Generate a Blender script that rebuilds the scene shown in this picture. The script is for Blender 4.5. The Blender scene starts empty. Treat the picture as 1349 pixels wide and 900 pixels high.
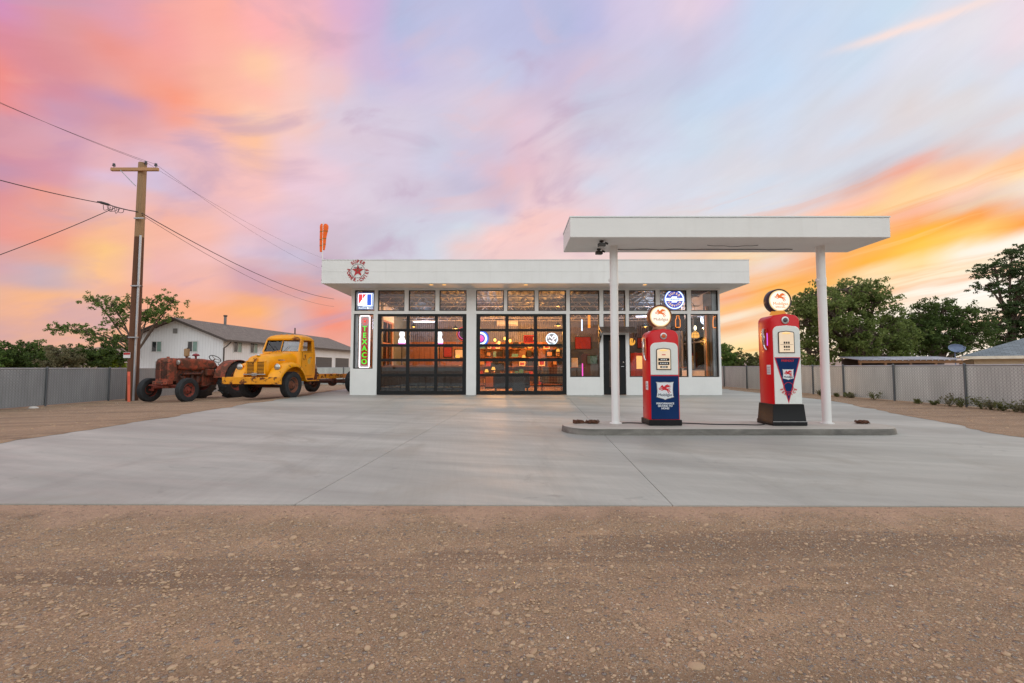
import bpy, math, random
import numpy as np
from mathutils import Vector, Matrix, noise as mnoise

random.seed(7)
RNG = np.random.default_rng(11)
PI = math.pi
R = math.radians
C = bpy.context.scene.collection
PITCH = math.atan(35 / 600)
CP, SP = math.cos(PITCH), math.sin(PITCH)


def at(px, py, Y):
    """world point at depth Y that the survey of the photograph (1349 wide) puts at px, py"""
    a, b = (px - 674.5) / 600, (450 - py) / 600
    dy, dz = CP - b * SP, SP + b * CP
    t = Y / dy
    return Vector((a * t, Y, 1 + dz * t))


def onground(px, py, z=0.0):
    a, b = (px - 674.5) / 600, (450 - py) / 600
    dy, dz = CP - b * SP, SP + b * CP
    t = (z - 1) / dz
    return Vector((a * t, dy * t, z))


def lin(c):
    if isinstance(c, str):
        c = [int(c[i:i + 2], 16) for i in (0, 2, 4)]
    return tuple((v / 255 / 12.92 if v / 255 <= .04045 else ((v / 255 + .055) / 1.055) ** 2.4) for v in c)


# ------------------------------------------------------------------ materials
def nt(mat):
    mat.use_nodes = True
    t = mat.node_tree
    t.nodes.clear()
    return t


class NB:
    """small node-building helper"""
    def __init__(s, t):
        s.t = t

    def n(s, kind, **kw):
        nd = s.t.nodes.new(kind)
        for k, v in kw.items():
            setattr(nd, k, v)
        return nd

    def link(s, a, b):
        s.t.links.new(a, b)

    def val(s, sock, v):
        if hasattr(v, 'is_linked') or isinstance(v, bpy.types.NodeSocket):
            s.t.links.new(v, sock)
        else:
            sock.default_value = v

    def math(s, op, a, b=0.0, c=None, clamp=False):
        nd = s.n('ShaderNodeMath', operation=op, use_clamp=clamp)
        s.val(nd.inputs[0], a)
        s.val(nd.inputs[1], b)
        if c is not None:
            s.val(nd.inputs[2], c)
        return nd.outputs[0]

    def mix(s, f, a, b, blend='MIX'):
        nd = s.n('ShaderNodeMix', data_type='RGBA', blend_type=blend)
        s.val(nd.inputs['Factor'], f)
        for i, v in ((6, a), (7, b)):
            if isinstance(v, (tuple, list)) and len(v) == 3:
                v = (*v, 1)
            s.val(nd.inputs[i], v)
        return nd.outputs[2]

    def rng(s, v, a, b, c=0.0, d=1.0, smooth=False):
        nd = s.n('ShaderNodeMapRange', interpolation_type='SMOOTHSTEP' if smooth else 'LINEAR')
        s.val(nd.inputs[0], v)
        for i, x in enumerate((a, b, c, d)):
            nd.inputs[i + 1].default_value = x
        return nd.outputs[0]

    def noise(s, vec, scale, detail=4, rough=.55, dist=0.0):
        nd = s.n('ShaderNodeTexNoise')
        s.link(vec, nd.inputs['Vector'])
        nd.inputs['Scale'].default_value = scale
        nd.inputs['Detail'].default_value = detail
        nd.inputs['Roughness'].default_value = rough
        nd.inputs['Distortion'].default_value = dist
        return nd.outputs['Fac']

    def mapping(s, vec, scale=(1, 1, 1), rot=(0, 0, 0), loc=(0, 0, 0)):
        nd = s.n('ShaderNodeMapping')
        s.link(vec, nd.inputs[0])
        nd.inputs[1].default_value = loc
        nd.inputs[2].default_value = rot
        nd.inputs[3].default_value = scale
        return nd.outputs[0]

    def obj(s):
        return s.n('ShaderNodeTexCoord').outputs['Object']


MATS = {}


def mk(name, col, rough=.6, metal=0.0, var=.12, vscale=3.0, bump=0.0, bscale=40.0, spec=.5, coat=0.0,
       rust=None, rusta=.45, rscale=6.0, streak=None, emit=None, estr=0.0, rvar=.1):
    """principled paint / metal / wood with uneven tone, optional rust patches and bump"""
    if name in MATS:
        return MATS[name]
    m = bpy.data.materials.new(name)
    b = NB(nt(m))
    out = b.n('ShaderNodeOutputMaterial')
    p = b.n('ShaderNodeBsdfPrincipled')
    b.link(p.outputs[0], out.inputs[0])
    o = b.obj()
    v = b.mapping(o, streak) if streak else o
    n1 = b.noise(v, vscale, 5, .6)
    f = b.rng(n1, .3, .7)
    lo = tuple(c * (1 - var) for c in col)
    hi = tuple(min(1, c * (1 + var)) for c in col)
    c = b.mix(f, lo, hi)
    r = b.rng(n1, .3, .7, max(.02, rough - rvar), min(1, rough + rvar))
    if rust is not None:
        n2 = b.noise(o, rscale, 8, .65, .4)
        fr = b.rng(n2, rusta, rusta + .07, 0, 1, True)
        n3 = b.noise(o, rscale * 5, 4, .6)
        rc = b.mix(n3, tuple(x * .55 for x in rust), tuple(x * 1.5 for x in rust))
        c = b.mix(fr, c, rc)
        r = b.math('MAXIMUM', r, b.math('MULTIPLY', fr, .85))
    b.link(c, p.inputs['Base Color'])
    b.link(r, p.inputs['Roughness'])
    p.inputs['Metallic'].default_value = metal
    p.inputs['Specular IOR Level'].default_value = spec
    p.inputs['Coat Weight'].default_value = coat
    p.inputs['Coat Roughness'].default_value = .08
    if emit is not None:
        p.inputs['Emission Color'].default_value = (*emit, 1)
        p.inputs['Emission Strength'].default_value = estr
    if bump:
        bn = b.n('ShaderNodeBump')
        bn.inputs['Strength'].default_value = bump
        bn.inputs['Distance'].default_value = .02
        b.link(b.noise(v, bscale, 4, .6), bn.inputs['Height'])
        b.link(bn.outputs[0], p.inputs['Normal'])
    MATS[name] = m
    return m


def glow(name, col, strength):
    if name in MATS:
        return MATS[name]
    m = bpy.data.materials.new(name)
    b = NB(nt(m))
    out = b.n('ShaderNodeOutputMaterial')
    e = b.n('ShaderNodeEmission')
    e.inputs[0].default_value = (*col, 1)
    e.inputs[1].default_value = strength
    b.link(e.outputs[0], out.inputs[0])
    MATS[name] = m
    return m


def glassmat(name, tint=(.9, .93, .93), refl=1.0, ior=1.5):
    if name in MATS:
        return MATS[name]
    m = bpy.data.materials.new(name)
    b = NB(nt(m))
    out = b.n('ShaderNodeOutputMaterial')
    tr = b.n('ShaderNodeBsdfTransparent')
    tr.inputs[0].default_value = (*tint, 1)
    gl = b.n('ShaderNodeBsdfGlossy')
    gl.inputs['Roughness'].default_value = .015
    fr = b.n('ShaderNodeFresnel')
    fr.inputs[0].default_value = ior
    mx = b.n('ShaderNodeMixShader')
    b.link(b.math('MULTIPLY', fr.outputs[0], refl, clamp=True), mx.inputs[0])
    b.link(tr.outputs[0], mx.inputs[1])
    b.link(gl.outputs[0], mx.inputs[2])
    b.link(mx.outputs[0], out.inputs[0])
    MATS[name] = m
    return m


# ------------------------------------------------------------------ mesh building
RX90 = Matrix.Rotation(PI / 2, 4, 'X')


def frame_of(d):
    d = Vector(d).normalized()
    u = Vector((0, 0, 1)) if abs(d.z) < .9 else Vector((1, 0, 0))
    a = d.cross(u).normalized()
    return a, d.cross(a).normalized()


class MB:
    def __init__(s, M=None):
        s.v, s.f, s.mi, s.ms, s.M = [], [], [], [], M

    def add(s, vs, fs, m, M=None):
        if m not in s.ms:
            s.ms.append(m)
        i, k = s.ms.index(m), len(s.v)
        vs = [Vector(v) for v in vs]
        if M is not None:
            vs = [M @ v for v in vs]
        if s.M is not None:
            vs = [s.M @ v for v in vs]
        s.v += vs
        for f in fs:
            s.f.append([k + j for j in f])
            s.mi.append(i)
        return s

    def box(s, x0, x1, y0, y1, z0, z1, m, M=None):
        vs = [(x, y, z) for x in (x0, x1) for y in (y0, y1) for z in (z0, z1)]
        fs = [(0, 1, 3, 2), (4, 6, 7, 5), (0, 4, 5, 1), (2, 3, 7, 6), (0, 2, 6, 4), (1, 5, 7, 3)]
        return s.add(vs, fs, m, M)

    def loft(s, rings, m, cap=True, closed=False, M=None):
        n = len(rings[0])
        vs = [p for r in rings for p in r]
        fs = []
        k = len(rings)
        for i in range(k if closed else k - 1):
            j = (i + 1) % k
            for q in range(n):
                w = (q + 1) % n
                fs.append((i * n + q, i * n + w, j * n + w, j * n + q))
        if cap and not closed:
            fs.append(tuple(range(n))[::-1])
            fs.append(tuple((k - 1) * n + q for q in range(n)))
        return s.add(vs, fs, m, M)

    def cyl(s, p0, p1, r0, m, r1=None, n=16, cap=True, M=None):
        p0, p1 = Vector(p0), Vector(p1)
        r1 = r0 if r1 is None else r1
        a, b = frame_of(p1 - p0)
        ring = lambda p, r: [p + (a * math.cos(t) + b * math.sin(t)) * r for t in [2 * PI * q / n for q in range(n)]]
        return s.loft([ring(p0, r0), ring(p1, r1)], m, cap, M=M)

    def tube(s, pts, r, m, n=8, closed=False, M=None, cap=True):
        pts = [Vector(p) for p in pts]
        rs = r if isinstance(r, (list, tuple)) else [r] * len(pts)
        rings = []
        a = None
        for i, p in enumerate(pts):
            q0 = pts[i - 1] if (i or closed) else pts[i]
            q1 = pts[(i + 1) % len(pts)] if (i < len(pts) - 1 or closed) else pts[i]
            d = (q1 - q0).normalized()
            if a is None:
                a, b = frame_of(d)
            else:
                a = (a - d * a.dot(d)).normalized()
                b = d.cross(a)
            rings.append([p + (a * math.cos(t) + b * math.sin(t)) * rs[i] for t in [2 * PI * k / n for k in range(n)]])
        return s.loft(rings, m, cap, closed, M=M)

    def lathe(s, prof, m, n=32, M=None, cap=True):
        """profile of (radius, height) turned about local z"""
        rings = [[(r * math.cos(2 * PI * q / n), r * math.sin(2 * PI * q / n), h) for q in range(n)] for r, h in prof]
        return s.loft(rings, m, cap, M=M)

    def ell(s, c, r, m, nu=20, nv=12, M=None):
        c = Vector(c)
        rings = []
        for j in range(1, nv):
            t = PI * j / nv
            rings.append([c + Vector((r[0] * math.sin(t) * math.cos(2 * PI * q / nu), r[1] * math.sin(t) * math.sin(2 * PI * q / nu), -r[2] * math.cos(t))) for q in range(nu)])
        return s.loft(rings, m, True, M=M)

    def prism(s, poly, y0, y1, m, M=None):
        """polygon given as (x, z), extruded along y"""
        n = len(poly)
        vs = [(x, y0, z) for x, z in poly] + [(x, y1, z) for x, z in poly]
        fs = [tuple(range(n)), tuple(range(2 * n - 1, n - 1, -1))]
        fs += [(i, n + i, n + (i + 1) % n, (i + 1) % n) for i in range(n)]
        return s.add(vs, fs, m, M)

    def ring(s, R0, r, m, n=36, k=8, M=None):
        pts = [(R0 * math.cos(2 * PI * i / n), 0, R0 * math.sin(2 * PI * i / n)) for i in range(n)]
        return s.tube(pts, r, m, k, True, M=M)

    def text(s, body, size, m, x=0, y=0, z=0, depth=.004, bold=.0, wide=1.0, M=None, rot=0):
        """lettering that stands on a face looking towards -y, centred on x, z"""
        cu = bpy.data.curves.new('lettering', 'FONT')
        cu.body = body
        cu.size = size
        cu.align_x, cu.align_y = 'CENTER', 'CENTER'
        cu.offset = bold * size
        cu.extrude = depth / 2
        cu.resolution_u = 3
        ob = bpy.data.objects.new('lettering', cu)
        C.objects.link(ob)
        dg = bpy.context.evaluated_depsgraph_get()
        me = bpy.data.meshes.new_from_object(ob.evaluated_get(dg))
        T = Matrix.Translation((x, y, z)) @ Matrix.Rotation(rot, 4, 'Y') @ RX90 @ Matrix.Diagonal((wide, 1, 1, 1))
        if M is not None:
            T = M @ T
        s.add([v.co for v in me.vertices], [tuple(p.vertices) for p in me.polygons], m, T)
        bpy.data.objects.remove(ob)
        bpy.data.curves.remove(cu)
        bpy.data.meshes.remove(me)
        return s

    def arc_text(s, body, size, rad, mid, m, x=0, y=0, z=0, depth=.004, bold=.0, step=None, inward=False, wide=1.0):
        """letters set on a circle round x, z; mid is the clock angle of the middle of the word; inward = heads to the centre"""
        k = len(body)
        st = step or size * .78 / rad
        for i, ch in enumerate(body):
            if ch == ' ':
                continue
            o = (i - (k - 1) / 2) * st
            a = mid - o if inward else mid + o
            s.text(ch, size, m, x + rad * math.sin(a), y, z + rad * math.cos(a), depth, bold, wide, rot=a + PI if inward else a)
        return s

    def build(s, name, parent=None, bevel=0.0, loc=None, rot=None, sharp=38, seg=2):
        me = bpy.data.meshes.new(name)
        me.from_pydata([tuple(v) for v in s.v], [], s.f)
        for m in s.ms:
            me.materials.append(m)
        me.polygons.foreach_set('material_index', s.mi)
        me.polygons.foreach_set('use_smooth', [True] * len(s.f))
        me.update()
        me.set_sharp_from_angle(angle=R(sharp))
        o = bpy.data.objects.new(name, me)
        C.objects.link(o)
        if parent is not None:
            o.parent = parent
        if loc is not None:
            o.location = loc
        if rot is not None:
            o.rotation_euler = rot
        if bevel:
            b = o.modifiers.new('bevel', 'BEVEL')
            b.width, b.segments, b.limit_method, b.angle_limit = bevel, seg, 'ANGLE', R(40)
            b.harden_normals = True
        return o


def tag(o, label=None, cat=None, group=None, kind=None):
    for k, v in (('label', label), ('category', cat), ('group', group), ('kind', kind)):
        if v:
            o[k] = v
    return o


def thing(name, label, cat, loc=(0, 0, 0), rz=0.0, group=None):
    o = bpy.data.objects.new(name, None)
    o.empty_display_size = .2
    C.objects.link(o)
    o.location = loc
    o.rotation_euler = (0, 0, rz)
    return tag(o, label, cat, group)


def struct(o):
    return tag(o, kind='structure')


def dup(root, loc, rz, label=None, group=None):
    def cp(o, parent):
        c = o.copy()
        C.objects.link(c)
        if parent is not None:
            c.parent = parent
        for ch in list(o.children):
            cp(ch, c)
        return c
    r = cp(root, None)
    r.location = loc
    r.rotation_euler = (0, 0, rz)
    if label:
        r['label'] = label
    if group:
        r['group'] = group
    return r


def mesh_np(name, V, F, mats, smooth=False, parent=None):
    """fast mesh from arrays; F is (n, 3) or (n, 4)"""
    me = bpy.data.meshes.new(name)
    k = F.shape[1]
    me.vertices.add(len(V))
    me.vertices.foreach_set('co', np.asarray(V, np.float32).ravel())
    me.loops.add(F.size)
    me.loops.foreach_set('vertex_index', F.astype(np.int32).ravel())
    me.polygons.add(len(F))
    me.polygons.foreach_set('loop_start', np.arange(0, F.size, k, dtype=np.int32))
    me.polygons.foreach_set('use_smooth', np.full(len(F), smooth))
    for m in mats:
        me.materials.append(m)
    me.update(calc_edges=True)
    o = bpy.data.objects.new(name, me)
    C.objects.link(o)
    if parent is not None:
        o.parent = parent
    return o


# ------------------------------------------------------------------ camera and sky
cam = bpy.data.cameras.new('camera')
cam.sensor_width, cam.lens = 36, 36 * 600 / 1349
cam.clip_start, cam.clip_end = .05, 3000
co = bpy.data.objects.new('camera', cam)
co.location = (0, 0, 1)
co.rotation_euler = (PI / 2 + PITCH, 0, 0)
C.objects.link(co)
sc = bpy.context.scene
sc.camera = co
sc.view_settings.view_transform = 'Standard'
sc.view_settings.look = 'None'
sc.view_settings.exposure = 0
sc.view_settings.gamma = 1
sc.view_settings.use_curve_mapping = False
sc.cycles.use_denoising = True
sc.cycles.max_bounces = 8
sc.cycles.transparent_max_bounces = 24
sc.cycles.caustics_reflective = False
sc.cycles.caustics_refractive = False
sc.cycles.sample_clamp_indirect = 6

# colour of the evening clouds by direction: one row per elevation, one colour per 4 degrees of azimuth
SKY_EL = [1.25 * i for i in range(17)] + [22, 24, 26, 28.5, 31, 34, 37.5, 43]
SKY = [
    [(235, 180, 160), (235, 180, 160), (235, 180, 157), (240, 184, 159), (243, 182, 157), (248, 180, 152), (248, 180, 151), (237, 178, 161), (234, 177, 166), (233, 180, 171), (235, 188, 177), (243, 192, 172), (246, 193, 170), (245, 200, 180), (248, 205, 183), (248, 207, 186), (251, 212, 189), (251, 213, 187), (250, 213, 181), (251, 216, 175), (254, 223, 171), (254, 226, 181), (254, 233, 205), (255, 243, 231), (255, 248, 242), (254, 242, 228), (254, 241, 226), (254, 242, 227)],
    [(234, 178, 159), (234, 179, 160), (236, 180, 155), (241, 185, 158), (244, 181, 154), (248, 180, 152), (248, 178, 148), (236, 177, 161), (234, 174, 162), (234, 178, 167), (235, 188, 176), (245, 191, 168), (248, 191, 164), (246, 200, 179), (251, 205, 181), (249, 207, 185), (253, 214, 189), (253, 214, 189), (251, 214, 182), (252, 216, 176), (255, 225, 169), (255, 226, 170), (255, 243, 228), (255, 242, 228), (255, 248, 240), (254, 243, 229), (254, 243, 227), (254, 246, 233)],
    [(222, 171, 161), (225, 172, 159), (239, 184, 151), (243, 186, 157), (245, 180, 151), (246, 180, 153), (249, 175, 141), (233, 177, 163), (235, 169, 157), (235, 174, 163), (235, 187, 176), (247, 191, 165), (250, 190, 161), (247, 200, 178), (252, 205, 180), (250, 207, 184), (254, 215, 190), (254, 215, 189), (252, 216, 185), (251, 216, 177), (252, 228, 193), (254, 228, 190), (254, 240, 221), (255, 241, 224), (254, 242, 224), (255, 253, 248), (255, 247, 235), (254, 234, 207)],
    [(221, 173, 162), (218, 171, 164), (241, 183, 151), (246, 190, 156), (245, 180, 150), (247, 181, 151), (250, 175, 140), (227, 178, 171), (239, 163, 147), (236, 170, 158), (234, 187, 177), (246, 191, 166), (250, 190, 161), (246, 200, 179), (252, 205, 180), (250, 207, 185), (254, 215, 190), (254, 216, 190), (254, 218, 188), (251, 210, 172), (250, 188, 140), (253, 208, 165), (253, 219, 178), (254, 233, 204), (255, 250, 237), (255, 247, 234), (254, 234, 208), (255, 250, 240)],
    [(236, 183, 161), (233, 180, 161), (248, 187, 148), (251, 193, 153), (246, 182, 155), (250, 180, 144), (248, 180, 143), (218, 180, 182), (244, 154, 135), (237, 167, 154), (232, 188, 180), (243, 193, 173), (248, 192, 166), (244, 201, 183), (251, 205, 182), (248, 208, 188), (252, 214, 191), (254, 218, 190), (254, 219, 189), (251, 210, 171), (251, 232, 211), (254, 221, 180), (254, 226, 188), (254, 227, 186), (254, 233, 200), (254, 238, 212), (255, 248, 235), (255, 224, 159)],
    [(229, 180, 166), (235, 183, 162), (247, 188, 150), (252, 194, 153), (249, 181, 156), (251, 180, 142), (254, 185, 131), (220, 180, 180), (245, 156, 135), (235, 168, 156), (230, 189, 184), (237, 197, 185), (241, 197, 181), (241, 202, 189), (247, 206, 187), (246, 210, 194), (249, 214, 194), (252, 218, 192), (253, 218, 189), (251, 207, 166), (255, 196, 134), (254, 190, 116), (255, 191, 105), (255, 227, 180), (255, 224, 165), (255, 246, 234), (255, 246, 232), (254, 172, 132)],
    [(220, 168, 171), (221, 174, 171), (203, 178, 185), (242, 189, 163), (247, 181, 160), (245, 186, 168), (247, 181, 142), (233, 179, 167), (240, 166, 149), (231, 173, 165), (227, 192, 190), (233, 201, 195), (235, 203, 196), (237, 204, 195), (242, 207, 196), (244, 213, 202), (246, 214, 200), (250, 218, 199), (250, 218, 197), (251, 204, 164), (250, 190, 160), (254, 192, 113), (254, 184, 115), (255, 187, 93), (255, 205, 102), (255, 208, 125), (255, 165, 95), (222, 219, 220)],
    [(221, 166, 169), (220, 166, 170), (203, 178, 186), (253, 198, 152), (237, 185, 181), (244, 188, 176), (216, 169, 174), (223, 167, 163), (223, 172, 169), (224, 179, 178), (223, 195, 197), (232, 203, 201), (235, 205, 200), (235, 205, 200), (239, 209, 202), (243, 216, 210), (244, 216, 206), (249, 221, 207), (250, 222, 209), (250, 204, 166), (250, 198, 155), (248, 198, 158), (252, 182, 131), (254, 184, 107), (255, 193, 84), (253, 169, 99), (233, 204, 189), (255, 229, 190)],
    [(232, 159, 154), (224, 165, 165), (226, 175, 166), (251, 199, 151), (236, 185, 183), (242, 190, 181), (207, 168, 181), (219, 170, 171), (199, 170, 183), (217, 185, 190), (220, 199, 204), (230, 205, 204), (235, 205, 200), (235, 206, 203), (239, 209, 205), (244, 219, 214), (244, 217, 210), (248, 222, 210), (249, 223, 211), (248, 206, 172), (245, 208, 180), (240, 216, 201), (251, 198, 159), (252, 188, 137), (251, 173, 114), (230, 196, 178), (240, 224, 214), (253, 210, 170)],
    [(230, 157, 155), (233, 157, 153), (240, 166, 150), (253, 203, 147), (240, 187, 177), (245, 195, 190), (221, 185, 193), (206, 184, 198), (190, 169, 187), (212, 192, 201), (216, 203, 211), (225, 207, 210), (233, 206, 203), (235, 206, 205), (239, 209, 207), (245, 219, 214), (243, 217, 211), (246, 219, 208), (247, 219, 205), (246, 208, 177), (248, 219, 183), (246, 222, 192), (249, 204, 168), (252, 197, 153), (250, 188, 161), (250, 210, 190), (254, 225, 183), (226, 200, 199)],
    [(224, 152, 157), (229, 156, 156), (239, 167, 152), (249, 192, 156), (244, 189, 172), (244, 193, 187), (225, 200, 214), (205, 194, 214), (197, 176, 192), (209, 199, 212), (212, 206, 217), (217, 211, 220), (230, 208, 210), (238, 207, 205), (239, 208, 207), (243, 216, 212), (241, 215, 210), (242, 215, 206), (243, 215, 199), (244, 210, 183), (247, 219, 187), (248, 215, 184), (251, 202, 163), (253, 207, 155), (254, 216, 167), (253, 219, 179), (255, 200, 160), (217, 219, 228)],
    [(205, 152, 169), (223, 152, 157), (236, 167, 156), (245, 190, 164), (246, 187, 168), (247, 192, 180), (228, 197, 208), (211, 192, 208), (205, 185, 199), (208, 203, 217), (210, 207, 220), (212, 214, 226), (232, 210, 211), (242, 207, 204), (241, 208, 206), (240, 211, 209), (239, 211, 209), (237, 212, 206), (238, 213, 200), (239, 212, 193), (240, 219, 205), (244, 219, 200), (252, 204, 184), (253, 200, 177), (255, 210, 160), (248, 195, 166), (222, 208, 212), (222, 218, 222)],
    [(199, 150, 173), (205, 152, 170), (237, 165, 153), (235, 194, 193), (246, 186, 169), (246, 192, 180), (235, 194, 200), (220, 197, 215), (208, 190, 204), (205, 196, 212), (210, 207, 221), (211, 214, 226), (236, 209, 208), (246, 208, 204), (243, 207, 206), (240, 209, 209), (237, 209, 209), (233, 211, 210), (233, 212, 205), (235, 215, 204), (235, 222, 222), (230, 214, 212), (225, 210, 212), (224, 189, 182), (240, 180, 165), (220, 202, 202), (218, 220, 228), (221, 224, 236)],
    [(205, 146, 165), (198, 150, 173), (217, 157, 169), (233, 193, 197), (234, 189, 189), (241, 192, 188), (235, 195, 203), (221, 199, 216), (211, 192, 207), (205, 195, 211), (208, 208, 222), (211, 211, 224), (221, 213, 220), (251, 210, 205), (246, 207, 203), (241, 209, 209), (237, 208, 210), (230, 212, 216), (229, 213, 212), (230, 216, 212), (224, 220, 226), (219, 221, 231), (217, 214, 221), (207, 199, 207), (211, 211, 221), (218, 215, 220), (223, 218, 222), (220, 226, 239)],
    [(199, 146, 169), (205, 145, 165), (214, 157, 172), (226, 194, 213), (214, 194, 215), (239, 192, 194), (239, 196, 199), (227, 198, 210), (221, 201, 216), (210, 196, 211), (209, 207, 222), (209, 209, 224), (211, 217, 228), (241, 209, 209), (249, 205, 199), (244, 206, 204), (237, 208, 210), (226, 215, 223), (225, 215, 220), (224, 218, 222), (216, 222, 234), (218, 219, 228), (215, 220, 231), (214, 218, 229), (216, 218, 227), (222, 219, 222), (221, 225, 237), (230, 222, 230)],
    [(215, 149, 161), (202, 147, 168), (209, 157, 176), (231, 184, 191), (212, 194, 218), (244, 194, 192), (247, 199, 195), (232, 201, 211), (225, 205, 220), (220, 205, 219), (212, 204, 219), (210, 203, 219), (210, 209, 224), (217, 209, 222), (247, 205, 200), (244, 205, 204), (235, 208, 213), (225, 217, 229), (222, 217, 225), (219, 221, 232), (218, 221, 231), (215, 222, 235), (218, 217, 226), (218, 216, 224), (221, 214, 217), (223, 218, 221), (220, 226, 239), (238, 222, 230)],
    [(238, 150, 146), (203, 147, 167), (204, 160, 184), (233, 183, 189), (224, 190, 204), (242, 194, 193), (250, 200, 195), (235, 204, 217), (226, 204, 218), (222, 208, 222), (213, 201, 218), (210, 198, 215), (210, 205, 222), (203, 193, 214), (238, 205, 210), (235, 207, 212), (228, 210, 219), (225, 218, 230), (219, 217, 229), (218, 221, 233), (219, 219, 227), (218, 219, 228), (219, 217, 225), (215, 221, 234), (223, 214, 215), (219, 223, 233), (229, 222, 230), (235, 220, 230)],
    [(243, 150, 142), (238, 150, 147), (206, 157, 178), (219, 161, 167), (234, 179, 181), (235, 191, 198), (255, 201, 177), (238, 203, 210), (233, 205, 217), (219, 205, 220), (214, 201, 218), (211, 201, 218), (199, 192, 213), (204, 189, 209), (233, 200, 206), (228, 207, 217), (214, 214, 229), (220, 214, 227), (215, 218, 231), (216, 217, 229), (217, 217, 226), (214, 219, 233), (215, 217, 227), (218, 217, 225), (220, 219, 226), (223, 223, 233), (238, 222, 230), (235, 220, 230)],
    [(220, 146, 161), (242, 150, 143), (214, 148, 162), (202, 156, 179), (244, 168, 154), (250, 190, 175), (255, 200, 167), (240, 205, 210), (223, 205, 220), (217, 204, 220), (216, 204, 221), (208, 205, 225), (205, 199, 221), (220, 193, 207), (229, 194, 204), (229, 206, 215), (222, 211, 223), (215, 214, 228), (212, 220, 236), (209, 220, 235), (213, 218, 230), (211, 220, 236), (213, 217, 228), (213, 222, 238), (224, 225, 236), (229, 225, 232), (235, 220, 230), (235, 220, 230)],
    [(212, 150, 189), (220, 146, 161), (221, 150, 156), (228, 161, 161), (250, 164, 142), (252, 188, 165), (254, 207, 183), (245, 204, 197), (225, 204, 215), (219, 203, 218), (216, 205, 222), (206, 205, 224), (208, 200, 220), (211, 198, 217), (224, 194, 207), (226, 205, 216), (207, 205, 224), (210, 210, 227), (210, 214, 231), (208, 220, 235), (210, 216, 231), (208, 220, 238), (209, 218, 234), (208, 221, 237), (219, 224, 237), (224, 224, 234), (235, 220, 230), (235, 220, 230)],
    [(212, 150, 190), (212, 150, 190), (222, 158, 164), (236, 158, 151), (244, 169, 159), (251, 187, 167), (255, 195, 180), (247, 204, 196), (220, 204, 218), (214, 203, 221), (215, 205, 222), (210, 203, 222), (213, 203, 220), (220, 199, 213), (225, 200, 215), (221, 204, 218), (209, 205, 221), (207, 206, 223), (206, 210, 227), (201, 215, 234), (202, 217, 238), (203, 220, 242), (207, 218, 236), (202, 218, 238), (205, 222, 238), (224, 223, 233), (235, 220, 230), (235, 220, 230)],
    [(212, 150, 190), (212, 150, 190), (222, 159, 171), (226, 165, 179), (245, 170, 166), (252, 185, 172), (255, 205, 175), (251, 201, 194), (232, 202, 209), (207, 199, 223), (211, 200, 222), (211, 202, 223), (216, 204, 221), (220, 202, 217), (214, 195, 213), (208, 193, 213), (202, 204, 224), (205, 204, 224), (202, 204, 224), (199, 204, 226), (202, 211, 233), (201, 215, 237), (202, 217, 239), (205, 218, 235), (206, 222, 238), (223, 223, 233), (235, 220, 230), (235, 220, 230)],
    [(212, 150, 190), (212, 150, 190), (223, 159, 171), (225, 165, 179), (245, 176, 170), (253, 181, 169), (254, 185, 185), (245, 190, 189), (233, 186, 202), (209, 188, 215), (197, 191, 224), (206, 199, 224), (207, 201, 224), (201, 202, 227), (199, 196, 223), (202, 191, 217), (207, 196, 218), (207, 202, 224), (206, 204, 227), (205, 200, 222), (206, 207, 230), (201, 215, 239), (204, 216, 236), (204, 218, 235), (206, 222, 238), (223, 223, 233), (235, 220, 230), (235, 220, 230)],
    [(212, 150, 190), (212, 150, 190), (224, 160, 171), (225, 165, 179), (247, 177, 170), (252, 181, 171), (246, 185, 189), (239, 185, 195), (221, 181, 209), (206, 181, 214), (185, 190, 221), (193, 194, 224), (197, 196, 225), (192, 194, 225), (192, 193, 224), (185, 190, 222), (191, 191, 225), (210, 200, 225), (215, 205, 228), (227, 209, 225), (223, 206, 228), (207, 213, 236), (204, 216, 236), (204, 218, 236), (205, 222, 238), (222, 223, 233), (234, 220, 230), (235, 220, 230)],
    [(212, 150, 190), (212, 151, 188), (225, 160, 170), (226, 165, 179), (249, 178, 169), (251, 182, 174), (246, 185, 189), (238, 185, 196), (222, 182, 208), (207, 182, 214), (191, 188, 219), (190, 193, 222), (189, 194, 224), (189, 193, 226), (191, 193, 226), (194, 193, 223), (199, 194, 224), (214, 200, 225), (215, 203, 226), (224, 208, 225), (223, 207, 228), (208, 212, 235), (204, 215, 236), (203, 217, 236), (205, 221, 238), (221, 223, 233), (233, 221, 231), (235, 220, 230)],
]

SUN_EL, SUN_AZ = 4.0, 64.0      # degrees; azimuth clockwise from +y
BACK_LO, BACK_HI, ZENITH = lin((222, 222, 218)), lin((210, 220, 222)), lin((196, 209, 208))
ZEN_GAIN = 1.4

world = bpy.data.worlds.new('World')
sc.world = world
world.use_nodes = True
wt = world.node_tree
wt.nodes.clear()
b = NB(wt)
d = b.n('ShaderNodeTexCoord').outputs['Generated']
sep = b.n('ShaderNodeSeparateXYZ')
b.link(d, sep.inputs[0])
az = b.math('MULTIPLY', b.math('ARCTAN2', sep.outputs[0], sep.outputs[1]), 180 / PI)
el = b.math('MULTIPLY', b.math('ARCSINE', sep.outputs[2]), 180 / PI)
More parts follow.
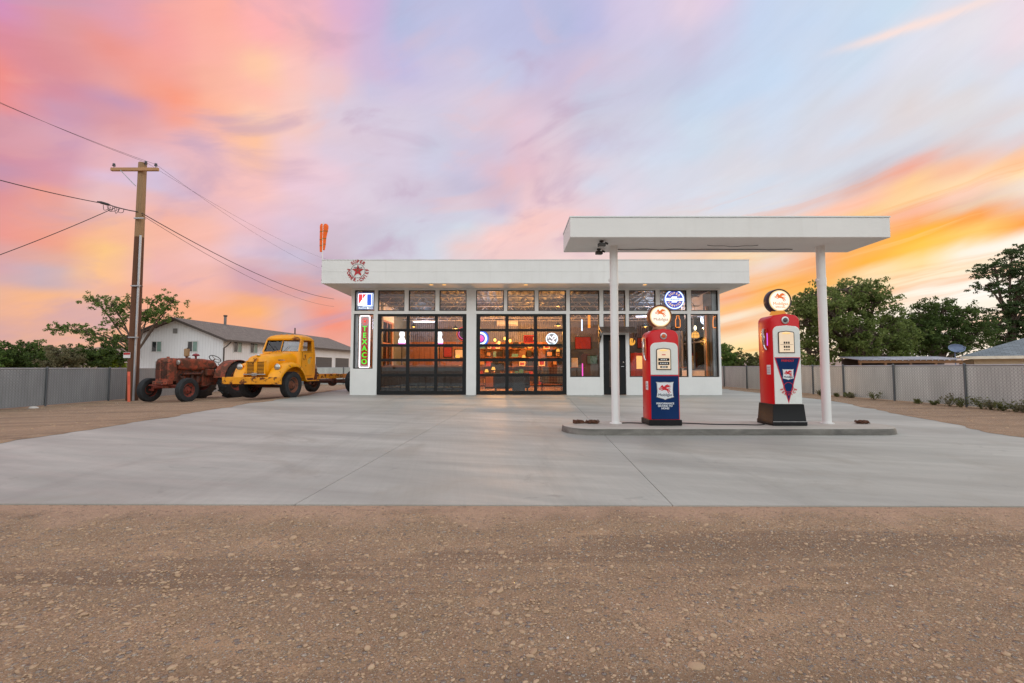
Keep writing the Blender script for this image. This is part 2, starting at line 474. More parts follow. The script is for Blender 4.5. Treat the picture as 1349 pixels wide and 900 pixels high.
# drifting cloud edges: the lookup direction is pushed about by streaky noise
cv = b.n('ShaderNodeCombineXYZ')
b.link(az, cv.inputs[0])
b.link(el, cv.inputs[1])
tilt = b.mapping(cv.outputs[0], (1, 1, 1), (0, 0, R(-24)))
st = b.mapping(tilt, (.028, .12, 1))
n_a = b.noise(st, 1.0, 3, .5, .4)
st2 = b.mapping(tilt, (.05, .16, 1), (0, 0, 0), (7, 3, 0))
n_b = b.noise(st2, 1.3, 4, .52, .5)
n_c = b.noise(b.mapping(tilt, (.07, .32, 1), (0, 0, 0), (3, 9, 0)), 1.5, 8, .68, .5)
az2 = b.math('ADD', az, b.math('MULTIPLY', b.math('SUBTRACT', n_a, .5), 5))
# on the right the cloud bands climb with azimuth, so the rows climb with them
shear = b.math('MULTIPLY', b.rng(az, 22, 54, 0, 5.6), b.rng(az, 60, 110, 1, 0))
el2 = b.math('ADD', b.math('SUBTRACT', el, shear), b.math('MULTIPLY', b.math('SUBTRACT', n_b, .5), b.rng(el, 2, 26, 1.2, 3.2)))
u = b.math('ADD', b.math('MULTIPLY', az2, 1 / 360), .5, clamp=True)
prev = None
rows = SKY
front = [-54 + 4 * i for i in range(28)]
for i, e in enumerate(SKY_EL):
    rp = b.n('ShaderNodeValToRGB')
    cr = rp.color_ramp
    cr.interpolation = 'EASE'
    k = min(1, e / 40)
    gain_e = np.interp(e, [0, 8, 15, 30, 43], [.8, 1.1, 2.9, 2.8, 1.6])
    bk = tuple((BACK_LO[q] * (1 - k) + BACK_HI[q] * k) * gain_e for q in range(3))
    L, Rr = lin(rows[i][0]), lin(rows[i][-1])
    side = lambda c: tuple(.45 * c[q] + .55 * bk[q] for q in range(3))
    stops = [(-180, bk), (-95, side(L))] + [(a, lin(c)) for a, c in zip(front, rows[i])] + [(95, side(Rr)), (180, bk)]
    cr.elements[0].position = 0
    cr.elements[1].position = 1
    for a, c in stops[1:-1]:
        cr.elements.new(a / 360 + .5)
    for elx, (a, c) in zip(cr.elements, stops):
        elx.color = (*c, 1)
    b.link(u, rp.inputs[0])
    if prev is None:
        prev = rp.outputs[0]
    else:
        prev = b.mix(b.rng(el2, SKY_EL[i - 1], e, 0, 1, True), prev, rp.outputs[0])
prev = b.mix(b.rng(el, 42, 75, 0, 1, True), prev, tuple(c * ZEN_GAIN for c in ZENITH))
# fine fibres inside the clouds
fib = b.rng(n_c, .36, .66, -1, 1)
amp = b.rng(el, 0, 30, .03, .018)
gain = b.n('ShaderNodeVectorMath', operation='SCALE')
b.link(prev, gain.inputs[0])
b.link(b.math('ADD', 1.0, b.math('MULTIPLY', fib, amp)), gain.inputs['Scale'])
prev = gain.outputs[0]
# mauve undersides and lit peach tops inside the cloud sheets
cl = b.noise(b.mapping(b.mapping(cv.outputs[0], (1, 1, 1), (0, 0, R(-14))), (.05, .13, 1), (0, 0, 0), (11, 5, 0)), 1.5, 5, .52, .7)
zone = b.math('MULTIPLY', b.rng(az, 4, 22, 1, .12, True), b.rng(el, 26, 40, 1, .45))
prev = b.mix(b.math('MULTIPLY', b.rng(cl, .50, .72, 0, .56, True), zone), prev, lin((190, 162, 186)))
prev = b.mix(b.math('MULTIPLY', b.rng(cl, .46, .28, 0, .24, True), zone), prev, lin((250, 190, 176)))
# fine fibres along the bright bands on the right
band = b.n('ShaderNodeCombineXYZ')
b.link(b.math('MULTIPLY', az, .035), band.inputs[0])
b.link(b.math('MULTIPLY', el2, .75), band.inputs[1])
fb = b.noise(band.outputs[0], 1.0, 6, .6, .3)
rz_ = b.math('MULTIPLY', b.rng(az, 14, 28, 0, 1, True), b.math('MULTIPLY', b.rng(el, 14, 22, 1, 0), b.rng(az, 60, 80, 1, 0)))
prev = b.mix(b.math('MULTIPLY', b.rng(fb, .48, .70, 0, .42, True), rz_), prev, lin((252, 150, 70)))
prev = b.mix(b.math('MULTIPLY', b.rng(fb, .42, .28, 0, .22, True), rz_), prev, lin((255, 232, 180)))
# the evening colour is deepest in front of the viewer
hs_ = b.n('ShaderNodeHueSaturation')
b.link(prev, hs_.inputs['Color'])
hs_.inputs['Saturation'].default_value = 1.06
prev = b.mix(b.math('MULTIPLY', b.rng(el, 40, 60, 1, 0), b.rng(b.math('ABSOLUTE', az), 60, 95, 1, 0)), prev, hs_.outputs[0])
# one thin contrail high on the right
tl = b.math('SUBTRACT', el, b.math('ADD', b.math('MULTIPLY', az, -.04), 31.6))
tl = b.math('ADD', tl, b.math('MULTIPLY', b.math('SUBTRACT', n_c, .5), .8))
tw = b.math('EXPONENT', b.math('MULTIPLY', b.math('MULTIPLY', tl, tl), -7.0))
tm = b.math('MULTIPLY', tw, b.math('MULTIPLY', b.rng(az, 34, 41, 0, .8, True), b.rng(az, 44, 52, 1, .3)))
prev = b.mix(tm, prev, lin((255, 226, 216)))
bg = b.n('ShaderNodeBackground')
b.link(prev, bg.inputs[0])
bg.inputs[1].default_value = 1.0
sky = b.n('ShaderNodeTexSky', sky_type='NISHITA')
sky.sun_disc = False
sky.sun_elevation = R(SUN_EL)
sky.sun_rotation = R(SUN_AZ)
bg2 = b.n('ShaderNodeBackground')
b.link(sky.outputs[0], bg2.inputs[0])
bg2.inputs[1].default_value = .005
ad = b.n('ShaderNodeAddShader')
b.link(bg.outputs[0], ad.inputs[0])
b.link(bg2.outputs[0], ad.inputs[1])
wo = b.n('ShaderNodeOutputWorld')
b.link(ad.outputs[0], wo.inputs[0])

sun = bpy.data.lights.new('sun', 'SUN')
sun.energy = .35
sun.angle = R(12)
sun.color = (1, .72, .5)
so = bpy.data.objects.new('sun', sun)
so.rotation_euler = (R(90 - SUN_EL - 6), 0, PI - R(SUN_AZ))
C.objects.link(so)

# ------------------------------------------------------------------ ground, pad, gravel
def gz(x, y):
    """height of the open ground"""
    z = -.035
    z -= .028 * min(max(-7.6 - x, 0), 5)
    z -= .05 * min(max(x - 12.8, 0), 10)
    z -= .02 * min(max(-15 - x, 0), 30)
    return z


def gravel_mat():
    m = bpy.data.materials.new('gravel soil')
    b = NB(nt(m))
    out = b.n('ShaderNodeOutputMaterial')
    p = b.n('ShaderNodeBsdfPrincipled')
    b.link(p.outputs[0], out.inputs[0])
    o = b.obj()
    big = b.noise(b.mapping(o, (.35, 1.3, 1)), 1.1, 5, .6)
    mid = b.noise(o, 9, 6, .65)
    fine = b.noise(o, 110, 5, .7)
    c = b.mix(b.rng(big, .35, .65), lin((172, 139, 114)), lin((206, 166, 138)))
    c = b.mix(b.rng(mid, .3, .7, 0, .7), c, lin((180, 154, 124)))
    c = b.mix(b.rng(fine, .34, .62, 0, 1), tuple(v * .52 for v in lin((176, 144, 112))), c)
    mott = b.noise(b.mapping(o, (1, 1.6, 1)), 3.2, 5, .65, .8)
    c = b.mix(b.rng(mott, .52, .70, 0, .35, True), c, tuple(v * .66 for v in lin((162, 132, 108))))
    c = b.mix(b.rng(mott, .46, .32, 0, .35, True), c, lin((212, 172, 136)))
    rut = b.noise(b.mapping(o, (.16, 2.4, 1)), 1.2, 5, .6, .4)
    c = b.mix(b.rng(rut, .50, .64, 0, .68, True), c, tuple(v * .62 for v in lin((160, 130, 106))))
    hs = []
    for sc_, w, th in ((24, .6, .30), (55, .75, .34), (130, .85, .40)):
        vo = b.n('ShaderNodeTexVoronoi')
        b.link(b.mapping(o, (1, 1.15, 1)), vo.inputs['Vector'])
        vo.inputs['Scale'].default_value = sc_
        vo.inputs['Randomness'].default_value = 1
        sepc = b.n('ShaderNodeSeparateColor')
        b.link(vo.outputs['Color'], sepc.inputs[0])
        inside = b.math('MULTIPLY', b.rng(vo.outputs['Distance'], th * .75, th, 1, 0), b.rng(sepc.outputs[0], .42, .5))
        tone = b.mix(b.math('POWER', sepc.outputs[1], 1.3), lin((150, 126, 106)), lin((236, 224, 208)))
        tone = b.mix(b.rng(sepc.outputs[2], .6, .9), tone, lin((150, 148, 150)))
        c = b.mix(b.math('MULTIPLY', inside, w), c, tone)
        hs.append(b.math('MULTIPLY', b.math('MULTIPLY', inside, b.rng(vo.outputs['Distance'], 0, th, 1, .3)), 1 / sc_))
    # a band of fine reddish dust where vehicles roll on to the pad
    sy = b.n('ShaderNodeSeparateXYZ')
    b.link(o, sy.inputs[0])
    edge = b.math('ADD', sy.outputs[1], b.math('MULTIPLY', b.math('SUBTRACT', b.noise(o, 2.2, 5, .65), .5), .9))
    dust = b.math('MULTIPLY', b.rng(edge, 3.04, 3.34, 0, .75, True), b.rng(sy.outputs[1], 3.6, 3.8, 1, 0))
    c = b.mix(dust, c, b.mix(fine, lin((176, 142, 120)), lin((212, 176, 152))))
    b.link(c, p.inputs['Base Color'])
    p.inputs['Roughness'].default_value = .9
    p.inputs['Specular IOR Level'].default_value = .25
    h = b.math('ADD', b.math('ADD', hs[0], hs[1]), b.math('ADD', hs[2], b.math('MULTIPLY', fine, .016)))
    h = b.math('ADD', h, b.math('MULTIPLY', mid, .02))
    bn = b.n('ShaderNodeBump')
    bn.inputs['Strength'].default_value = .9
    bn.inputs['Distance'].default_value = .9
    b.link(h, bn.inputs['Height'])
    b.link(bn.outputs[0], p.inputs['Normal'])
    return m


GRAVEL = gravel_mat()


def axis(lims, steps):
    v = [lims[0]]
    for hi, st in zip(lims[1:], steps):
        while v[-1] < hi - 1e-6:
            v.append(min(hi, v[-1] + st))
    return np.array(v)


xs = axis([-900, -60, -16, -6, 6, 16, 60, 900], [105, 4, .5, .05, .5, 4, 105])
ys = axis([-300, -10, .9, 3.9, 8, 40, 120, 1400], [40, 2, .035, .25, 1, 8, 128])
X, Y = np.meshgrid(xs, ys)


def fbm(x, y, seed, f0, octs=4, gain=.5):
    z = np.zeros_like(x)
    rg = np.random.default_rng(seed)
    a = 1.0
    for o in range(octs):
        for _ in range(5):
            t, ph = rg.uniform(0, 2 * PI, 2)
            k = f0 * 2 ** o * rg.uniform(.7, 1.4)
            z += a * np.sin(k * (x * math.cos(t) + y * math.sin(t)) + ph + 1.7 * np.sin(.6 * k * (y * math.cos(t) - x * math.sin(t)) + ph * 2)) / 5
        a *= gain
    return z


Z = np.vectorize(gz)(X, Y)
near = np.clip((4.2 - np.abs(Y)) / 1, 0, 1) * np.clip((9 - np.abs(X)) / 3, 0, 1)
road = fbm(X * .25, Y * 1.6, 3, 2.2, 4, .55)                      # wheel tracks run along the road
lip = np.clip((Y - 2.95) / .35, 0, 1) * np.clip((3.9 - Y) / .3, 0, 1) * np.clip((7 - np.abs(X)) / 1, 0, 1)
Z += lip * .026
Z += near * (np.clip(3.25 - Y, 0, .5) * -.02 + .012 * (1 - lip) * road + .006 * (1 - .8 * lip) * fbm(X, Y, 5, 9, 4, .6) - .012 * np.clip(3.2 - Y, 0, 1))
far_r = np.clip((np.hypot(X, Y) - 120) / 300, 0, 1)
Z += far_r * -.5
V = np.stack([X.ravel(), Y.ravel(), Z.ravel()], 1)
nx, ny = len(xs), len(ys)
ii = (np.arange(ny - 1)[:, None] * nx + np.arange(nx - 1)[None]).ravel()
F = np.stack([ii, ii + 1, ii + nx + 1, ii + nx], 1)
ground = struct(mesh_np('ground', V, F, [GRAVEL], True))


def ground_z(x, y):
    i = min(max(np.searchsorted(xs, x) - 1, 0), nx - 2)
    j = min(max(np.searchsorted(ys, y) - 1, 0), ny - 2)
    return Z[j, i]


def concrete(name, c, broom=True, mottle=.20, k_=1):
    m = bpy.data.materials.new(name)
    b = NB(nt(m))
    out = b.n('ShaderNodeOutputMaterial')
    p = b.n('ShaderNodeBsdfPrincipled')
    b.link(p.outputs[0], out.inputs[0])
    o = b.mapping(b.obj(), (k_, k_, k_))
    broad = b.noise(b.mapping(b.mapping(o, (1, 1, 1), (0, 0, R(20))), (.16, .8, 1)), 1.0, 6, .62, .5)
    mid = b.noise(b.mapping(b.mapping(o, (1, 1, 1), (0, 0, R(14))), (.5, 3.2, 1)), 1.4, 6, .65, .3)
    fine = b.noise(o, 140, 3, .7)
    brm = b.noise(b.mapping(o, (150, 2.2, 3)), 1, 3, .6)
    drag = b.noise(b.mapping(b.mapping(o, (1, 1, 1), (0, 0, R(-8))), (26, .35, 1)), 1, 4, .6)
    lo, hi = tuple(v * (1 - mottle) for v in c), tuple(v * (1 + mottle) for v in c)
    k = b.mix(b.rng(broad, .36, .64), lo, hi)
    k = b.mix(b.rng(mid, .35, .72, 0, .5), k, tuple(v * .86 for v in c))
    st = b.noise(o, .55, 7, .7, 1.0)
    k = b.mix(b.rng(st, .50, .68, 0, .8, True), k, tuple(v * q for v, q in zip(c, (.80, .77, .73))))
    k = b.mix(b.rng(fine, .3, .7, 0, .22), k, tuple(v * .7 for v in c))
    blot = b.noise(b.mapping(o, (1, 1, 1), (0, 0, 0), (5, 2, 0)), 1.9, 6, .7, 1.5)
    k = b.mix(b.rng(blot, .60, .72, 0, .6, True), k, tuple(v * .58 for v in c))
    k = b.mix(b.rng(drag, .3, .7, 0, .16), k, tuple(v * .6 for v in c))
    k = b.mix(b.rng(brm, .35, .65, 0, .12), k, tuple(v * .6 for v in c))
    if broom:
        # rolled-in tyre marks that lead to the two bays
        s_ = b.n('ShaderNodeSeparateXYZ')
        b.link(o, s_.inputs[0])
        wob = b.math('ADD', s_.outputs[0], b.math('MULTIPLY', b.math('SUBTRACT', b.noise(b.mapping(o, (.3, .16, 1)), 1.0, 2, .5), .5), 2.4))
        for x0_ in (-3.9, -2.3, .35, 1.95):
            dd = b.math('ABSOLUTE', b.math('SUBTRACT', wob, b.math('ADD', b.math('MULTIPLY', s_.outputs[1], .03), x0_)))
            mk_ = b.math('MULTIPLY', b.rng(dd, .05, .20, 1, 0, True), b.rng(b.noise(b.mapping(o, (3, .5, 1)), 1.6, 5, .7), .42, .62, 0, .26))
            k = b.mix(mk_, k, tuple(v * .5 for v in c))
    b.link(k, p.inputs['Base Color'])
    b.link(b.rng(mid, .3, .7, .50, .70), p.inputs['Roughness'])
    bn = b.n('ShaderNodeBump')
    bn.inputs['Strength'].default_value = .35
    bn.inputs['Distance'].default_value = .004
    h = b.math('ADD', b.math('MULTIPLY', fine, .5), b.math('MULTIPLY', brm, .6 if broom else .0))
    b.link(h, bn.inputs['Height'])
    b.link(bn.outputs[0], p.inputs['Normal'])
    return m


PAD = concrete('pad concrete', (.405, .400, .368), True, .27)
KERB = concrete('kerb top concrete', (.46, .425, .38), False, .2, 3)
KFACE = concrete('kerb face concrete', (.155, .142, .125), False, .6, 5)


def edge_l(y): return -6.55 - .072 * y
def joint_a(y): return -1.80 + .06 * y
def joint_b(y): return .97 + .06 * y
def edge_r(y): return 5.6 + .30 * y if y < 14 else 9.8 + .05 * (y - 14)
def front_y(x): return 3.40 - .008 * x


pad = MB()
gap = .003
lines = [edge_l, joint_a, joint_b, edge_r]
yrows = [None, 10.4, 17.0, 30.0]
for i in range(3):
    for j in range(3):
        a, c = lines[i], lines[i + 1]
        g0, g1 = (gap if i else 0), (gap if i < 2 else 0)
        def pt(fn, jj, dx):
            y = yrows[jj]
            if y is None:
                x = fn(3.4)
                return x + dx, front_y(x)
            return fn(y) + dx, y
        y0s, y1s = (gap if j else 0), -gap
        # a few points up the sides so that the bend in the right-hand edge is kept
        n = 5
        lo0, lo1 = pt(a, j, g0), pt(c, j, -g1)
        hi0, hi1 = pt(a, j + 1, g0), pt(c, j + 1, -g1)
        yl0, yl1 = lo0[1] + y0s, hi0[1] + y1s
        yr0, yr1 = lo1[1] + y0s, hi1[1] + y1s
        poly = [(a(yl0 + (yl1 - yl0) * t / n) + g0, yl0 + (yl1 - yl0) * t / n) for t in range(n + 1)]
        poly += [(c(yr1 + (yr0 - yr1) * t / n) - g1, yr1 + (yr0 - yr1) * t / n) for t in range(n + 1)]
        k = len(poly)
        vs = [(x, y, -.14) for x, y in poly] + [(x, y, 0) for x, y in poly]
        fs = [tuple(range(k, 2 * k))[::-1]] + [(q, (q + 1) % k, k + (q + 1) % k, k + q) for q in range(k)]
        pad.add(vs, fs, PAD)
pad_o = struct(pad.build('concrete_pad', sharp=30))

# loose soil that has crept over the left and right edges of the pad
def soil_strip(name, fn, y0, y1, side):
    n = 160
    rg = np.random.default_rng(int(abs(y0 * 7)) + (3 if side < 0 else 9))
    yy = np.linspace(y0, y1, n)
    wob = np.convolve(rg.normal(0, 1, n + 12), np.ones(7) / 7, 'same')[6:n + 6] * .22 + np.convolve(rg.normal(0, 1, n + 40), np.ones(25) / 25, 'same')[20:n + 20] * .5
    vs, fs = [], []
    for i, y in enumerate(yy):
        e = fn(y)
        vs += [(e + side * .7, y, gz(e + side * .7, y) - .01), (e + side * .3, y, .004), (e - side * (.02 + max(0, .12 + wob[i] * .8)), y, .0035)]
        vs[-2] = (e + side * .02, y, .016)
    for i in range(n - 1):
        for q in range(2):
            a = i * 3 + q
            fs.append((a, a + 1, a + 4, a + 3) if side < 0 else (a, a + 3, a + 4, a + 1))
    mb = MB()
    mb.add(vs, fs, GRAVEL)
    return struct(mb.build(name))


soil_strip('soil', edge_l, 3.45, 27, -1)
soil_strip('soil', edge_r, 3.40, 29, 1)

# stones lying in the road: one loose mass
def stones(n, seed, x_rng, y_rng, smin, smax, power, along, res=(8, 6)):
    rg = np.random.default_rng(seed)
    base = []
    for k in range(7):
        mb = MB()
        mb.ell((0, 0, 0), (1, 1, 1), None, *res)
        P = np.array([tuple(v) for v in mb.v])
        P *= (1 + .16 * np.sin(P @ rg.normal(0, 1.8, (3, 3)) + rg.uniform(0, 6, 3)).sum(1, keepdims=True) / 2)
        P *= 1 + rg.normal(0, .06, (len(P), 1))
        base.append(P)
        tri = mb.f
    quads = [f for f in tri if len(f) == 4]
    caps = [f for f in tri if len(f) != 4]
    q = []
    for f in caps:
        q += [(f[0], f[i], f[i + 1], f[i + 2]) for i in range(1, len(f) - 2, 2)]
    q = np.array(quads + [x for x in q], int)
    nv = len(base[0])
    Vs = np.zeros((n, nv, 3), np.float32)
    cols = np.zeros((n, 3))
    y = y_rng[0] + (y_rng[1] - y_rng[0]) * rg.random(n) ** along
    x = x_rng[0] + (x_rng[1] - x_rng[0]) * rg.random(n)
    s = smin + (smax - smin) * rg.random(n) ** power
    for i in range(n):
        P = base[rg.integers(7)] * np.array([s[i] * rg.uniform(.85, 1.35), s[i] * rg.uniform(.6, 1.0), s[i] * rg.uniform(.34, .6)])
        t = rg.normal(.15, .6)
        ca, sa = math.cos(t), math.sin(t)
        P = P @ np.array([[ca, sa, 0], [-sa, ca, 0], [0, 0, 1]])
        P[:, 2] += P[:, 0] * rg.normal(0, .12)
        Vs[i] = P + np.array([x[i], y[i], ground_z(x[i], y[i]) + s[i] * rg.uniform(-.12, .16)])
    Fs = (np.arange(n)[:, None, None] * nv + q[None]).reshape(-1, 4)
    return Vs.reshape(-1, 3), Fs


def stone_mat():
    m = bpy.data.materials.new('road stones')
    b = NB(nt(m))
    out = b.n('ShaderNodeOutputMaterial')
    p = b.n('ShaderNodeBsdfPrincipled')
    b.link(p.outputs[0], out.inputs[0])
    g = b.n('ShaderNodeNewGeometry')
    rnd = g.outputs['Random Per Island']
    rp = b.n('ShaderNodeValToRGB')
    rp.color_ramp.interpolation = 'LINEAR'
    cs = [(0, (172, 142, 114)), (.2, (190, 162, 134)), (.4, (212, 196, 178)), (.52, (178, 172, 164)), (.60, (224, 214, 202)), (.72, (186, 156, 132)), (.82, (228, 222, 212)), (.89, (164, 168, 172)), (.94, (128, 110, 96)), (1, (246, 242, 234))]
    for i, (t, c) in enumerate(cs):
        e = rp.color_ramp.elements[0] if i == 0 else rp.color_ramp.elements[1] if i == len(cs) - 1 else rp.color_ramp.elements.new(t)
        e.position = t
        e.color = (*lin(c), 1)
    for i, (t, c) in enumerate(cs):
        rp.color_ramp.elements[i].color = (*lin(c), 1)
    b.link(rnd, rp.inputs[0])
    n1 = b.noise(b.obj(), 60, 5, .65)
    c = b.mix(b.rng(n1, .40, .72, .0, .35), rp.outputs[0], lin((158, 134, 114)))
    b.link(c, p.inputs['Base Color'])
    p.inputs['Roughness'].default_value = .85
    p.inputs['Specular IOR Level'].default_value = .3
    return m


SV, SF = [], []
off = 0
for args in ((24000, 1, (-4.6, 4.6), (1.15, 3.30), .0028, .0085, 1.6, 1.0, (6, 4)),
             (4200, 2, (-4.6, 4.6), (1.2, 3.22), .0050, .0150, 2.6, 1.0),
             (30, 3, (-4.4, 4.4), (1.25, 3.1), .016, .030, 2.2, .9),
             (1500, 4, (-15, -7.9), (8, 17), .006, .03, 3, 1.2),
             (900, 5, (8.2, 12), (7, 18), .006, .03, 3, 1.2)):
    v, f = stones(*args)
    SV.append(v)
    SF.append(f + off)
    off += len(v)
gr = mesh_np('gravel', np.concatenate(SV), np.concatenate(SF), [stone_mat()], True)
tag(gr, 'loose pale and grey stones scattered over the brown gravel road', 'gravel', kind='stuff')

# far mesa on the left horizon
hv, hf = [], []
hm = mk('dry hillside', lin((150, 128, 116)), .95, var=.2, vscale=.02)
pr = [(-700, 5), (-560, 24), (-470, 25), (-400, 22), (-330, 23), (-260, 19), (-180, 12), (-60, 4), (120, 3), (300, 9), (460, 12), (700, 6)]
for i in range(len(pr) * 6 - 5):
    k, t = divmod(i, 6)
    x0, h0 = pr[k]
    x1, h1 = pr[min(k + 1, len(pr) - 1)]
    x = x0 + (x1 - x0) * t / 6
    h = h0 + (h1 - h0) * t / 6 + 1.2 * math.sin(i * 1.7) + .8 * math.sin(i * .61)
    hv += [(x, 470, -2), (x, 500, h * .8), (x, 530, h), (x, 640, h * .9), (x, 700, -2)]
for i in range(len(hv) // 5 - 1):
    for q in range(4):
        a = i * 5 + q
        hf.append((a, a + 5, a + 6, a + 1))
struct(MB().add(hv, hf, hm).build('hills'))

# ------------------------------------------------------------------ pump island and what lies on it
def island():
    x0, x1, y0, y1 = .80, 5.98, 6.86, 7.82
    r = .44
    out = []
    for cx, a0 in ((x1 - r, -90), (x0 + r, 90)):
        for i in range(13):
            a = R(a0 + 180 * i / 12)
            out.append((cx + r * math.cos(a), (y0 + y1) / 2 + (y1 - y0) / 2 * math.sin(a)))
    mb = MB()
    cx, cy = (x0 + x1) / 2, (y0 + y1) / 2
    def ringz(ins, z):
        return [(cx + (x - cx) * (1 - ins / 2.6), cy + (y - cy) * (1 - ins / .48), z) for x, y in out]
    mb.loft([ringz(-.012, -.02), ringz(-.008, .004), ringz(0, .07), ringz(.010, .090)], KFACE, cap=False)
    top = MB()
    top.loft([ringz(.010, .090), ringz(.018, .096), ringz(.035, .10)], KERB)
    return mb.build('kerb', sharp=50), top.build('top_slab', sharp=50)


isl = thing('pump_island', 'low concrete kerb island with rounded ends carrying both fuel pumps', 'island', (0, 0, 0))
for o in island():
    o.parent = isl
ITOP = .10

RUSTY = mk('old rusty iron', lin((92, 58, 42)), .9, var=.35, vscale=18, bump=.6, bscale=60)


def chain(name, label, loc, links, coil, seed):
    rg = random.Random(seed)
    mb = MB()
    for i in range(links):
        a = i * .62
        rr = coil * (.35 + .65 * i / links)
        c = Vector((rr * 1.5 * math.cos(a), rr * .7 * math.sin(a), .016 + .012 * (i % 3)))
        M = Matrix.Translation(c) @ Matrix.Rotation(a + PI / 2, 4, 'Z') @ Matrix.Rotation((i % 2) * 1.1 + rg.uniform(-.2, .2), 4, 'X')
        pts = [(.030 * math.cos(t), .016 * math.sin(t), 0) for t in [2 * PI * k / 10 for k in range(10)]]
        mb.tube(pts, .0075, RUSTY, 5, True, M=M)
    o = mb.build(name, loc=loc)
    tag(o, label, 'chain')


chain('rusty_chain', 'rusty chain coiled on the island next to the rusty iron bracket', at(780, 556.5, 7.48) * 1, 44, .075, 1)
bpy.data.objects['rusty_chain'].location.z = ITOP
mb = MB()
mb.box(-.10, .10, -.045, .045, 0, .018, RUSTY)
mb.box(-.10, -.075, -.045, .045, .018, .06, RUSTY)
mb.prism([(-.07, .018), (.09, .018), (.06, .05), (-.03, .062)], -.03, .03, RUSTY)
mb.cyl((-.02, -.05, .035), (-.02, .05, .035), .012, RUSTY, n=10)
o = mb.build('iron_bracket', bevel=.004, loc=(at(763.5, 556, 7.48).x, 7.5, ITOP), rot=(0, 0, .35))
tag(o, 'rusty iron bracket lying at the left end of the pump island', 'bracket')
chain('rusty_chain', 'loose rusty chain lying at the right end of the pump island', Vector((at(1136, 556, 7.45).x, 7.45, ITOP)), 36, .07, 5)

CABLE = mk('black rubber cable', (.018, .018, .018), .7)


def cable(name, label, pts, r=.008, m=CABLE, cat='cable'):
    o = MB().tube(pts, r, m, 8).build(name)
    return tag(o, label, cat)


def smooth(pts, k=8):
    pts = [Vector(p) for p in pts]
    out = []
    for i in range(len(pts) - 1):
        p0, p1, p2, p3 = pts[max(i - 1, 0)], pts[i], pts[i + 1], pts[min(i + 2, len(pts) - 1)]
        for j in range(k):
            t = j / k
            out.append(.5 * ((2 * p1) + (p2 - p0) * t + (2 * p0 - 5 * p1 + 4 * p2 - p3) * t * t + (3 * p1 - p0 - 3 * p2 + p3) * t ** 3))
    return out + [pts[-1]]


zc = ITOP + .009
cable('power_cable', 'black cable on the island between the left post and the blue fronted pump',
      smooth([(1.78, 7.46, zc), (1.9, 7.5, zc), (2.05, 7.47, zc), (2.15, 7.44, zc)]))
cable('power_cable', 'black cable trailing across the island between the two fuel pumps',
      smooth([(2.68, 7.50, zc), (2.9, 7.42, zc), (3.2, 7.31, zc), (3.6, 7.27, zc), (3.85, 7.22, zc), (4.0, 7.30, zc), (4.07, 7.40, zc)]))

# ------------------------------------------------------------------ canopy
WHITE = mk('white stucco paint', (.80, .80, .785), .75, var=.035, vscale=1.3, bump=.12, bscale=160, spec=.3)
wb = NB(WHITE.node_tree)
wp = [n for n in wb.t.nodes if n.type == 'BSDF_PRINCIPLED'][0]
wsrc = wp.inputs['Base Color'].links[0].from_socket
wo_ = wb.obj()
drip = wb.noise(wb.mapping(wo_, (7, 7, .45)), 1.0, 5, .62)
soil = wb.noise(wo_, .8, 6, .65, .8)
wc = wb.mix(wb.rng(drip, .52, .72, 0, .10, True), wsrc, (.55, .53, .49))
wc = wb.mix(wb.rng(soil, .50, .72, 0, .09, True), wc, (.52, .50, .46))
wb.link(wc, wp.inputs['Base Color'])
WHITE2 = mk('white steel paint', (.78, .78, .77), .45, var=.03, vscale=2, bump=.05, bscale=30)
canopy = thing('pump_canopy', 'flat white canopy on two round posts above the fuel pumps', 'canopy')
mb = MB()
cx0, cx1, cy0, cy1, cz0, cz1 = .90, 5.87, 6.95, 7.87, 3.02, 3.335
mb.box(cx0, cx1, cy0, cy1, cz0, cz1, WHITE)
mb.build('roof', canopy, bevel=.012)
mb = MB()
mb.box(cx0 - .006, cx1 + .006, cy0 - .006, cy1 + .006, cz1 + .001, cz1 + .022, mk('pale drip edge', (.6, .62, .62), .4, metal=.3))
mb.build('drip_edge', canopy)
for k, px in enumerate((1.69, 5.13)):
    mb = MB()
    mb.cyl((px, 7.48, ITOP + .012), (px, 7.48, cz0), .066, WHITE2, n=28, cap=True)
    mb.cyl((px, 7.48, ITOP), (px, 7.48, ITOP + .014), .10, WHITE2, n=28)
    mb.cyl((px, 7.48, 2.36), (px, 7.48, 2.49), .072, WHITE2, n=28)
    mb.box(px - .085, px - .055, 7.45, 7.51, 2.44, 2.475, WHITE2)
    mb.build('post', canopy)
mb = MB()
for ax, ay, w in ((1.0, 7.42, .0),):
    pass
pts = [(1.78 + i * .085, 7.62 + .012 * math.sin(i * .9), cz0 - .010 - .006 * abs(math.sin(i * .55))) for i in range(36)]
cable('soffit_cable', 'thin dark cable stapled along the underside of the white canopy', smooth(pts, 3), .006)
pts = [(3.2 + i * .06, 7.36 + .02 * math.sin(i * 1.1), cz0 - .008 - .022 * math.sin(PI * i / 14)) for i in range(15)]
cable('soffit_cable', 'short sagging dark wire under the middle of the canopy', smooth(pts, 3), .004)

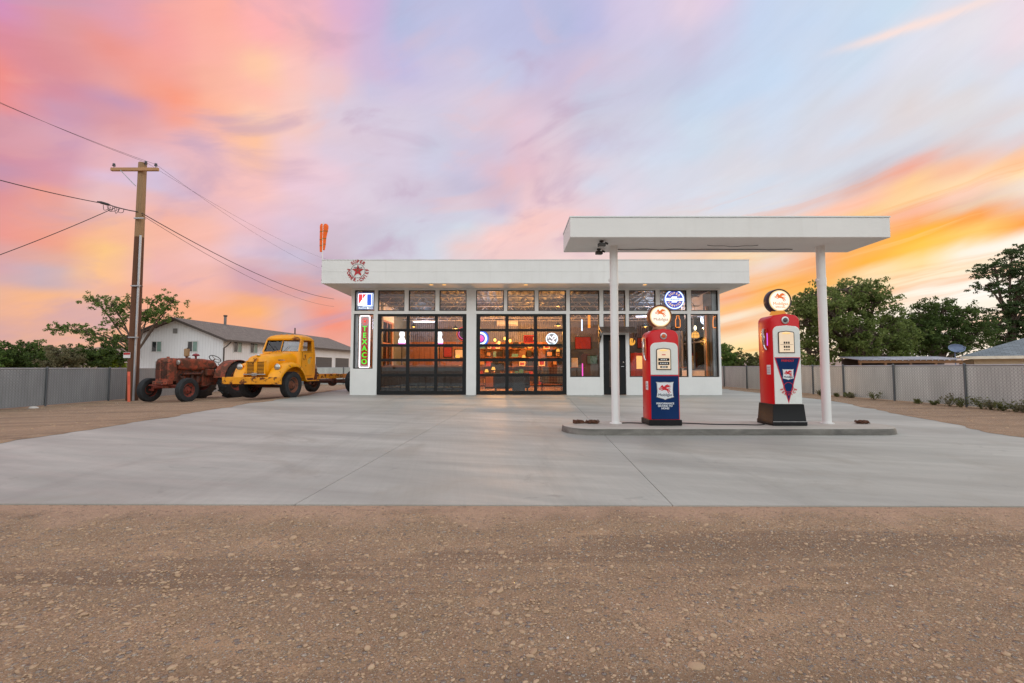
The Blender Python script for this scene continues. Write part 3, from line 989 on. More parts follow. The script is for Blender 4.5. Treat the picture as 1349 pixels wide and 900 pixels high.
DARK = mk('dark bronze metal', (.05, .048, .045), .45, metal=.3)
for (px, py, yy, lab) in ((792.5, 319.5, 7.12, 'small dark floodlight under the canopy, nearer its front edge'), (789, 332, 7.62, 'small dark floodlight under the canopy, close to the left post')):
    p = at(px, py, yy)
    t = thing('floodlight', lab, 'floodlight', (p.x, yy, cz0), rz=.2)
    mb = MB()
    mb.cyl((0, 0, -.004), (0, 0, -.022), .035, DARK, n=16)
    mb.box(-.012, .012, -.01, .01, -.05, -.02, DARK)
    mb.build('mount', t)
    mb = MB()
    mb.box(-.055, .055, -.045, .035, -.098, -.045, DARK)
    mb.build('housing', t, bevel=.006)
    mb = MB()
    mb.box(-.045, .045, -.03, .02, -.102, -.0985, mk('frosted lamp glass', (.35, .33, .3), .2))
    mb.build('lens', t)
    mb = MB()
    mb.cyl((.06, 0, -.03), (.10, -.02, -.055), .016, DARK, n=10)
    mb.build('sensor', t)

# ------------------------------------------------------------------ the white station
def rebase(root, loc):
    loc = Vector(loc)
    root.location = loc
    for ch in root.children:
        ch.location -= loc


rebase(canopy, (3.4, 7.48, ITOP))
rebase(isl, (3.4, 7.34, 0))

FY = 17.0
BLACK = mk('black door aluminium', (.012, .013, .014), .45, var=.1, spec=.25)
GLASS = glassmat('window glass', (.90, .93, .95), 1.35)
WOODI = mk('warm plank wall', lin((150, 92, 52)), .6, var=.35, vscale=3, streak=(9, 9, .6), bump=.1)
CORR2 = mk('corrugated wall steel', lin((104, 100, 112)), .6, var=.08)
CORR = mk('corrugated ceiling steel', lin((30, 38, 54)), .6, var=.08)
FLOORI = mk('polished shop floor', lin((150, 120, 105)), .25, var=.15)
st_ = thing('gas_station', 'low white flat roofed filling station with two black glazed bay doors', 'gas station')
wx0, wx1 = at(462, 450, FY).x, at(949.5, 450, FY).x
WTOP = 3.985

TOP_ROW = [(467, 493.3), (497.8, 532.8), (538.2, 573.5), (578.8, 614.6), (627.2, 663.8), (668.3, 704.4), (709.4, 746), (750.8, 789.8), (794.9, 823.9), (828.8, 864), (869.5, 905), (910.6, 946.2)]
ops = []
ztop0, ztop1 = at(674, 409.7, FY).z, at(674, 382.3, FY).z
zlow1 = at(674, 413.6, FY).z
for a, c in TOP_ROW:
    ops.append(('window', at(a, 396, FY).x, at(c, 396, FY).x, ztop0, ztop1))
zsill = at(674, 496.8, FY).z
ops.append(('window', at(465.3, 450, FY).x, at(491.4, 450, FY).x, at(674, 485.8, FY).z, zlow1))
DOORS = [('garage_door', at(496.6, 467, FY).x, at(614.3, 467, FY).x, 0, zlow1), ('garage_door', at(627.2, 467, FY).x, at(746.3, 467, FY).x, 0, zlow1)]
ops += DOORS
for a, c in ((750.8, 790.2), (829.0, 866.2), (870.2, 906.6), (910.8, 947.0)):
    ops.append(('window', at(a, 455, FY).x, at(c, 455, FY).x, zsill, zlow1))
zdt = at(674, 441, FY).z
ops.append(('window', at(795, 424, FY).x, at(824.6, 424, FY).x, zdt + .13, zlow1))
ops.append(('entrance_door', at(795, 480, FY).x, at(824.8, 480, FY).x, 0, zdt))


def wall_with_openings(mb, m, u0, u1, z0, z1, holes, front, back, horizontal=True):
    """a wall sheet of real thickness with rectangular openings; u runs along x (or y)"""
    us = sorted({u0, u1, *[h[0] for h in holes], *[h[1] for h in holes]})
    zs = sorted({z0, z1, *[h[2] for h in holes], *[h[3] for h in holes]})
    P = (lambda u, d, z: (u, d, z)) if horizontal else (lambda u, d, z: (d, u, z))
    solid = lambda i, j: 0 <= i < len(us) - 1 and 0 <= j < len(zs) - 1 and not any(h[0] <= (us[i] + us[i + 1]) / 2 <= h[1] and h[2] <= (zs[j] + zs[j + 1]) / 2 <= h[3] for h in holes)
    vs, fs = [], []
    def quad(*p):
        k = len(vs)
        vs.extend(p)
        fs.append((k, k + 1, k + 2, k + 3))
    for i in range(len(us) - 1):
        for j in range(len(zs) - 1):
            if not solid(i, j):
                continue
            a, c, l, h = us[i], us[i + 1], zs[j], zs[j + 1]
            quad(P(a, front, l), P(c, front, l), P(c, front, h), P(a, front, h))
            quad(P(a, back, l), P(a, back, h), P(c, back, h), P(c, back, l))
            if not solid(i - 1, j):
                quad(P(a, front, l), P(a, front, h), P(a, back, h), P(a, back, l))
            if not solid(i + 1, j):
                quad(P(c, front, l), P(c, back, l), P(c, back, h), P(c, front, h))
            if not solid(i, j - 1):
                quad(P(a, front, l), P(a, back, l), P(c, back, l), P(c, front, l))
            if not solid(i, j + 1):
                quad(P(a, front, h), P(c, front, h), P(c, back, h), P(a, back, h))
    mb.add(vs, fs, m)


BY = 25.4
mb = MB()
wall_with_openings(mb, WHITE, wx0, wx1, 0.004, WTOP, [o[1:] for o in ops], FY, FY + .2)
mb.build('front_wall', st_)
SIDEW = [(18.2, 20.1, 1.05, 3.2), (20.5, 22.4, 1.05, 3.2)]
mb = MB()
wall_with_openings(mb, WHITE, FY + .202, BY, .004, WTOP, SIDEW, wx0, wx0 + .2, False)
mb.build('side_wall', st_)
mb = MB()
wall_with_openings(mb, WHITE, FY + .202, BY, .004, WTOP, [(18.0, 20.4, .9, 3.2)], wx1 - .2, wx1, False)
mb.build('side_wall', st_)
mb = MB()
mb.box(wx0 + .202, wx1 - .202, BY - .2, BY, .004, WTOP, WHITE)
mb.build('back_wall', st_)
# interior linings
mb = MB()
mb.box(wx0 + .205, 2.2, BY - .225, BY - .203, .012, 2.45, WOODI)
sl_ = MB()
sl_.box(2.201, wx1 - .205, BY - .225, BY - .203, .012, 2.45, mk('slate wall paint', lin((74, 80, 88)), .6, var=.15))
for i in range(28):
    x = wx0 + .3 + i * .3
    if x < 2.1:
        mb.box(x, x + .012, BY - .231, BY - .226, .014, 2.44, mk('plank gap', (.03, .018, .01), .8))
sl_.box(wx1 - .222, wx1 - .203, FY + .21, 17.98, .012, WTOP - .06, mk('slate wall paint', lin((74, 80, 88)), .6))
sl_.box(wx1 - .222, wx1 - .203, 20.42, BY - .23, .012, WTOP - .06, mk('slate wall paint', lin((74, 80, 88)), .6))
ol_ = MB()
for y0_, y1_ in ((FY + .21, 18.18), (20.12, 20.48), (22.42, BY - .23)):
    ol_.box(wx0 + .203, wx0 + .222, y0_, y1_, .012, WTOP - .06, mk('olive wall paint', lin((104, 104, 84)), .6, var=.15))
mb.build('plank_lining', st_)
sl_.build('slate_lining', st_)
ol_.build('olive_lining', st_)
mb = MB()
n = int((wx1 - wx0 - .42) / .11)
pts = []
for i in range(n + 1):
    x = wx0 + .21 + i * .11
    pts += [(x, BY - .205 - .0), (x + .03, BY - .205 - .022), (x + .08, BY - .205 - .022)]
vs, fs = [], []
for x, y in pts:
    vs += [(x, y, 2.452), (x, y, WTOP)]
for i in range(len(pts) - 1):
    fs.append((2 * i, 2 * i + 2, 2 * i + 3, 2 * i + 1))
mb.add(vs, fs, CORR2)
mb.build('steel_lining', st_)
mb = MB()
mb.box(wx0 + .202, wx1 - .202, FY + .202, BY - .202, .006, .012, FLOORI)
mb.build('floor', st_)
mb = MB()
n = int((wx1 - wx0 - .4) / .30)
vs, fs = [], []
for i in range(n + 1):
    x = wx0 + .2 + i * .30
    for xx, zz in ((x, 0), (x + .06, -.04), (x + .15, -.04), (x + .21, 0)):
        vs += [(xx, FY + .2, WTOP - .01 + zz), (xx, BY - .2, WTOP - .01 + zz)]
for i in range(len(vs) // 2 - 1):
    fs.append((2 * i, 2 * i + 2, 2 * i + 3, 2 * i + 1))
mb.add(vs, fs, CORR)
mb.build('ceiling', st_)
JOIST = mk('pale joist steel', lin((190, 182, 176)), .5, metal=.2)
for yj in (18.4, 19.9, 21.4, 22.9, 24.2):
    mb = MB()
    z0j, z1j = 3.52, 3.90
    for zz in (z0j, z1j):
        mb.box(wx0 + .21, wx1 - .21, yj - .035, yj + .035, zz - .018, zz + .018, JOIST)
    x, up, k = wx0 + .25, True, 0
    while x + .3 < wx1 - .22:
        mb.cyl((x, yj, z0j if up else z1j), (x + .3, yj, z1j if up else z0j), .016, JOIST, n=6)
        x, up = x + .3, not up
    mb.build('joist', st_)

# roof with its deep white fascia
rx0, rx1, ry0 = at(424, 357, 15.94).x, at(987, 357, 15.94).x, 15.94
mb = MB()
mb.box(rx0 + .01, rx1 - .01, ry0 + .01, 26.2, WTOP + .001, 4.80, WHITE)
rf = mb.build('roof', st_)
for z0_, z1_ in ((WTOP + .004, 4.395), (4.401, 4.815)):
    MB().box(rx0, rx1, ry0, ry0 + .009, z0_, z1_, WHITE).build('fascia', rf)
    for sx in (rx0, rx1 - .009):
        MB().box(sx, sx + .009, ry0 + .0095, 26.2, z0_, z1_, WHITE).build('fascia', rf)
mb = MB()
mb.box(rx0 - .012, rx1 + .012, ry0 - .012, 26.22, 4.816, 4.84, mk('roof edge metal', (.62, .63, .63), .4, metal=.2))
mb.build('roof_edge', rf)
SPOT = glow('amber glowing disc', (1.0, .50, .14), 1.6)
for px in (568, 585, 693, 850):  # flat amber glowing discs along the front of the soffit
    p = at(px, 374.2, 16.10)
    mb = MB()
    mb.cyl((p.x, 16.14, WTOP - .001), (p.x, 16.14, WTOP - .012), .085, WHITE2, n=20)
    f = mb.build('soffit_disc', st_)
    MB().cyl((p.x, 16.14, WTOP - .0125), (p.x, 16.14, WTOP - .016), .07, SPOT, n=20).build('lens', f)

# windows, bay doors, entrance
for kind, a, c, l, h in ops:
    if kind == 'window':
        f = MB()
        y0, y1, w = FY + .06, FY + .12, .032
        f.box(a + .001, a + w, y0, y1, l + .001, h - .001, BLACK)
        f.box(c - w, c - .001, y0, y1, l + .001, h - .001, BLACK)
        f.box(a + w, c - w, y0, y1, l + .001, l + w, BLACK)
        f.box(a + w, c - w, y0, y1, h - w, h - .001, BLACK)
        fo = f.build('window', st_)
        MB().box(a + w, c - w, FY + .085, FY + .093, l + w, h - w, GLASS).build('pane', fo)
    elif kind == 'garage_door':
        f = MB()
        y0, y1 = FY + .05, FY + .11
        W, H = c - a, h - l
        T = .145
        f.box(a + .002, a + T, y0 - .02, y1, .012, h - .002, BLACK)
        f.box(c - T, c - .002, y0 - .02, y1, .012, h - .002, BLACK)
        f.box(a + T, c - T, y0 - .02, y1, h - .09, h - .002, BLACK)
        f.box(a + T, c - T, y0 - .02, y1, .012, .15, BLACK)
        iw = (W - 2 * T - 2 * .125) / 3
        xm = [a + T + iw, a + T + 2 * iw + .125]
        rows_ = [at(674, y, FY).z for y in (434.9, 455.0, 474.4, 494.4)]
        zs = [h - .09] + rows_ + [.15]
        for x in xm:
            f.box(x, x + .125, y0 - .004, y1 - .004, .151, h - .091, BLACK)
        for z in rows_:
            f.box(a + T + .001, c - T - .001, y0, y1, z - .05, z + .05, BLACK)
            f.box(a + T + .001, c - T - .001, y0 - .012, y0 - .001, z - .006, z + .006, BLACK)
        fo = f.build('garage_door', st_)
        g = MB()
        g.box(a + T, c - T, FY + .078, FY + .086, .15, h - .09, GLASS)
        g.build('pane', fo)
        hd = MB()
        hd.box((a + c) / 2 - .06, (a + c) / 2 + .06, y0 - .05, y0 - .021, .07, .09, BLACK)
        hd.build('handle', fo)
    else:
        f = MB()
        y0, y1 = FY + .05, FY + .10
        dw = c - a
        gx0, gx1 = a + dw * .27, c - dw * .27
        gz0, gz1 = .30, h - .22
        f.box(a + .004, gx0, y0, y1, .016, h - .004, BLACK)
        f.box(gx1, c - .004, y0, y1, .016, h - .004, BLACK)
        f.box(gx0, gx1, y0, y1, .016, gz0, BLACK)
        f.box(gx0, gx1, y0, y1, gz1, h - .004, BLACK)
        fo = f.build('entrance_door', st_)
        MB().box(gx0, gx1, FY + .07, FY + .078, gz0, gz1, GLASS).build('pane', fo)
        hd = MB()
        chrome = mk('chrome', (.7, .7, .7), .15, metal=1)
        hx = c - .09
        hd.cyl((hx, y0, 1.06), (hx, y0 - .05, 1.06), .012, chrome, n=10)
        hd.cyl((hx + .005, y0 - .05, 1.06), (hx - .10, y0 - .05, 1.06), .011, chrome, n=10)
        hd.build('handle', fo)
        MB().cyl((hx, y0 - .001, 1.22), (hx, y0 - .02, 1.22), .028, chrome, n=16).build('lock', fo)
for (u0, u1, z0_, z1_), xs_ in [(w, wx0) for w in SIDEW] + [((18.0, 20.4, .9, 3.2), wx1 - .2)]:
    TIM = mk('window timber', lin((176, 118, 86)), .6, var=.2) if xs_ < 0 else mk('dark window timber', lin((70, 74, 80)), .6)
    f = MB()
    for y in (u0, (u0 + u1) / 2 - .035, u1 - .07):
        f.box(xs_ + .06, xs_ + .14, y + .001, y + .069, z0_ + .001, z1_ - .001, TIM)
    for z in (z0_ + .001, (z0_ + z1_) / 2, z1_ - .061):
        f.box(xs_ + .07, xs_ + .13, u0 + .07, u1 - .07, z, z + .06, TIM)
    fo = f.build('window', st_)
    MB().box(xs_ + .097, xs_ + .103, u0 + .03, u1 - .03, z0_ + .03, z1_ - .03, GLASS).build('pane', fo)
# door hood
AWN = mk('brown awning metal', lin((92, 76, 66)), .5, metal=.3)
hx0, hx1 = at(789, 435, FY).x, at(835, 435, FY).x
zt, zb = at(674, 430.5, FY).z, at(674, 438.6, 16.5).z
mb = MB()
mb.prism([(FY - .003, zt), (FY - .003, zt - .05), (16.46, zb), (16.46, zb + .03)], hx0, hx1, AWN, M=Matrix(((0, 1, 0, 0), (1, 0, 0, 0), (0, 0, 1, 0), (0, 0, 0, 1))))
for i in range(8):
    x = hx0 + .04 + i * (hx1 - hx0 - .08) / 7
    mb.prism([(FY - .004, zt + .012), (FY - .004, zt + .002), (16.47, zb + .032), (16.47, zb + .042)], x - .012, x + .012, AWN, M=Matrix(((0, 1, 0, 0), (1, 0, 0, 0), (0, 0, 1, 0), (0, 0, 0, 1))))
aw = mb.build('door_hood', st_)
for x in (hx0 + .015, hx1 - .04):
    mb = MB()
    mb.box(x, x + .025, FY - .03, FY - .003, zb - .32, zt - .06, BLACK)
    mb.cyl((x + .012, FY - .02, zb - .30), (x + .012, 16.52, zb + .0), .012, BLACK, n=8)
    mb.build('bracket', aw)
rebase(st_, ((wx0 + wx1) / 2, FY, 0))

# small wall camera beside the hood
t = thing('security_camera', 'small black camera on the white wall beside the brown door hood', 'camera', (at(792, 436, FY).x - .06, FY - .002, 2.18))
MB().cyl((0, 0, 0), (0, -.03, 0), .05, DARK, n=16).build('base', t)
MB().cyl((0, -.03, -.01), (0, -.12, -.05), .035, DARK, n=16).build('lens_tube', t)

# ------------------------------------------------------------------ signs on the station
RED = mk('sign red', lin((178, 30, 36)), .5, var=.12)
STARG = mk('dark outline paint', (.02, .02, .02), .6)


def star_poly(r0, r1, n=5, a0=0.0):
    return [((r0 if i % 2 == 0 else r1) * math.sin(a0 + PI * i / n), (r0 if i % 2 == 0 else r1) * math.cos(a0 + PI * i / n)) for i in range(2 * n)]


p = at(471.5, 357, ry0)
t = thing('round_star_sign', 'round red star emblem with circular red lettering on the white fascia', 'sign', (p.x, ry0 - .002, p.z))
mb = MB()
mb.prism(star_poly(.225, .088), -.012, 0, RED)
mb.build('star', t)
MB().ring(.245, .005, STARG, 48, 6, M=Matrix.Translation((0, -.006, 0))).build('ring', t)
DKRED = mk('sign dark red', lin((172, 16, 26)), .5, var=.12)
mb = MB()
mb.arc_text('SUPER', .155, .335, 0, DKRED, y=-.005, depth=.01, bold=.032, step=.32)
mb.build('lettering', t)
mb = MB()
mb.arc_text('POWER-CHIEF', .155, .335, PI, DKRED, y=-.005, depth=.01, bold=.032, step=.335, inward=True, wide=.95)
mb.build('lettering', t)
mb = MB()
mb.text('TEXACO', .075, STARG, 0, -.014, .105, .004, .01)
mb.text('T', .09, mk('sign green', lin((20, 110, 60)), .5), 0, -.0145, 0, .004, .05)
mb.build('lettering', t)


def rrect(x0, x1, z0, z1, r, n=6):
    out = []
    for cx, cz, a0 in ((x1 - r, z1 - r, 0), (x0 + r, z1 - r, 90), (x0 + r, z0 + r, 180), (x1 - r, z0 + r, 270)):
        for i in range(n + 1):
            a = R(a0 + 90 * i / n)
            out.append((cx + r * math.cos(a), cz + r * math.sin(a)))
    return out


def neon_outline(mb, poly, r, m, y=0):
    mb.tube([(x, y, z) for x, z in poly], r, m, 8, True)


NW = glow('white neon', (1, .86, .88), 2.6)
NWB = glow('cool white neon', (.78, .89, 1), 2.4)
NG = glow('green neon', (.05, .95, .05), 1.5)
NO = glow('orange neon', (1, .26, .03), 1.7)
NP = glow('pink neon', (1, .10, .50), 1.8)
NB_ = glow('blue neon', (.05, .18, 1), 2)
NR = glow('red neon', (1, .05, .03), 1.5)
SY = FY + .165
a, c = at(481, 415.5, SY), at(481, 485, SY)
zc_, hh = (a.z + c.z) / 2, (a.z - c.z)
t = thing('neon_sign', 'tall narrow red neon sign with stacked green letters in the left side window', 'neon sign', (a.x + .0, SY, zc_))
w = .205
mb = MB()
mb.prism(rrect(-w, w, -hh / 2, hh / 2, .06), 0, .05, mk('neon back box', lin((225, 215, 210)), .5, emit=(1, .7, .68), estr=.12))
mb.build('case', t)
mb = MB()
mb.prism(rrect(-w + .085, w - .085, -hh / 2 + .10, hh / 2 - .40, .02), -.006, -.001, mk('lit red panel', lin((200, 40, 36)), .5, emit=(.9, .05, .03), estr=.30))
mb.build('panel', t)
mb = MB()
neon_outline(mb, rrect(-w + .02, w - .02, -hh / 2 + .02, hh / 2 - .02, .06), .017, NW, -.015)
mb.build('border_tube', t)
mb = MB()
for i, ch in enumerate('TEXACO'):
    mb.text(ch, .27, NG, 0, -.02, hh / 2 - .52 - i * .248, .012, .012)
mb.build('lettering', t)
mb = MB()
mb.prism(star_poly(.085, .034), -.012, -.002, NR, M=Matrix.Translation((0, 0, hh / 2 - .23)))
mb.ring(.115, .008, NR, 32, 6, M=Matrix.Translation((0, -.008, hh / 2 - .23)))
mb.build('star', t)

a, c = at(472.6, 388, SY), at(491.0, 402.5, SY)
W2, H2 = c.x - a.x, a.z - c.z
t = thing('neon_sign', 'lit red, white and blue square emblem sign in the top left window', 'neon sign', ((a.x + c.x) / 2, SY, (a.z + c.z) / 2))
LR, LW, LB = (mk('lit ' + n_, lin(q), .5, emit=lin(q), estr=e_) for n_, q, e_ in (('red face', (226, 30, 40), 1.3), ('white face', (255, 255, 255), 1.5), ('blue face', (20, 80, 200), 1.5)))
hw, hz = W2 / 2, H2 / 2
mb = MB()
mb.box(-hw - .03, hw + .03, .012, .05, -hz - .16, hz + .08, mk('sign back panel', (.10, .14, .24), .5, emit=(.06, .12, .35), estr=.5))
mb.build('case', t)
mb = MB()
mb.prism([(-hw, hz), (.0, hz), (-hw, -hz * .7)], 0, .01, LR)
mb.prism([(hw * .22, hz), (hw * .78, hz), (hw * .78, -hz), (hw * .22, -hz)], 0, .01, LB)
mb.prism([(.012, hz), (hw * .2, hz), (hw * .2, -hz), (-hw, -hz), (-hw, -hz * .78)], 0, .01, LW)
mb.build('emblem', t)
mb = MB()
neon_outline(mb, rrect(-hw - .01, hw * .84, -hz - .01, hz + .02, .02), .011, NW, -.01)
neon_outline(mb, rrect(-hw + .15, hw + .01, -hz - .03, hz + .03, .02), .007, NWB, -.012)
mb.build('border_tube', t)
mb = MB()
mb.text('American Motors', .075, LW, 0, .006, -hz - .095, .006, .015)
mb.build('lettering', t)

p = at(888.4, 394.6, SY)
t = thing('neon_sign', 'round blue neon sign with white band across, upper window above the pump globe', 'neon sign', (p.x, SY, p.z))
r_ = .345
MB().cyl((0, .012, 0), (0, .05, 0), r_ * 1.06, mk('lit deep blue', lin((20, 50, 150)), .5, emit=lin((16, 50, 190)), estr=.9), n=48).build('case', t)
mb = MB()
mb.ring(r_, .018, NWB, 56, 8)
mb.ring(r_ * 1.06, .010, NB_, 56, 8)
mb.build('border_tube', t)
mb = MB()
bt = [(-.32, -.055), (-.32, .055), (-.12, .055), (-.085, .115), (.12, .115), (.085, .055), (.32, .055), (.32, -.055), (.12, -.055), (.085, -.115), (-.12, -.115), (-.085, -.055)]
mb.prism(bt, 0, .01, LW)
mb.build('band', t)
mb = MB()
OR2 = glow('warm sign letters', (1, .62, .30), 1.6)
mb.arc_text('SUPER', .12, .235, 0, OR2, y=.0, depth=.008, bold=.02, step=.42)
mb.arc_text('SERVICE', .115, .245, PI, OR2, y=.0, depth=.008, bold=.02, step=.36, inward=True)
mb.text('CHEVROLET', .085, LB, 0, -.003, 0, .006, .02)
mb.build('lettering', t)

bottle = [(-.10, -.24), (-.10, .06), (-.055, .14), (-.055, .24), (.055, .24), (.055, .14), (.10, .06), (.10, -.24), (.07, -.27), (-.07, -.27)]
for px, py, s_, lab, pan in ((893, 423.3, .86, 'orange bottle shaped neon outline on a purple panel right of the pump globe', True), (942, 424, .82, 'orange bottle shaped neon outline alone in the rightmost lower window', False)):
    p = at(px, py, SY)
    t = thing('neon_sign', lab, 'neon sign', (p.x, SY, p.z), group='bottle shaped neon signs')
    mb = MB()
    neon_outline(mb, [(x * s_, z * s_) for x, z in bottle], .014, NO)
    mb.build('tube', t)
    if pan:
        MB().box(-.27, .26, .03, .05, -.36, .30, mk('purple panel', lin((60, 26, 40)), .5)).build('back_panel', t)
    else:
        mb = MB()
        mb.box(-.02, .02, .016, .03, -.26, .30, BLACK)
        mb.build('holder', t)

# vertical tube signs in the window beside the right bay
for px, y0, y1, m, lab in ((776, 414.5, 432, NO, 'orange vertical neon tube sign in the window left of the entrance'),
                           (766.5, 421, 436, NWB, 'cool blue vertical neon tube in the window left of the entrance'),
                           (767.3, 479, 496, NP, 'pink vertical neon tube low in the window left of the entrance')):
    a, c = at(px, y0, SY + .4), at(px, y1, SY + .4)
    t = thing('neon_tube', lab, 'neon sign', (a.x, SY + .4, c.z))
    h_ = a.z - c.z
    mb = MB()
    mb.tube([(0, 0, 0), (0, 0, h_)], .022 if m is not NO else .05, m, 10)
    mb.build('tube', t)
    for z in (.0, h_ - .04):
        MB().box(-.035, .035, .0, .03, z, z + .04, BLACK).build('end_cap', t)

# ------------------------------------------------------------------ inside the station
def lamp(name, loc, energy, col, size=.06):
    l = bpy.data.lights.new(name, 'POINT')
    l.energy, l.color, l.shadow_soft_size = energy, col, size
    o = bpy.data.objects.new(name, l)
    o.location = loc
    C.objects.link(o)
    return o


AMBER = (1, .40, .09)
BULB = glow('amber bulb', (1, .40, .06), 7)
WIRE = mk('lamp wire', (.02, .02, .02), .5)
for k, (px, py, yy) in enumerate(((652, 448, 21.0), (657.5, 451.5, 20.4), (665, 446, 21.6), (672, 449, 21.0))):
    p = at(px, py, yy)
    t = thing('pendant_lamp', '%s amber pendant bulb of the cluster hanging behind the right bay door' % ('leftmost', 'lowest', 'highest', 'rightmost')[k], 'pendant lamp', p, group='amber pendant bulbs')
    MB().ell((0, 0, 0), (.055, .055, .07), BULB, 14, 10).build('bulb', t)
    mb = MB()
    mb.cyl((0, 0, .065), (0, 0, .13), .024, BLACK, n=12)
    mb.cyl((0, 0, .13), (0, 0, 3.5 - p.z), .006, WIRE, n=6)
    mb.build('flex', t)
    if k in (0, 2):
        lamp('pendant_light', (p.x, p.y, p.z - .16), 260, AMBER)
for px, yy, e in ((545, 21.5, 70), (600, 22.5, 240), (735, 21.0, 290), (850, 21.5, 90), (700, 23.6, 340)):  # lamps added to bring the room up to its amber brightness
    p = at(px, 430, yy)
    t = thing('pendant_lamp', {545: 'added cone shaded lamp hanging over the left part of the bar', 600: 'added cone shaded lamp near the pink ring sign', 735: 'added cone shaded lamp hanging above the patterned bench',
                               850: 'added cone shaded lamp hanging inside behind the entrance', 700: 'added cone shaded lamp hanging by the red wall sign'}[px], 'pendant lamp', (p.x, yy, 2.95), group='added cone shaded lamps')
    mb = MB()
    mb.lathe([(.02, .16), (.03, .12), (.17, 0), (.165, 0), (.025, .11)], BLACK, 24, cap=False)
    mb.build('shade', t)
    MB().ell((0, 0, .02), (.04, .04, .05), BULB, 12, 8).build('bulb', t)
    MB().cyl((0, 0, .15), (0, 0, .57), .006, WIRE, n=6).build('flex', t)
    lamp('added_shade_light', (p.x, yy, 2.88), e, AMBER)
TUBE = glow('ceiling tube', (.92, .86, 1), 7)
for px, yy, lab in ((640, 20.6, 'slim white tube light under the ceiling behind the right bay door'), (560, 23.4, 'slim white tube light under the ceiling behind the left bay door'), (855, 21.0, 'added slim white tube light under the ceiling at the right end')):
    p = at(px, 420, yy)
    t = thing('tube_light', lab, 'ceiling light', (p.x, yy, 3.40))
    MB().box(-.65, .65, -.05, .05, .0, .05, WHITE2).build('housing', t)
    MB().tube([(-.6, 0, -.02), (.6, 0, -.02)], .018, TUBE, 8).build('tube', t)
    lamp('tube_glow', (p.x, yy, 3.25), 110 if px == 855 else 60, (.70, .80, 1), .3)  # right-hand tube is added, its stronger blue cools that end

# counter behind the left bay door
BARTOP = mk('varnished bar top', lin((190, 112, 60)), .3, var=.3, vscale=4, streak=(.6, 8, 8))
DKPANEL = mk('dark counter panel', (.03, .032, .035), .45, var=.3)
a, c = at(499, 483, 19.4), at(611, 483, 19.4)
t = thing('bar_counter', 'long bar counter with orange wood top and dark front behind left bay door', 'bar counter', ((a.x + c.x) / 2, 19.4, .012))
L2 = (c.x - a.x) / 2 + .15
MB().box(-L2, L2, -.35, .35, 1.02, 1.10, BARTOP).build('top', t, bevel=.01)
mb = MB()
mb.box(-L2 + .05, L2 - .05, -.22, .25, 0, 1.019, DKPANEL)
for i in range(9):
    x = -L2 + .08 + i * (2 * L2 - .2) / 8
    mb.box(x, x + .05, -.24, -.221, .05, 1.0, DKPANEL)
mb.build('front', t)
MB().tube([(-L2 + .1, -.33, .2), (L2 - .1, -.33, .2)], .02, mk('brass rail', (.5, .32, .12), .3, metal=1), 10).build('foot_rail', t)
WOODS = mk('stool wood', lin((160, 94, 58)), .5, var=.2)
stool = None
for px, lab in ((510, 'wooden bar stool nearest the left jamb of the left bay'), (533, 'second wooden bar stool along the bar counter'), (556, 'third wooden bar stool, at the middle of the counter'), (590, 'wooden bar stool at the right end of the bar counter')):
    p = at(px, 500, 18.6)
    if stool is None:
        stool = thing('bar_stool', lab, 'bar stool', (p.x, 18.6, .012), group='bar stools')
        MB().cyl((0, 0, .70), (0, 0, .74), .18, WOODS, n=20).build('seat', stool, bevel=.01)
        for q in range(4):
            s1, s2 = (1 if q & 1 else -1), (1 if q & 2 else -1)
            MB().cyl((s1 * .11, s2 * .11, .70), (s1 * .18, s2 * .18, 0), .014, BLACK, n=8).build('leg', stool)
        MB().tube([(.15 * math.cos(z), .15 * math.sin(z), .28) for z in [2 * PI * i / 16 for i in range(16)]], .009, BLACK, 6, True).build('foot_ring', stool)
    else:
        dup(stool, (p.x, 18.6, .012), .3, lab)

# white glowing bottle lamps and pink ring sign
WG = glow('white lamp glow', (1, .96, .98), 3)
for px, lab in ((529.5, 'white glowing bottle lamp with pink base, left one behind left bay door'), (579, 'white glowing bottle lamp with pink base, right one behind left bay door')):
    p, q = at(px, 455, 19.6), at(px, 437.5, 19.6)
    t = thing('bottle_lamp', lab, 'lamp', (p.x, 19.6, 1.112))
    hgt = q.z - p.z
    dz = p.z - 1.112
    MB().lathe([(.06, 0), (.02, .02), (.02, dz), (.05, dz)], BLACK, 16).build('stem', t)
    MB().lathe([(.16, dz), (.16, dz + .05), (.15, dz + .09)], NP, 24).build('base', t)
    MB().lathe([(.14, dz + .09), (.15, dz + .2), (.08, dz + hgt * .62), (.11, dz + hgt * .8), (.09, dz + hgt)], WG, 24).build('bottle', t)
for px, py, yy, m1, m2, rr, lab in ((611, 440, 22.5, NR, NP, .34, 'red and pink double ring neon at the right edge of left bay door'),):
    p = at(px, py, yy)
    t = thing('neon_sign', lab, 'neon sign', p)
    mb = MB()
    mb.ring(rr, .014, m1, 40, 6)
    mb.ring(rr * .72, .012, m2, 40, 6)
    mb.build('tube', t)
    MB().cyl((0, .02, 0), (0, .04, 0), rr * 1.1, BLACK, n=40).build('back_disc', t)
p = at(633, 446, 19.0)
t = thing('neon_sign', 'round blue neon with a pink centre at the left edge of right bay door', 'neon sign', p)
mb = MB()
for rr, m in ((.30, NB_), (.255, NWB), (.21, NWB)):
    mb.ring(rr, .018, m, 40, 8)
mb.build('tube', t)
MB().cyl((0, -.004, 0), (0, .01, 0), .14, glow('pink sign centre', (1, .10, .45), 1.6), n=32).build('centre', t)
MB().cyl((0, .02, 0), (0, .05, 0), .36, mk('blue sign disc', (.03, .05, .35), .5, emit=(.02, .06, .6), estr=.5), n=40).build('back_disc', t)
p = at(727, 446.5, 20.5)
t = thing('neon_sign', 'bright white round neon of curled tubes behind the right bay door', 'neon sign', p)
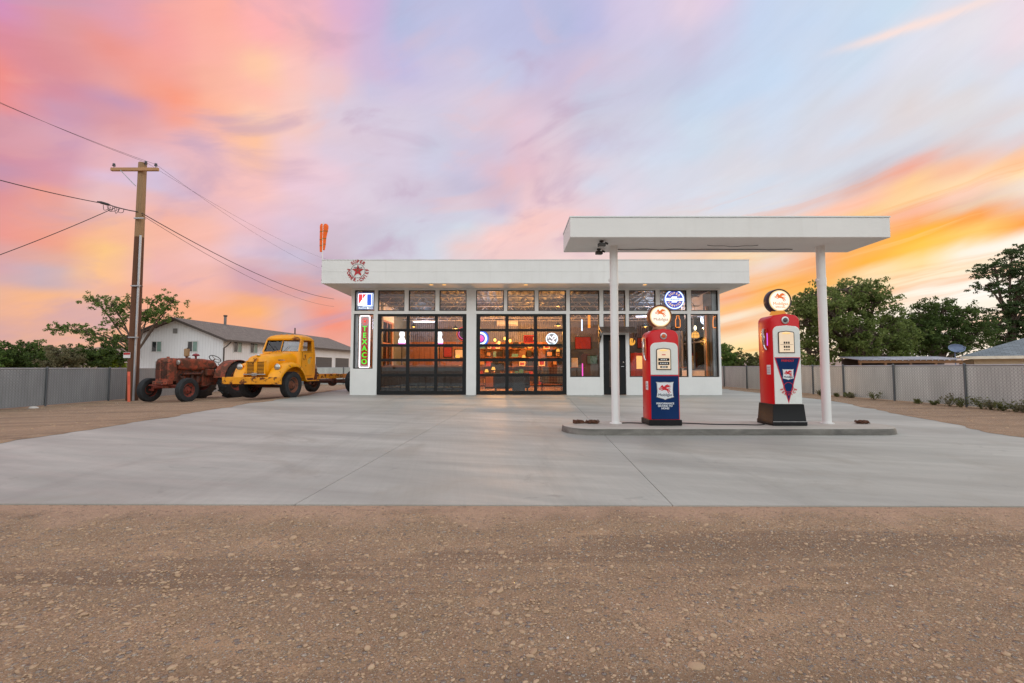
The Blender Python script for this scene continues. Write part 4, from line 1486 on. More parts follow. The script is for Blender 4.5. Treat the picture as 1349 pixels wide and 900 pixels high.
mb = MB()
mb.ring(.25, .02, NWB, 40, 8)
mb.tube(smooth([(-.17, 0, .02), (-.1, 0, .13), (0, 0, .02), (.08, 0, .14), (.17, 0, .05), (.05, 0, -.05), (.12, 0, -.15), (-.02, 0, -.12), (-.13, 0, -.06)], 6), .016, NW, 8)
mb.build('tube', t)
MB().cyl((0, .02, 0), (0, .04, 0), .27, mk('pale disc', (.6, .6, .6), .5), n=40).build('back_disc', t)
p = at(697, 447, 22.0)
t = thing('neon_sign', 'red rectangular neon sign between the amber bulbs and the white neon', 'neon sign', p)
MB().box(-.27, .27, .02, .05, -.2, .2, mk('dark red board', (.12, .01, .01), .5)).build('back_panel', t)
mb = MB()
neon_outline(mb, rrect(-.24, .24, -.17, .17, .04), .011, NR)
for x in (-.13, 0, .13):
    mb.tube([(x - .035, 0, -.08), (x - .035, 0, .08), (x + .035, 0, .08), (x + .035, 0, -.08)], .011, NR, 6)
mb.build('tube', t)

# air conditioner, shelves and goods along the back wall
p = at(668.5, 426, BY - .24)
t = thing('air_conditioner', 'wide white split air conditioner high on the back wall', 'air conditioner', (p.x, BY - .24, p.z))
MB().box(-.58, .58, -.20, 0, -.16, .16, mk('ac plastic', (.7, .66, .66), .4)).build('casing', t, bevel=.03)
MB().box(-.52, .52, -.206, -.201, -.13, -.10, DARK).build('outlet_louvre', t)
SHW = mk('shelf timber', lin((170, 104, 58)), .55, var=.25)
SHB = mk('black shelf steel', (.02, .018, .017), .6, spec=.2)


def shelf_unit(px0, px1, yy, zs, lab):
    a, c = at(px0, 480, yy).x, at(px1, 480, yy).x
    t = thing('storage_shelf', lab, 'shelf', ((a + c) / 2, yy, .012))
    h = (c - a) / 2
    for z in zs:
        MB().box(-h, h, -.22, .22, z - .02, z, SHW).build('shelf_board', t)
    for x in (-h + .015, h - .015):
        for y in (-.2, .2):
            MB().box(x - .015, x + .015, y - .015, y + .015, 0, zs[-1] + .05, SHB).build('upright', t)
    return t, a, c


def carton(name, lab, cat, x, y, z, w, d, h, m, trim=None):
    t = thing(name, lab, cat, (x, y, z))
    MB().box(-w / 2, w / 2, -d / 2, d / 2, 0, h, m).build('box_body', t, bevel=.006)
    if trim:
        MB().box(-w * .36, w * .36, -d / 2 - .012, -d / 2 - .002, h * .2, h * .8, trim).build('front_label', t)
    return t


TAN = mk('card board', lin((176, 128, 84)), .8, var=.15)
CREAM = mk('cream enamel', lin((225, 205, 170)), .4)
TEAL = mk('teal tin', lin((60, 110, 110)), .4)
OXB = mk('oxblood tin', lin((150, 40, 34)), .45)
SCREEN = mk('dark screen', (.008, .008, .012), .3, spec=.2)
sz = [.12, .62, 1.10, 1.58, 2.02]
_, a1, c1 = shelf_unit(630, 662, 24.6, sz, 'wood and steel shelf unit behind the left third of right bay door')
_, a2, c2 = shelf_unit(664, 706, 24.6, sz, 'wood and steel shelf unit behind the middle of right bay door')
_, a3, c3 = shelf_unit(708, 746, 24.6, sz, 'wood and steel shelf unit behind the right third of right bay door')
rg = random.Random(4)
BRN = mk('dark brown crate', lin((104, 66, 40)), .7, var=.2)
goods = [('brown wooden crate', BRN, None), ('cream enamel tin', CREAM, OXB), ('teal oil tin', TEAL, None), ('red oil tin', OXB, None), ('black storage box', SHB, None), ('black storage box', SHB, TAN), ('brown wooden crate', BRN, TAN)]
names = {0: 'wooden_crate', 1: 'tin', 2: 'tin', 3: 'tin', 4: 'storage_box', 5: 'storage_box', 6: 'wooden_crate'}
lev = ['bottom', 'second', 'middle', 'fourth', 'top']
for u_, (a, c) in enumerate(((a1, c1), (a2, c2), (a3, c3))):
    for li, z in enumerate(sz):
        x = a + .06
        n = 0
        while x < c - .25:
            w = rg.uniform(.16, .36)
            if x + w > c - .04:
                break
            k = rg.choice((0, 0, 1, 2, 3, 4, 4, 5, 6))
            h = rg.uniform(.16, .38)
            carton(names[k], '%s, %s from the left on the %s board of the %s shelf unit' % (goods[k][0], ('first', 'second', 'third', 'fourth', 'fifth', 'sixth', 'seventh', 'eighth', 'ninth')[n], lev[li], ('left', 'middle', 'right')[u_]), names[k].replace('_', ' '), x + w / 2, 24.58 + rg.uniform(-.03, .03), z + .014, w, .3, h, goods[k][1], goods[k][2])['group'] = 'goods on the back shelves'
            x += w + rg.uniform(.02, .14)
            n += 1
p = at(655.5, 463, 22.2)
t = thing('television', 'dark flat television on a black cabinet behind the right bay door', 'television', (p.x, 22.2, .75))
MB().box(-.34, .34, -.02, .03, .12, .52, SHB).build('casing', t, bevel=.008)
MB().box(-.31, .31, -.026, -.021, .15, .49, SCREEN).build('screen', t)
MB().box(-.12, .12, -.08, .08, 0, .12, SHB).build('foot', t)
t = thing('low_cabinet', 'low black cabinet that carries the television', 'cabinet', (p.x, 22.2, .012))
MB().box(-.6, .6, -.24, .24, .0, .737, SHB).build('carcass', t, bevel=.008)
for x in (-.3, .3):
    MB().box(x - .27, x + .27, -.262, -.245, .08, .68, mk('walnut door', lin((120, 72, 42)), .5)).build('door', t)
for px, py, yy, lab in ((641, 489, 22.0, 'added small amber lamp at the left of the right bay'), (650, 486, 22.0, 'added small amber lamp standing by the black television'), (690, 470, 23.9, 'added small amber lamp on the middle shelf unit'), (603, 470, 20.2, 'added small amber lamp at the right end of the bar counter'), (735, 462, 23.9, 'added small amber lamp on the right shelf unit')):  # glowing lamps added as bright amber accents among shelves and bar
    p = at(px, py, yy)
    t = thing('added_lamp', lab, 'lamp', (p.x, yy, p.z - .22))
    MB().lathe([(.07, 0), (.07, .015), (.015, .03), (.015, .2)], BLACK, 14).build('base', t)
    MB().lathe([(.10, .17), (.06, .31)], glow('amber lamp shade', (1, .42, .07), 1.8), 18).build('lamp_shade', t)
# sofa
FAB = mk('charcoal sofa cloth', lin((74, 80, 88)), .9, var=.15, vscale=30)
p = at(677, 516, 19.6)
t = thing('sofa', 'low charcoal sofa seen from behind through the right bay door', 'sofa', (p.x - .1, 19.7, .012))
MB().box(-.78, .78, -.38, -.20, .14, .78, FAB).build('backrest', t, bevel=.06, seg=3)
MB().box(-.60, .60, -.195, .40, .14, .44, FAB).build('seat', t, bevel=.05, seg=3)
for s_ in (-1, 1):
    MB().box(s_ * .69 - .09, s_ * .69 + .09, -.195, .40, .14, .60, FAB).build('armrest', t, bevel=.04)
for sx in (-.68, .68):
    for sy in (-.3, .32):
        MB().cyl((sx, sy, 0), (sx, sy, .139), .025, BLACK, n=8).build('leg', t)


def check_mat():
    m = bpy.data.materials.new('diamond cloth')
    b = NB(nt(m))
    out = b.n('ShaderNodeOutputMaterial')
    p_ = b.n('ShaderNodeBsdfPrincipled')
    b.link(p_.outputs[0], out.inputs[0])
    ck = b.n('ShaderNodeTexChecker')
    b.link(b.mapping(b.obj(), (1, 1, 1), (0, R(45), 0)), ck.inputs[0])
    ck.inputs[1].default_value = (*lin((60, 44, 34)), 1)
    ck.inputs[2].default_value = (*lin((190, 150, 104)), 1)
    ck.inputs[3].default_value = 22
    b.link(ck.outputs[0], p_.inputs['Base Color'])
    p_.inputs['Roughness'].default_value = .85
    return m


DIA = check_mat()
p = at(727, 514, 19.9)
t = thing('armchair', 'low armchair in diamond patterned cloth on thin dark legs', 'armchair', (p.x, 19.9, .012), rz=PI)
MB().box(-.46, .46, -.30, .36, .34, .56, DIA).build('seat', t, bevel=.04)
MB().box(-.46, .46, .365, .50, .34, 1.02, DIA).build('backrest', t, bevel=.04)
for s_ in (-1, 1):
    MB().box(s_ * .51 - .045, s_ * .51 + .045, -.28, .44, .40, .70, DIA).build('armrest', t, bevel=.03)
    for y in (-.24, .42):
        MB().cyl((s_ * .42, y, .34), (s_ * .45, y, 0), .02, BLACK, r1=.013, n=8).build('leg', t)
p = at(672, 512, 18.9)
t = thing('folding_sign', 'small dark folding board standing on the shop floor behind the sofa', 'board', (p.x + .35, 18.6, .012))
for s_ in (-1, 1):
    MB().box(-.26, .26, -.012, .012, 0, .72, DKPANEL, M=Matrix.Translation((0, s_ * .14, 0)) @ Matrix.Rotation(s_ * .19, 4, 'X')).build('board', t)

# right hand room: clock, pictures, post, lantern
TIMB = mk('amber lit timber', lin((196, 132, 70)), .6, var=.2)
p = at(932, 440, 17.55)
t = thing('timber_post', 'slim upright timber post behind the rightmost lower window', 'post', (p.x, 17.55, .012))
MB().box(-.055, .055, -.055, .055, .02, 3.38, TIMB).build('shaft', t)
MB().box(-.10, .10, -.10, .10, 0, .02, TIMB).build('foot', t)
p = at(916, 440, 18.3)
LAN = glow('amber lantern glass', (1, .42, .06), 1.5)
t = thing('lantern', 'amber lantern with domed shade hanging behind the rightmost lower window', 'lantern', p)
MB().lathe([(.155, -.16), (.165, -.05), (.12, .06), (.04, .10)], LAN, 24).build('shade', t)
mb = MB()
for z, rr in ((-.16, .16), (-.05, .17), (.06, .125)):
    mb.tube([(rr * math.cos(q), rr * math.sin(q), z) for q in [2 * PI * i / 24 for i in range(24)]], .008, BLACK, 6, True)
for i in range(8):
    q = 2 * PI * i / 8
    mb.tube([(.162 * math.cos(q), .162 * math.sin(q), -.16), (.171 * math.cos(q), .171 * math.sin(q), -.05), (.125 * math.cos(q), .125 * math.sin(q), .06)], .006, BLACK, 5)
mb.build('frame', t)
MB().ell((0, 0, .24), (.05, .05, .10), glow('pale bulb', (1, .86, .55), 4), 12, 8).build('bulb', t)
MB().cyl((0, 0, .34), (0, 0, 3.5 - p.z), .006, WIRE, n=6).build('flex', t)
lamp('lantern_light', (p.x, p.y - .0, p.z - .3), 35, AMBER)
p = at(832, 450.5, 22.5)
t = thing('wall_clock', 'round glowing amber clock hanging behind the window right of the entrance', 'clock', (p.x, 22.5, p.z))
MB().cyl((0, 0, 0), (0, .06, 0), .20, BLACK, n=32).build('case', t)
MB().cyl((0, -.012, 0), (0, -.002, 0), .18, glow('clock face', (1, .42, .06), 1.3), n=32).build('face', t)
mb = MB()
mb.box(-.006, .006, -.02, -.014, 0, .13, BLACK)
mb.box(-.006, .006, -.026, -.021, 0, .09, BLACK, M=Matrix.Rotation(2, 4, 'Y'))
mb.build('hands', t)
MB().tube([(0, .03, .2), (0, .03, 3.5 - p.z)], .006, WIRE, 6).build('flex', t)
p = at(846, 465, BY - .25)
for i, (px, py, w, h, m, lab) in enumerate(((845, 452, .5, .62, OXB, 'framed red picture on the slate wall behind the window right of the entrance'), (606, 466, .6, .5, CREAM, 'framed cream picture above the right end of the bar'), (590, 464, .5, .6, OXB, 'framed red picture on the plank wall above the bar'))):
    p = at(px, py, BY - .26)
    t = thing('picture', lab, 'picture', (p.x, BY - .245, p.z))
    MB().box(-w / 2, w / 2, -.03, 0, -h / 2, h / 2, BLACK).build('frame', t)
    MB().box(-w / 2 + .04, w / 2 - .04, -.036, -.031, -h / 2 + .04, h / 2 - .04, m).build('print', t)
for px, py, yy, w, h, m, lab in ((768, 452, 24.6, .9, .7, OXB, 'wide dark red poster on the back wall behind the window left of the entrance'), (780, 474, 24.6, .6, .5, TEAL, 'teal poster low on the back wall left of the entrance'), (757, 478, 24.6, .42, .6, CREAM, 'small cream poster beside the right bay shelves')):
    p = at(px, py, BY - .26)
    t = thing('poster', lab, 'poster', (p.x, BY - .245, p.z))
    MB().box(-w / 2, w / 2, -.02, 0, -h / 2, h / 2, BLACK).build('frame', t)
    MB().box(-w / 2 + .03, w / 2 - .03, -.026, -.021, -h / 2 + .03, h / 2 - .03, m).build('print', t)
for px, yy, lab in ((760, 20.2, 'round bistro table behind the window left of the entrance'), (897, 19.6, 'round bistro table behind the window right of the shorter pump')):
    p = at(px, 500, yy)
    t = thing('bistro_table', lab, 'table', (p.x, yy, .012))
    MB().cyl((0, 0, 1.0), (0, 0, 1.03), .36, BARTOP, n=28).build('top', t)
    MB().lathe([(.24, 0), (.22, .02), (.03, .05), (.03, .99)], BLACK, 20).build('pedestal', t)
p = at(853, 510, 22.0)
t = thing('arcade_cabinet', 'tall red vending cabinet with a lit front inside behind the entrance', 'vending machine', (p.x, 23.2, .012))
MB().box(-.4, .4, -.35, .35, 0, 1.75, OXB).build('cabinet', t, bevel=.02)
MB().box(-.28, .28, -.362, -.352, .95, 1.6, mk('lit vending front', lin((240, 190, 110)), .4, emit=(1, .6, .2), estr=.7)).build('front_panel', t)

# ------------------------------------------------------------------ the two fuel pumps
PRED = mk('pump red enamel', lin((204, 0, 16)), .35, var=.05, vscale=2, coat=.12, spec=.3)
PWHITE = mk('pump white enamel', lin((226, 228, 224)), .3, var=.03, coat=.4)
PBLUE = mk('pump navy enamel', lin((6, 44, 92)), .38, var=.08, spec=.2)
PBLACK = mk('pump black base', (.010, .010, .011), .45, var=.2, bump=.05, spec=.2)
PTRIM = mk('bright pink red trim', lin((206, 40, 66)), .4)
CHROME = mk('chrome', (.7, .7, .7), .15, metal=1)
GOLD = mk('globe band', lin((120, 66, 34)), .4, metal=.4)
GLOBE = glow('lit globe glass', (1, .93, .78), 1.15)
GLOBER = glow('lit globe rim', (1, .72, .36), 1.0)
GRED = glow('globe red print', (.95, .22, .06), .9)
GBLUE = mk('globe dark print', lin((120, 70, 50)), .5, emit=lin((190, 110, 60)), estr=.5)
GORG = glow('globe orange print', (.95, .34, .08), .9)
BADGE = mk('badge silver', (.55, .55, .56), .3, metal=.8)
LREDP = mk('print red', lin((206, 26, 40)), .5)
NAVYP = mk('print navy', lin((10, 32, 70)), .5)
WHITEP = mk('print white', lin((228, 232, 236)), .45)

HORSE = [
    [(-.36, .10), (-.30, .20), (-.24, .25), (-.23, .31), (-.18, .25), (-.12, .18), (-.06, .12), (.08, .06), (.16, .0), (.17, -.10), (.08, -.12), (-.06, -.10), (-.16, -.04), (-.20, .06), (-.25, .10), (-.32, .06)],
    [(-.17, -.02), (-.08, -.10), (-.24, -.15), (-.40, -.07), (-.47, -.12), (-.46, -.05), (-.38, -.02), (-.24, -.09)],
    [(-.20, .05), (-.17, -.03), (-.34, .01), (-.46, .0), (-.48, .05), (-.34, .06)],
    [(.08, -.12), (.17, -.08), (.26, -.18), (.24, -.25), (.34, -.36), (.29, -.38), (.18, -.26), (.19, -.19)],
    [(.12, -.07), (.17, -.02), (.34, -.12), (.36, -.21), (.45, -.28), (.41, -.31), (.30, -.22), (.29, -.15)],
    [(.15, .0), (.16, -.05), (.30, -.03), (.44, -.07), (.34, .01)],
    [(-.10, .11), (.06, .05), (.22, .11), (.47, .11), (.30, .16), (.45, .21), (.26, .21), (.38, .29), (.18, .25), (.25, .34), (.04, .26)],
]
SHIELD = [(-.5, .48), (-.25, .455), (0, .47), (.25, .455), (.5, .48), (.46, .38), (.44, 0), (.46, -.28), (.5, -.34), (.3, -.40), (.12, -.44), (0, -.5), (-.12, -.44), (-.3, -.40), (-.5, -.34), (-.46, -.28), (-.44, 0), (-.46, .38)]


def horse(mb, m, x, y, z, s):
    for i, pl in enumerate(HORSE):
        mb.prism([(x + a * s, z + c * s) for a, c in pl], y - .002 - .0004 * i, y, m)


def shield(parent, x, y, z, w, h):
    mb = MB()
    mb.prism([(x + a * w * 1.06, z + c * h * 1.06) for a, c in SHIELD], y - .003, y, BADGE)
    mb.prism([(x + a * w, z + c * h) for a, c in SHIELD], y - .006, y - .0035, WHITEP)
    o = mb.build('shield_emblem', parent)
    mb = MB()
    horse(mb, LREDP, x, y - .0065, z + h * .12, w * .78)
    mb.text('Mobilgas', w * .235, NAVYP, x, y - .008, z - h * .235, .003, 0)
    mb.build('emblem_print', o)
    return o


def cab_outline(W, z0, z1, r, crown, inset=0.0, n=7):
    h = W / 2 - inset
    t = z1 - inset
    out = [(-h, z0), (h, z0)]
    for i in range(n + 1):
        a = R(90 * i / n)
        out.append((h - r + r * math.cos(a), t - crown - r + r * math.sin(a)))
    out.append((0, t))
    for i in range(n + 1):
        a = R(90 + 90 * i / n)
        out.append((-h + r + r * math.cos(a), t - crown - r + r * math.sin(a)))
    return out


def arch_panel(x0, x1, z0, z1, r, n=7, crown=.012):
    out = [(x0, z0), (x1, z0)]
    for i in range(n + 1):
        a = R(90 * i / n)
        out.append((x1 - r + r * math.cos(a), z1 - crown - r + r * math.sin(a)))
    out.append(((x0 + x1) / 2, z1))
    for i in range(n + 1):
        a = R(90 + 90 * i / n)
        out.append((x0 + r + r * math.cos(a), z1 - crown - r + r * math.sin(a)))
    return out


def pump_shell(t, W, D, z0, z1, r):
    rings = []
    for y, ins in ((-D / 2, .022), (-D / 2 + .006, .010), (-D / 2 + .022, 0), (D / 2 - .022, 0), (D / 2 - .006, .010), (D / 2, .022)):
        rings.append([(x, y, z) for x, z in cab_outline(W, z0, z1, r, .02, ins)])
    MB().loft(rings, PRED).build('cabinet', t, sharp=40)


def globe(t, z, R_, D, band, neck, sub=None, text_m=None):
    mb = MB()
    M = Matrix.Translation((0, 0, z)) @ RX90
    mb.lathe([(R_ * .86, D / 2 - .012), (R_ * .97, D / 2), (R_, D / 2 - .012), (R_, -D / 2 + .012), (R_ * .97, -D / 2), (R_ * .86, -D / 2 + .012)], band, 48, M=M)
    g = mb.build('globe', t)
    MB().lathe([(R_ * .875, D / 2 - .006), (R_ * .79, D / 2 - .0005)], GLOBER, 48, M=M, cap=False).lathe([(R_ * .79, D / 2 - .0005), (R_ * .7, D / 2 + .006), (R_ * .35, D / 2 + .013), (.004, D / 2 + .015)], GLOBE, 48, M=M).build('globe_face', g)
    mb = MB()
    y = -D / 2 - .017
    horse(mb, GRED, 0, y, z + R_ * .30, R_ * 1.02)
    mb.text('Mobilgas', R_ * .36, text_m or GORG, 0, y, z - R_ * .27, .003, 0)
    if sub:
        mb.text(sub, R_ * .20, GORG, 0, y, z - R_ * .56, .003, .01, wide=1.2)
    mb.build('globe_print', g)
    MB().lathe([(R_ * .62, -R_ * 1.12), (R_ * .55, -R_ * 1.0), (R_ * .52, -R_ * .86)], neck, 32, M=Matrix.Translation((0, 0, z))).build('globe_collar', t)


def badge(t, x, y, z, r, mcol):
    mb = MB()
    mb.lathe([(r, 0), (r, .010), (r * .72, .014), (r * .68, .008), (.003, .008)], BADGE, 28, M=Matrix.Translation((x, y, z)) @ RX90)
    o = mb.build('badge', t)
    MB().lathe([(r * .62, .009), (r * .5, .012), (.003, .013)], mcol, 20, M=Matrix.Translation((x, y, z)) @ RX90).build('badge_jewel', o)


def dial(t, x0, x1, z0, z1, y, black_bars):
    mb = MB()
    mb.prism(arch_panel(x0 - .012, x1 + .012, z0 - .012, z1 + .012, .03), y - .010, y, mk('dial frame bronze', (.06, .05, .045), .4, metal=.4))
    o = mb.build('dial', t)
    MB().prism(arch_panel(x0, x1, z0, z1, .022), y - .013, y - .0105, mk('lit dial face', lin((226, 205, 182)), .4, emit=(1, .72, .44), estr=.30)).build('dial_face', o)
    w, h = x1 - x0, z1 - z0
    mb = MB()
    if black_bars:
        for za, zb, ins in ((.40, .53, .08), (.20, .35, .08), (.06, .145, .22)):
            mb.box(x0 + w * ins, x1 - w * ins, y - .016, y - .0135, z0 + h * za, z0 + h * zb, PBLACK)
        for zc_, n in ((.465, 4), (.275, 5), (.10, 3)):
            for i in range(n):
                xx = x0 + w * (.5 + (i - (n - 1) / 2) * .13)
                mb.box(xx - w * .035, xx + w * .035, y - .018, y - .0165, z0 + h * (zc_ - .03), z0 + h * (zc_ + .03), WHITEP)
    else:
        for zc_, n, k in ((.46, 3, .05), (.26, 3, .05), (.12, 3, .025)):
            for i in range(n):
                xx = x0 + w * (.5 + (i - 1) * .15)
                mb.box(xx - w * .05, xx + w * .05, y - .016, y - .0135, z0 + h * (zc_ - k), z0 + h * (zc_ + k), PBLACK)
        mb.box(x0 + w * .06, x1 - w * .06, y - .0155, y - .0135, z0 + h * .365, z0 + h * .375, PBLACK)
    mb.build('dial_counter', o)
    if black_bars:
        MB().box(x0 + w * .36, x1 - w * .36, y - .016, y - .0135, z0 + h * .68, z0 + h * .72, LREDP).build('dial_mark', o)
    MB().lathe([(w * .3, 0), (w * .22, .02)], glow('dial lamp', (1, .62, .18), 1.3), 16, M=Matrix.Translation(((x0 + x1) / 2, y - .0145, z1 - .03)) @ Matrix.Diagonal((1, .2, .6, 1))).build('dial_lamp', o)


def nozzle(t, x, y, z0, z1):
    """nozzle hung on the left flank"""
    mb = MB()
    mb.box(x - .022, x - .002, y - .05, y + .05, z0 - .02, z1 + .02, PRED)
    o = mb.build('nozzle_holster', t, bevel=.01)
    mb = MB()
    mb.tube([(x - .045, y - .01, z1 + .01), (x - .05, y, z1 - .06), (x - .05, y, z0 + .12), (x - .045, y - .01, z0 + .05)], [.020, .024, .022, .016], CHROME, 12)
    mb.tube([(x - .045, y - .01, z0 + .05), (x - .04, y - .03, z0 - .0), (x - .03, y - .06, z0 - .03)], [.014, .013, .012], CHROME, 10)
    mb.tube([(x - .05, y - .02, z1 - .06), (x - .062, y - .05, z1 - .12), (x - .06, y - .05, z0 + .14), (x - .05, y - .01, z0 + .09)], .007, CHROME, 8)
    mb.build('nozzle', o)


# shorter pump
W, D = .475, .40
t = thing('fuel_pump', 'shorter red fuel pump with white dial panel above a navy lower panel', 'fuel pump', (2.40, 7.39, ITOP))
MB().box(-W / 2 - .022, W / 2 + .022, -D / 2 - .02, D / 2 + .02, .002, .092, PBLACK).build('base', t, bevel=.012)
pump_shell(t, W, D, .09, 1.525, .12)
yf = -D / 2
MB().prism([(-.218, .10), (.218, .10), (.218, .775), (-.218, .775)], yf - .010, yf - .0005, PBLUE).build('lower_panel', t, bevel=.003)
MB().box(-.224, .224, yf - .011, yf - .0005, .777, .792, PTRIM).build('trim_strip', t)
MB().prism(arch_panel(-.218, .215, .794, 1.312, .085), yf - .016, yf - .0005, PWHITE).build('upper_panel', t, bevel=.005)
dial(t, -.118, .088, .885, 1.205, yf - .0165, True)
badge(t, -.005, yf - .004, 1.405, .052, mk('badge orange', lin((210, 90, 40)), .3))
shield(t, 0, yf - .0105, .545, .265, .275)
mb = MB()
for i, s_ in enumerate(('PERFORMANCE', 'SECOND TO', 'NONE!')):
    mb.text(s_, .040, WHITEP, 0, yf - .012, .345 - i * .038, .003, .03)
mb.build('lettering', t)
globe(t, 1.735, .19, .13, GOLD, mk('collar bronze', lin((150, 110, 80)), .4, metal=.4), text_m=GBLUE)
nozzle(t, -W / 2, -.08, 1.05, 1.37)
MB().box(-W / 2 - .006, -W / 2 - .0005, -.13, -.02, .555, .69, WHITEP).build('side_plate', t)
mb = MB()
for i in range(4):
    mb.box(-W / 2 - .008, -W / 2 - .0065, -.115, -.035, .58 + i * .025, .588 + i * .025, NAVYP)
mb.build('side_plate_print', t)

# taller pump
W, D = .46, .40
t = thing('fuel_pump', 'taller red and white fuel pump with navy pennant on a black plinth', 'fuel pump', (4.335, 7.39, ITOP))
mb = MB()
rr_ = lambda w, d, z: [(-w, -d, z), (w, -d, z), (w, d, z), (-w, d, z)]
mb.loft([rr_(.272, .235, .002), rr_(.272, .235, .06), rr_(.262, .228, .075), rr_(.243, .210, .335)], PBLACK)
mb.build('base', t, bevel=.010)
MB().box(-.268, .268, -.243, -.236, .062, .070, BADGE).build('base_strip', t)
pump_shell(t, W, D, .334, 1.765, .10)
yf = -D / 2
MB().prism(arch_panel(-.212, .212, .337, 1.575, .085), yf - .014, yf - .0005, PWHITE).build('front_panel', t, bevel=.005)
dial(t, -.125, .105, 1.15, 1.475, yf - .0145, False)
badge(t, -.01, yf - .004, 1.657, .058, mk('badge dark', (.06, .05, .06), .3))
mb = MB()
mb.prism([(-.205, 1.070), (0, .345), (.205, 1.070)], yf - .017, yf - .0145, PTRIM)
mb.prism([(-.185, 1.058), (0, .395), (.185, 1.058)], yf - .0195, yf - .0175, PBLUE)
pn = mb.build('pennant', t)
shield(t, 0, yf - .020, .80, .175, .165)
mb = MB()
mb.text('FRIENDLY', .045, LREDP, 0, yf - .021, 1.015, .003, .02)
mb.arc_text('SERVICE', .058, .115, PI, LREDP, 0, yf - .021, .60, .003, .02, step=.42, inward=True)
mb.ring(.075, .004, LREDP, 32, 6, M=Matrix.Translation((0, yf - .020, .60)))
mb.build('pennant_lettering', pn)
globe(t, 1.99, .195, .14, mk('globe dark band', lin((60, 50, 62)), .4, metal=.5), glow('amber collar', (1, .40, .08), .7), 'SPECIAL')
nozzle(t, -W / 2, -.05, 1.22, 1.52)
MB().tube([(-W / 2 - .012, -.10, 1.26), (-W / 2 - .012, -.10, 1.46)], .007, glow('violet painted reflection', (.75, .16, .9), 1.2), 8).build('painted_reflection', t)  # glowing violet rod stands in for neon reflected beside the nozzle
MB().box(-W / 2 - .006, -W / 2 - .0005, -.15, -.05, .80, .95, WHITEP).build('side_plate', t)
mb = MB()
for i in range(4):
    mb.box(-W / 2 - .008, -W / 2 - .0065, -.14, -.06, .82 + i * .03, .828 + i * .03, NAVYP)
mb.build('side_plate_print', t)

# ------------------------------------------------------------------ vehicles
TYRE = mk('old tyre rubber', (.034, .036, .039), .8, var=.3, vscale=8, bump=.15, bscale=50, spec=.3)
TREDP = mk('faded rusty tractor red', lin((150, 72, 50)), .7, var=.3, vscale=4, rust=lin((98, 60, 44)), rusta=.46, rscale=5, bump=.1)
TRED2 = mk('tractor wheel red', lin((132, 60, 48)), .75, var=.3, vscale=6, rust=lin((96, 54, 40)), rusta=.55, rscale=9)
IRON = mk('greasy engine iron', lin((72, 48, 40)), .6, var=.45, vscale=9, rust=lin((110, 52, 32)), rusta=.5, rscale=10, bump=.3)
YEL = mk('old yellow truck paint', lin((246, 162, 0)), .36, var=.14, vscale=2.5, rust=lin((124, 68, 24)), rusta=.60, rscale=3.2, spec=.5)
YELR = mk('yellow paint badly rusted', lin((232, 152, 8)), .5, var=.15, vscale=4, rust=lin((92, 48, 24)), rusta=.52, rscale=5)
BROWNR = mk('rust brown wheel', lin((122, 74, 56)), .75, var=.3, vscale=8, rust=lin((150, 96, 46)), rusta=.6, rscale=14)
TGLASS = glassmat('vehicle glass', (.62, .66, .68), 1.6)
DKIN = mk('dark cab interior', (.03, .028, .025), .8)
LENS = mk('headlamp glass', lin((170, 170, 166)), .2, metal=.5, var=.2)


def wheel(parent, name, x, y, z, Rr, w, rimR, rim_m, side=1, lugs=0, holes=5, dish=.03):
    """wheel on an axle along x; side = +1 when the outer face looks to +x"""
    M = Matrix.Translation((x, y, z)) @ Matrix.Rotation(PI / 2, 4, 'Y') @ (Matrix.Identity(4) if side > 0 else Matrix.Rotation(PI, 4, 'X'))
    h = w / 2
    o = MB()
    rim = [(rimR * 1.0, -h * .72), (rimR * 1.0, h * .72), (rimR * .95, h * .78), (rimR * .90, h * .66), (rimR * .86, h * .30), (rimR * .60, h * .30 - dish), (rimR * .42, h * .42), (rimR * .26, h * .50), (rimR * .22, h * .80), (.004, h * .84)]
    o.lathe(rim, rim_m, 32, M=M, cap=False)
    back = [(rimR * .86, h * .1), (rimR * .3, h * .05), (.004, h * .05)]
    o.lathe(back, DKIN, 24, M=M, cap=False)
    for i in range(holes):
        a = 2 * PI * i / holes
        c = Vector((rimR * .72 * math.cos(a), rimR * .72 * math.sin(a), h * .30 - dish * .6 + .004))
        o.cyl(c, c + Vector((0, 0, .006)), rimR * .13, DKIN, n=12, M=M)
    for i in range(8):
        a = 2 * PI * (i + .5) / 8
        c = Vector((rimR * .36 * math.cos(a), rimR * .36 * math.sin(a), h * .44))
        o.cyl(c, c + Vector((0, 0, .022)), rimR * .05, rim_m, n=6, M=M)
    wo = o.build(name, parent)
    o = MB()
    prof = [(rimR * .98, -h * .7), (rimR * 1.08, -h * .92), (Rr * .88, -h), (Rr * .96, -h * .93), (Rr, -h * .72)]
    grooves = 4 if not lugs else 0
    for g in range(grooves):
        q = -h * .6 + g * (h * 1.2 / (grooves - 1)) if grooves > 1 else 0
        prof += [(Rr * 1.004, q - h * .07), (Rr * .975, q - h * .05), (Rr * .975, q + h * .05), (Rr * 1.004, q + h * .07)]
    prof += [(Rr, h * .72), (Rr * .96, h * .93), (Rr * .88, h), (rimR * 1.08, h * .92), (rimR * .98, h * .7)]
    o.lathe(prof, TYRE, 48, M=M, cap=False)
    for i in range(lugs):
        for s in (-1, 1):
            a = 2 * PI * (i + (.25 if s > 0 else -.25)) / lugs
            T = M @ Matrix.Rotation(a, 4, 'Z') @ Matrix.Translation((Rr * .99, 0, s * h * .5)) @ Matrix.Rotation(s * .75, 4, 'X')
            o.box(-.03, .035, -.022, .022, -h * .62, h * .62, TYRE, M=T)
    o.build('tyre', wo)
    return wo


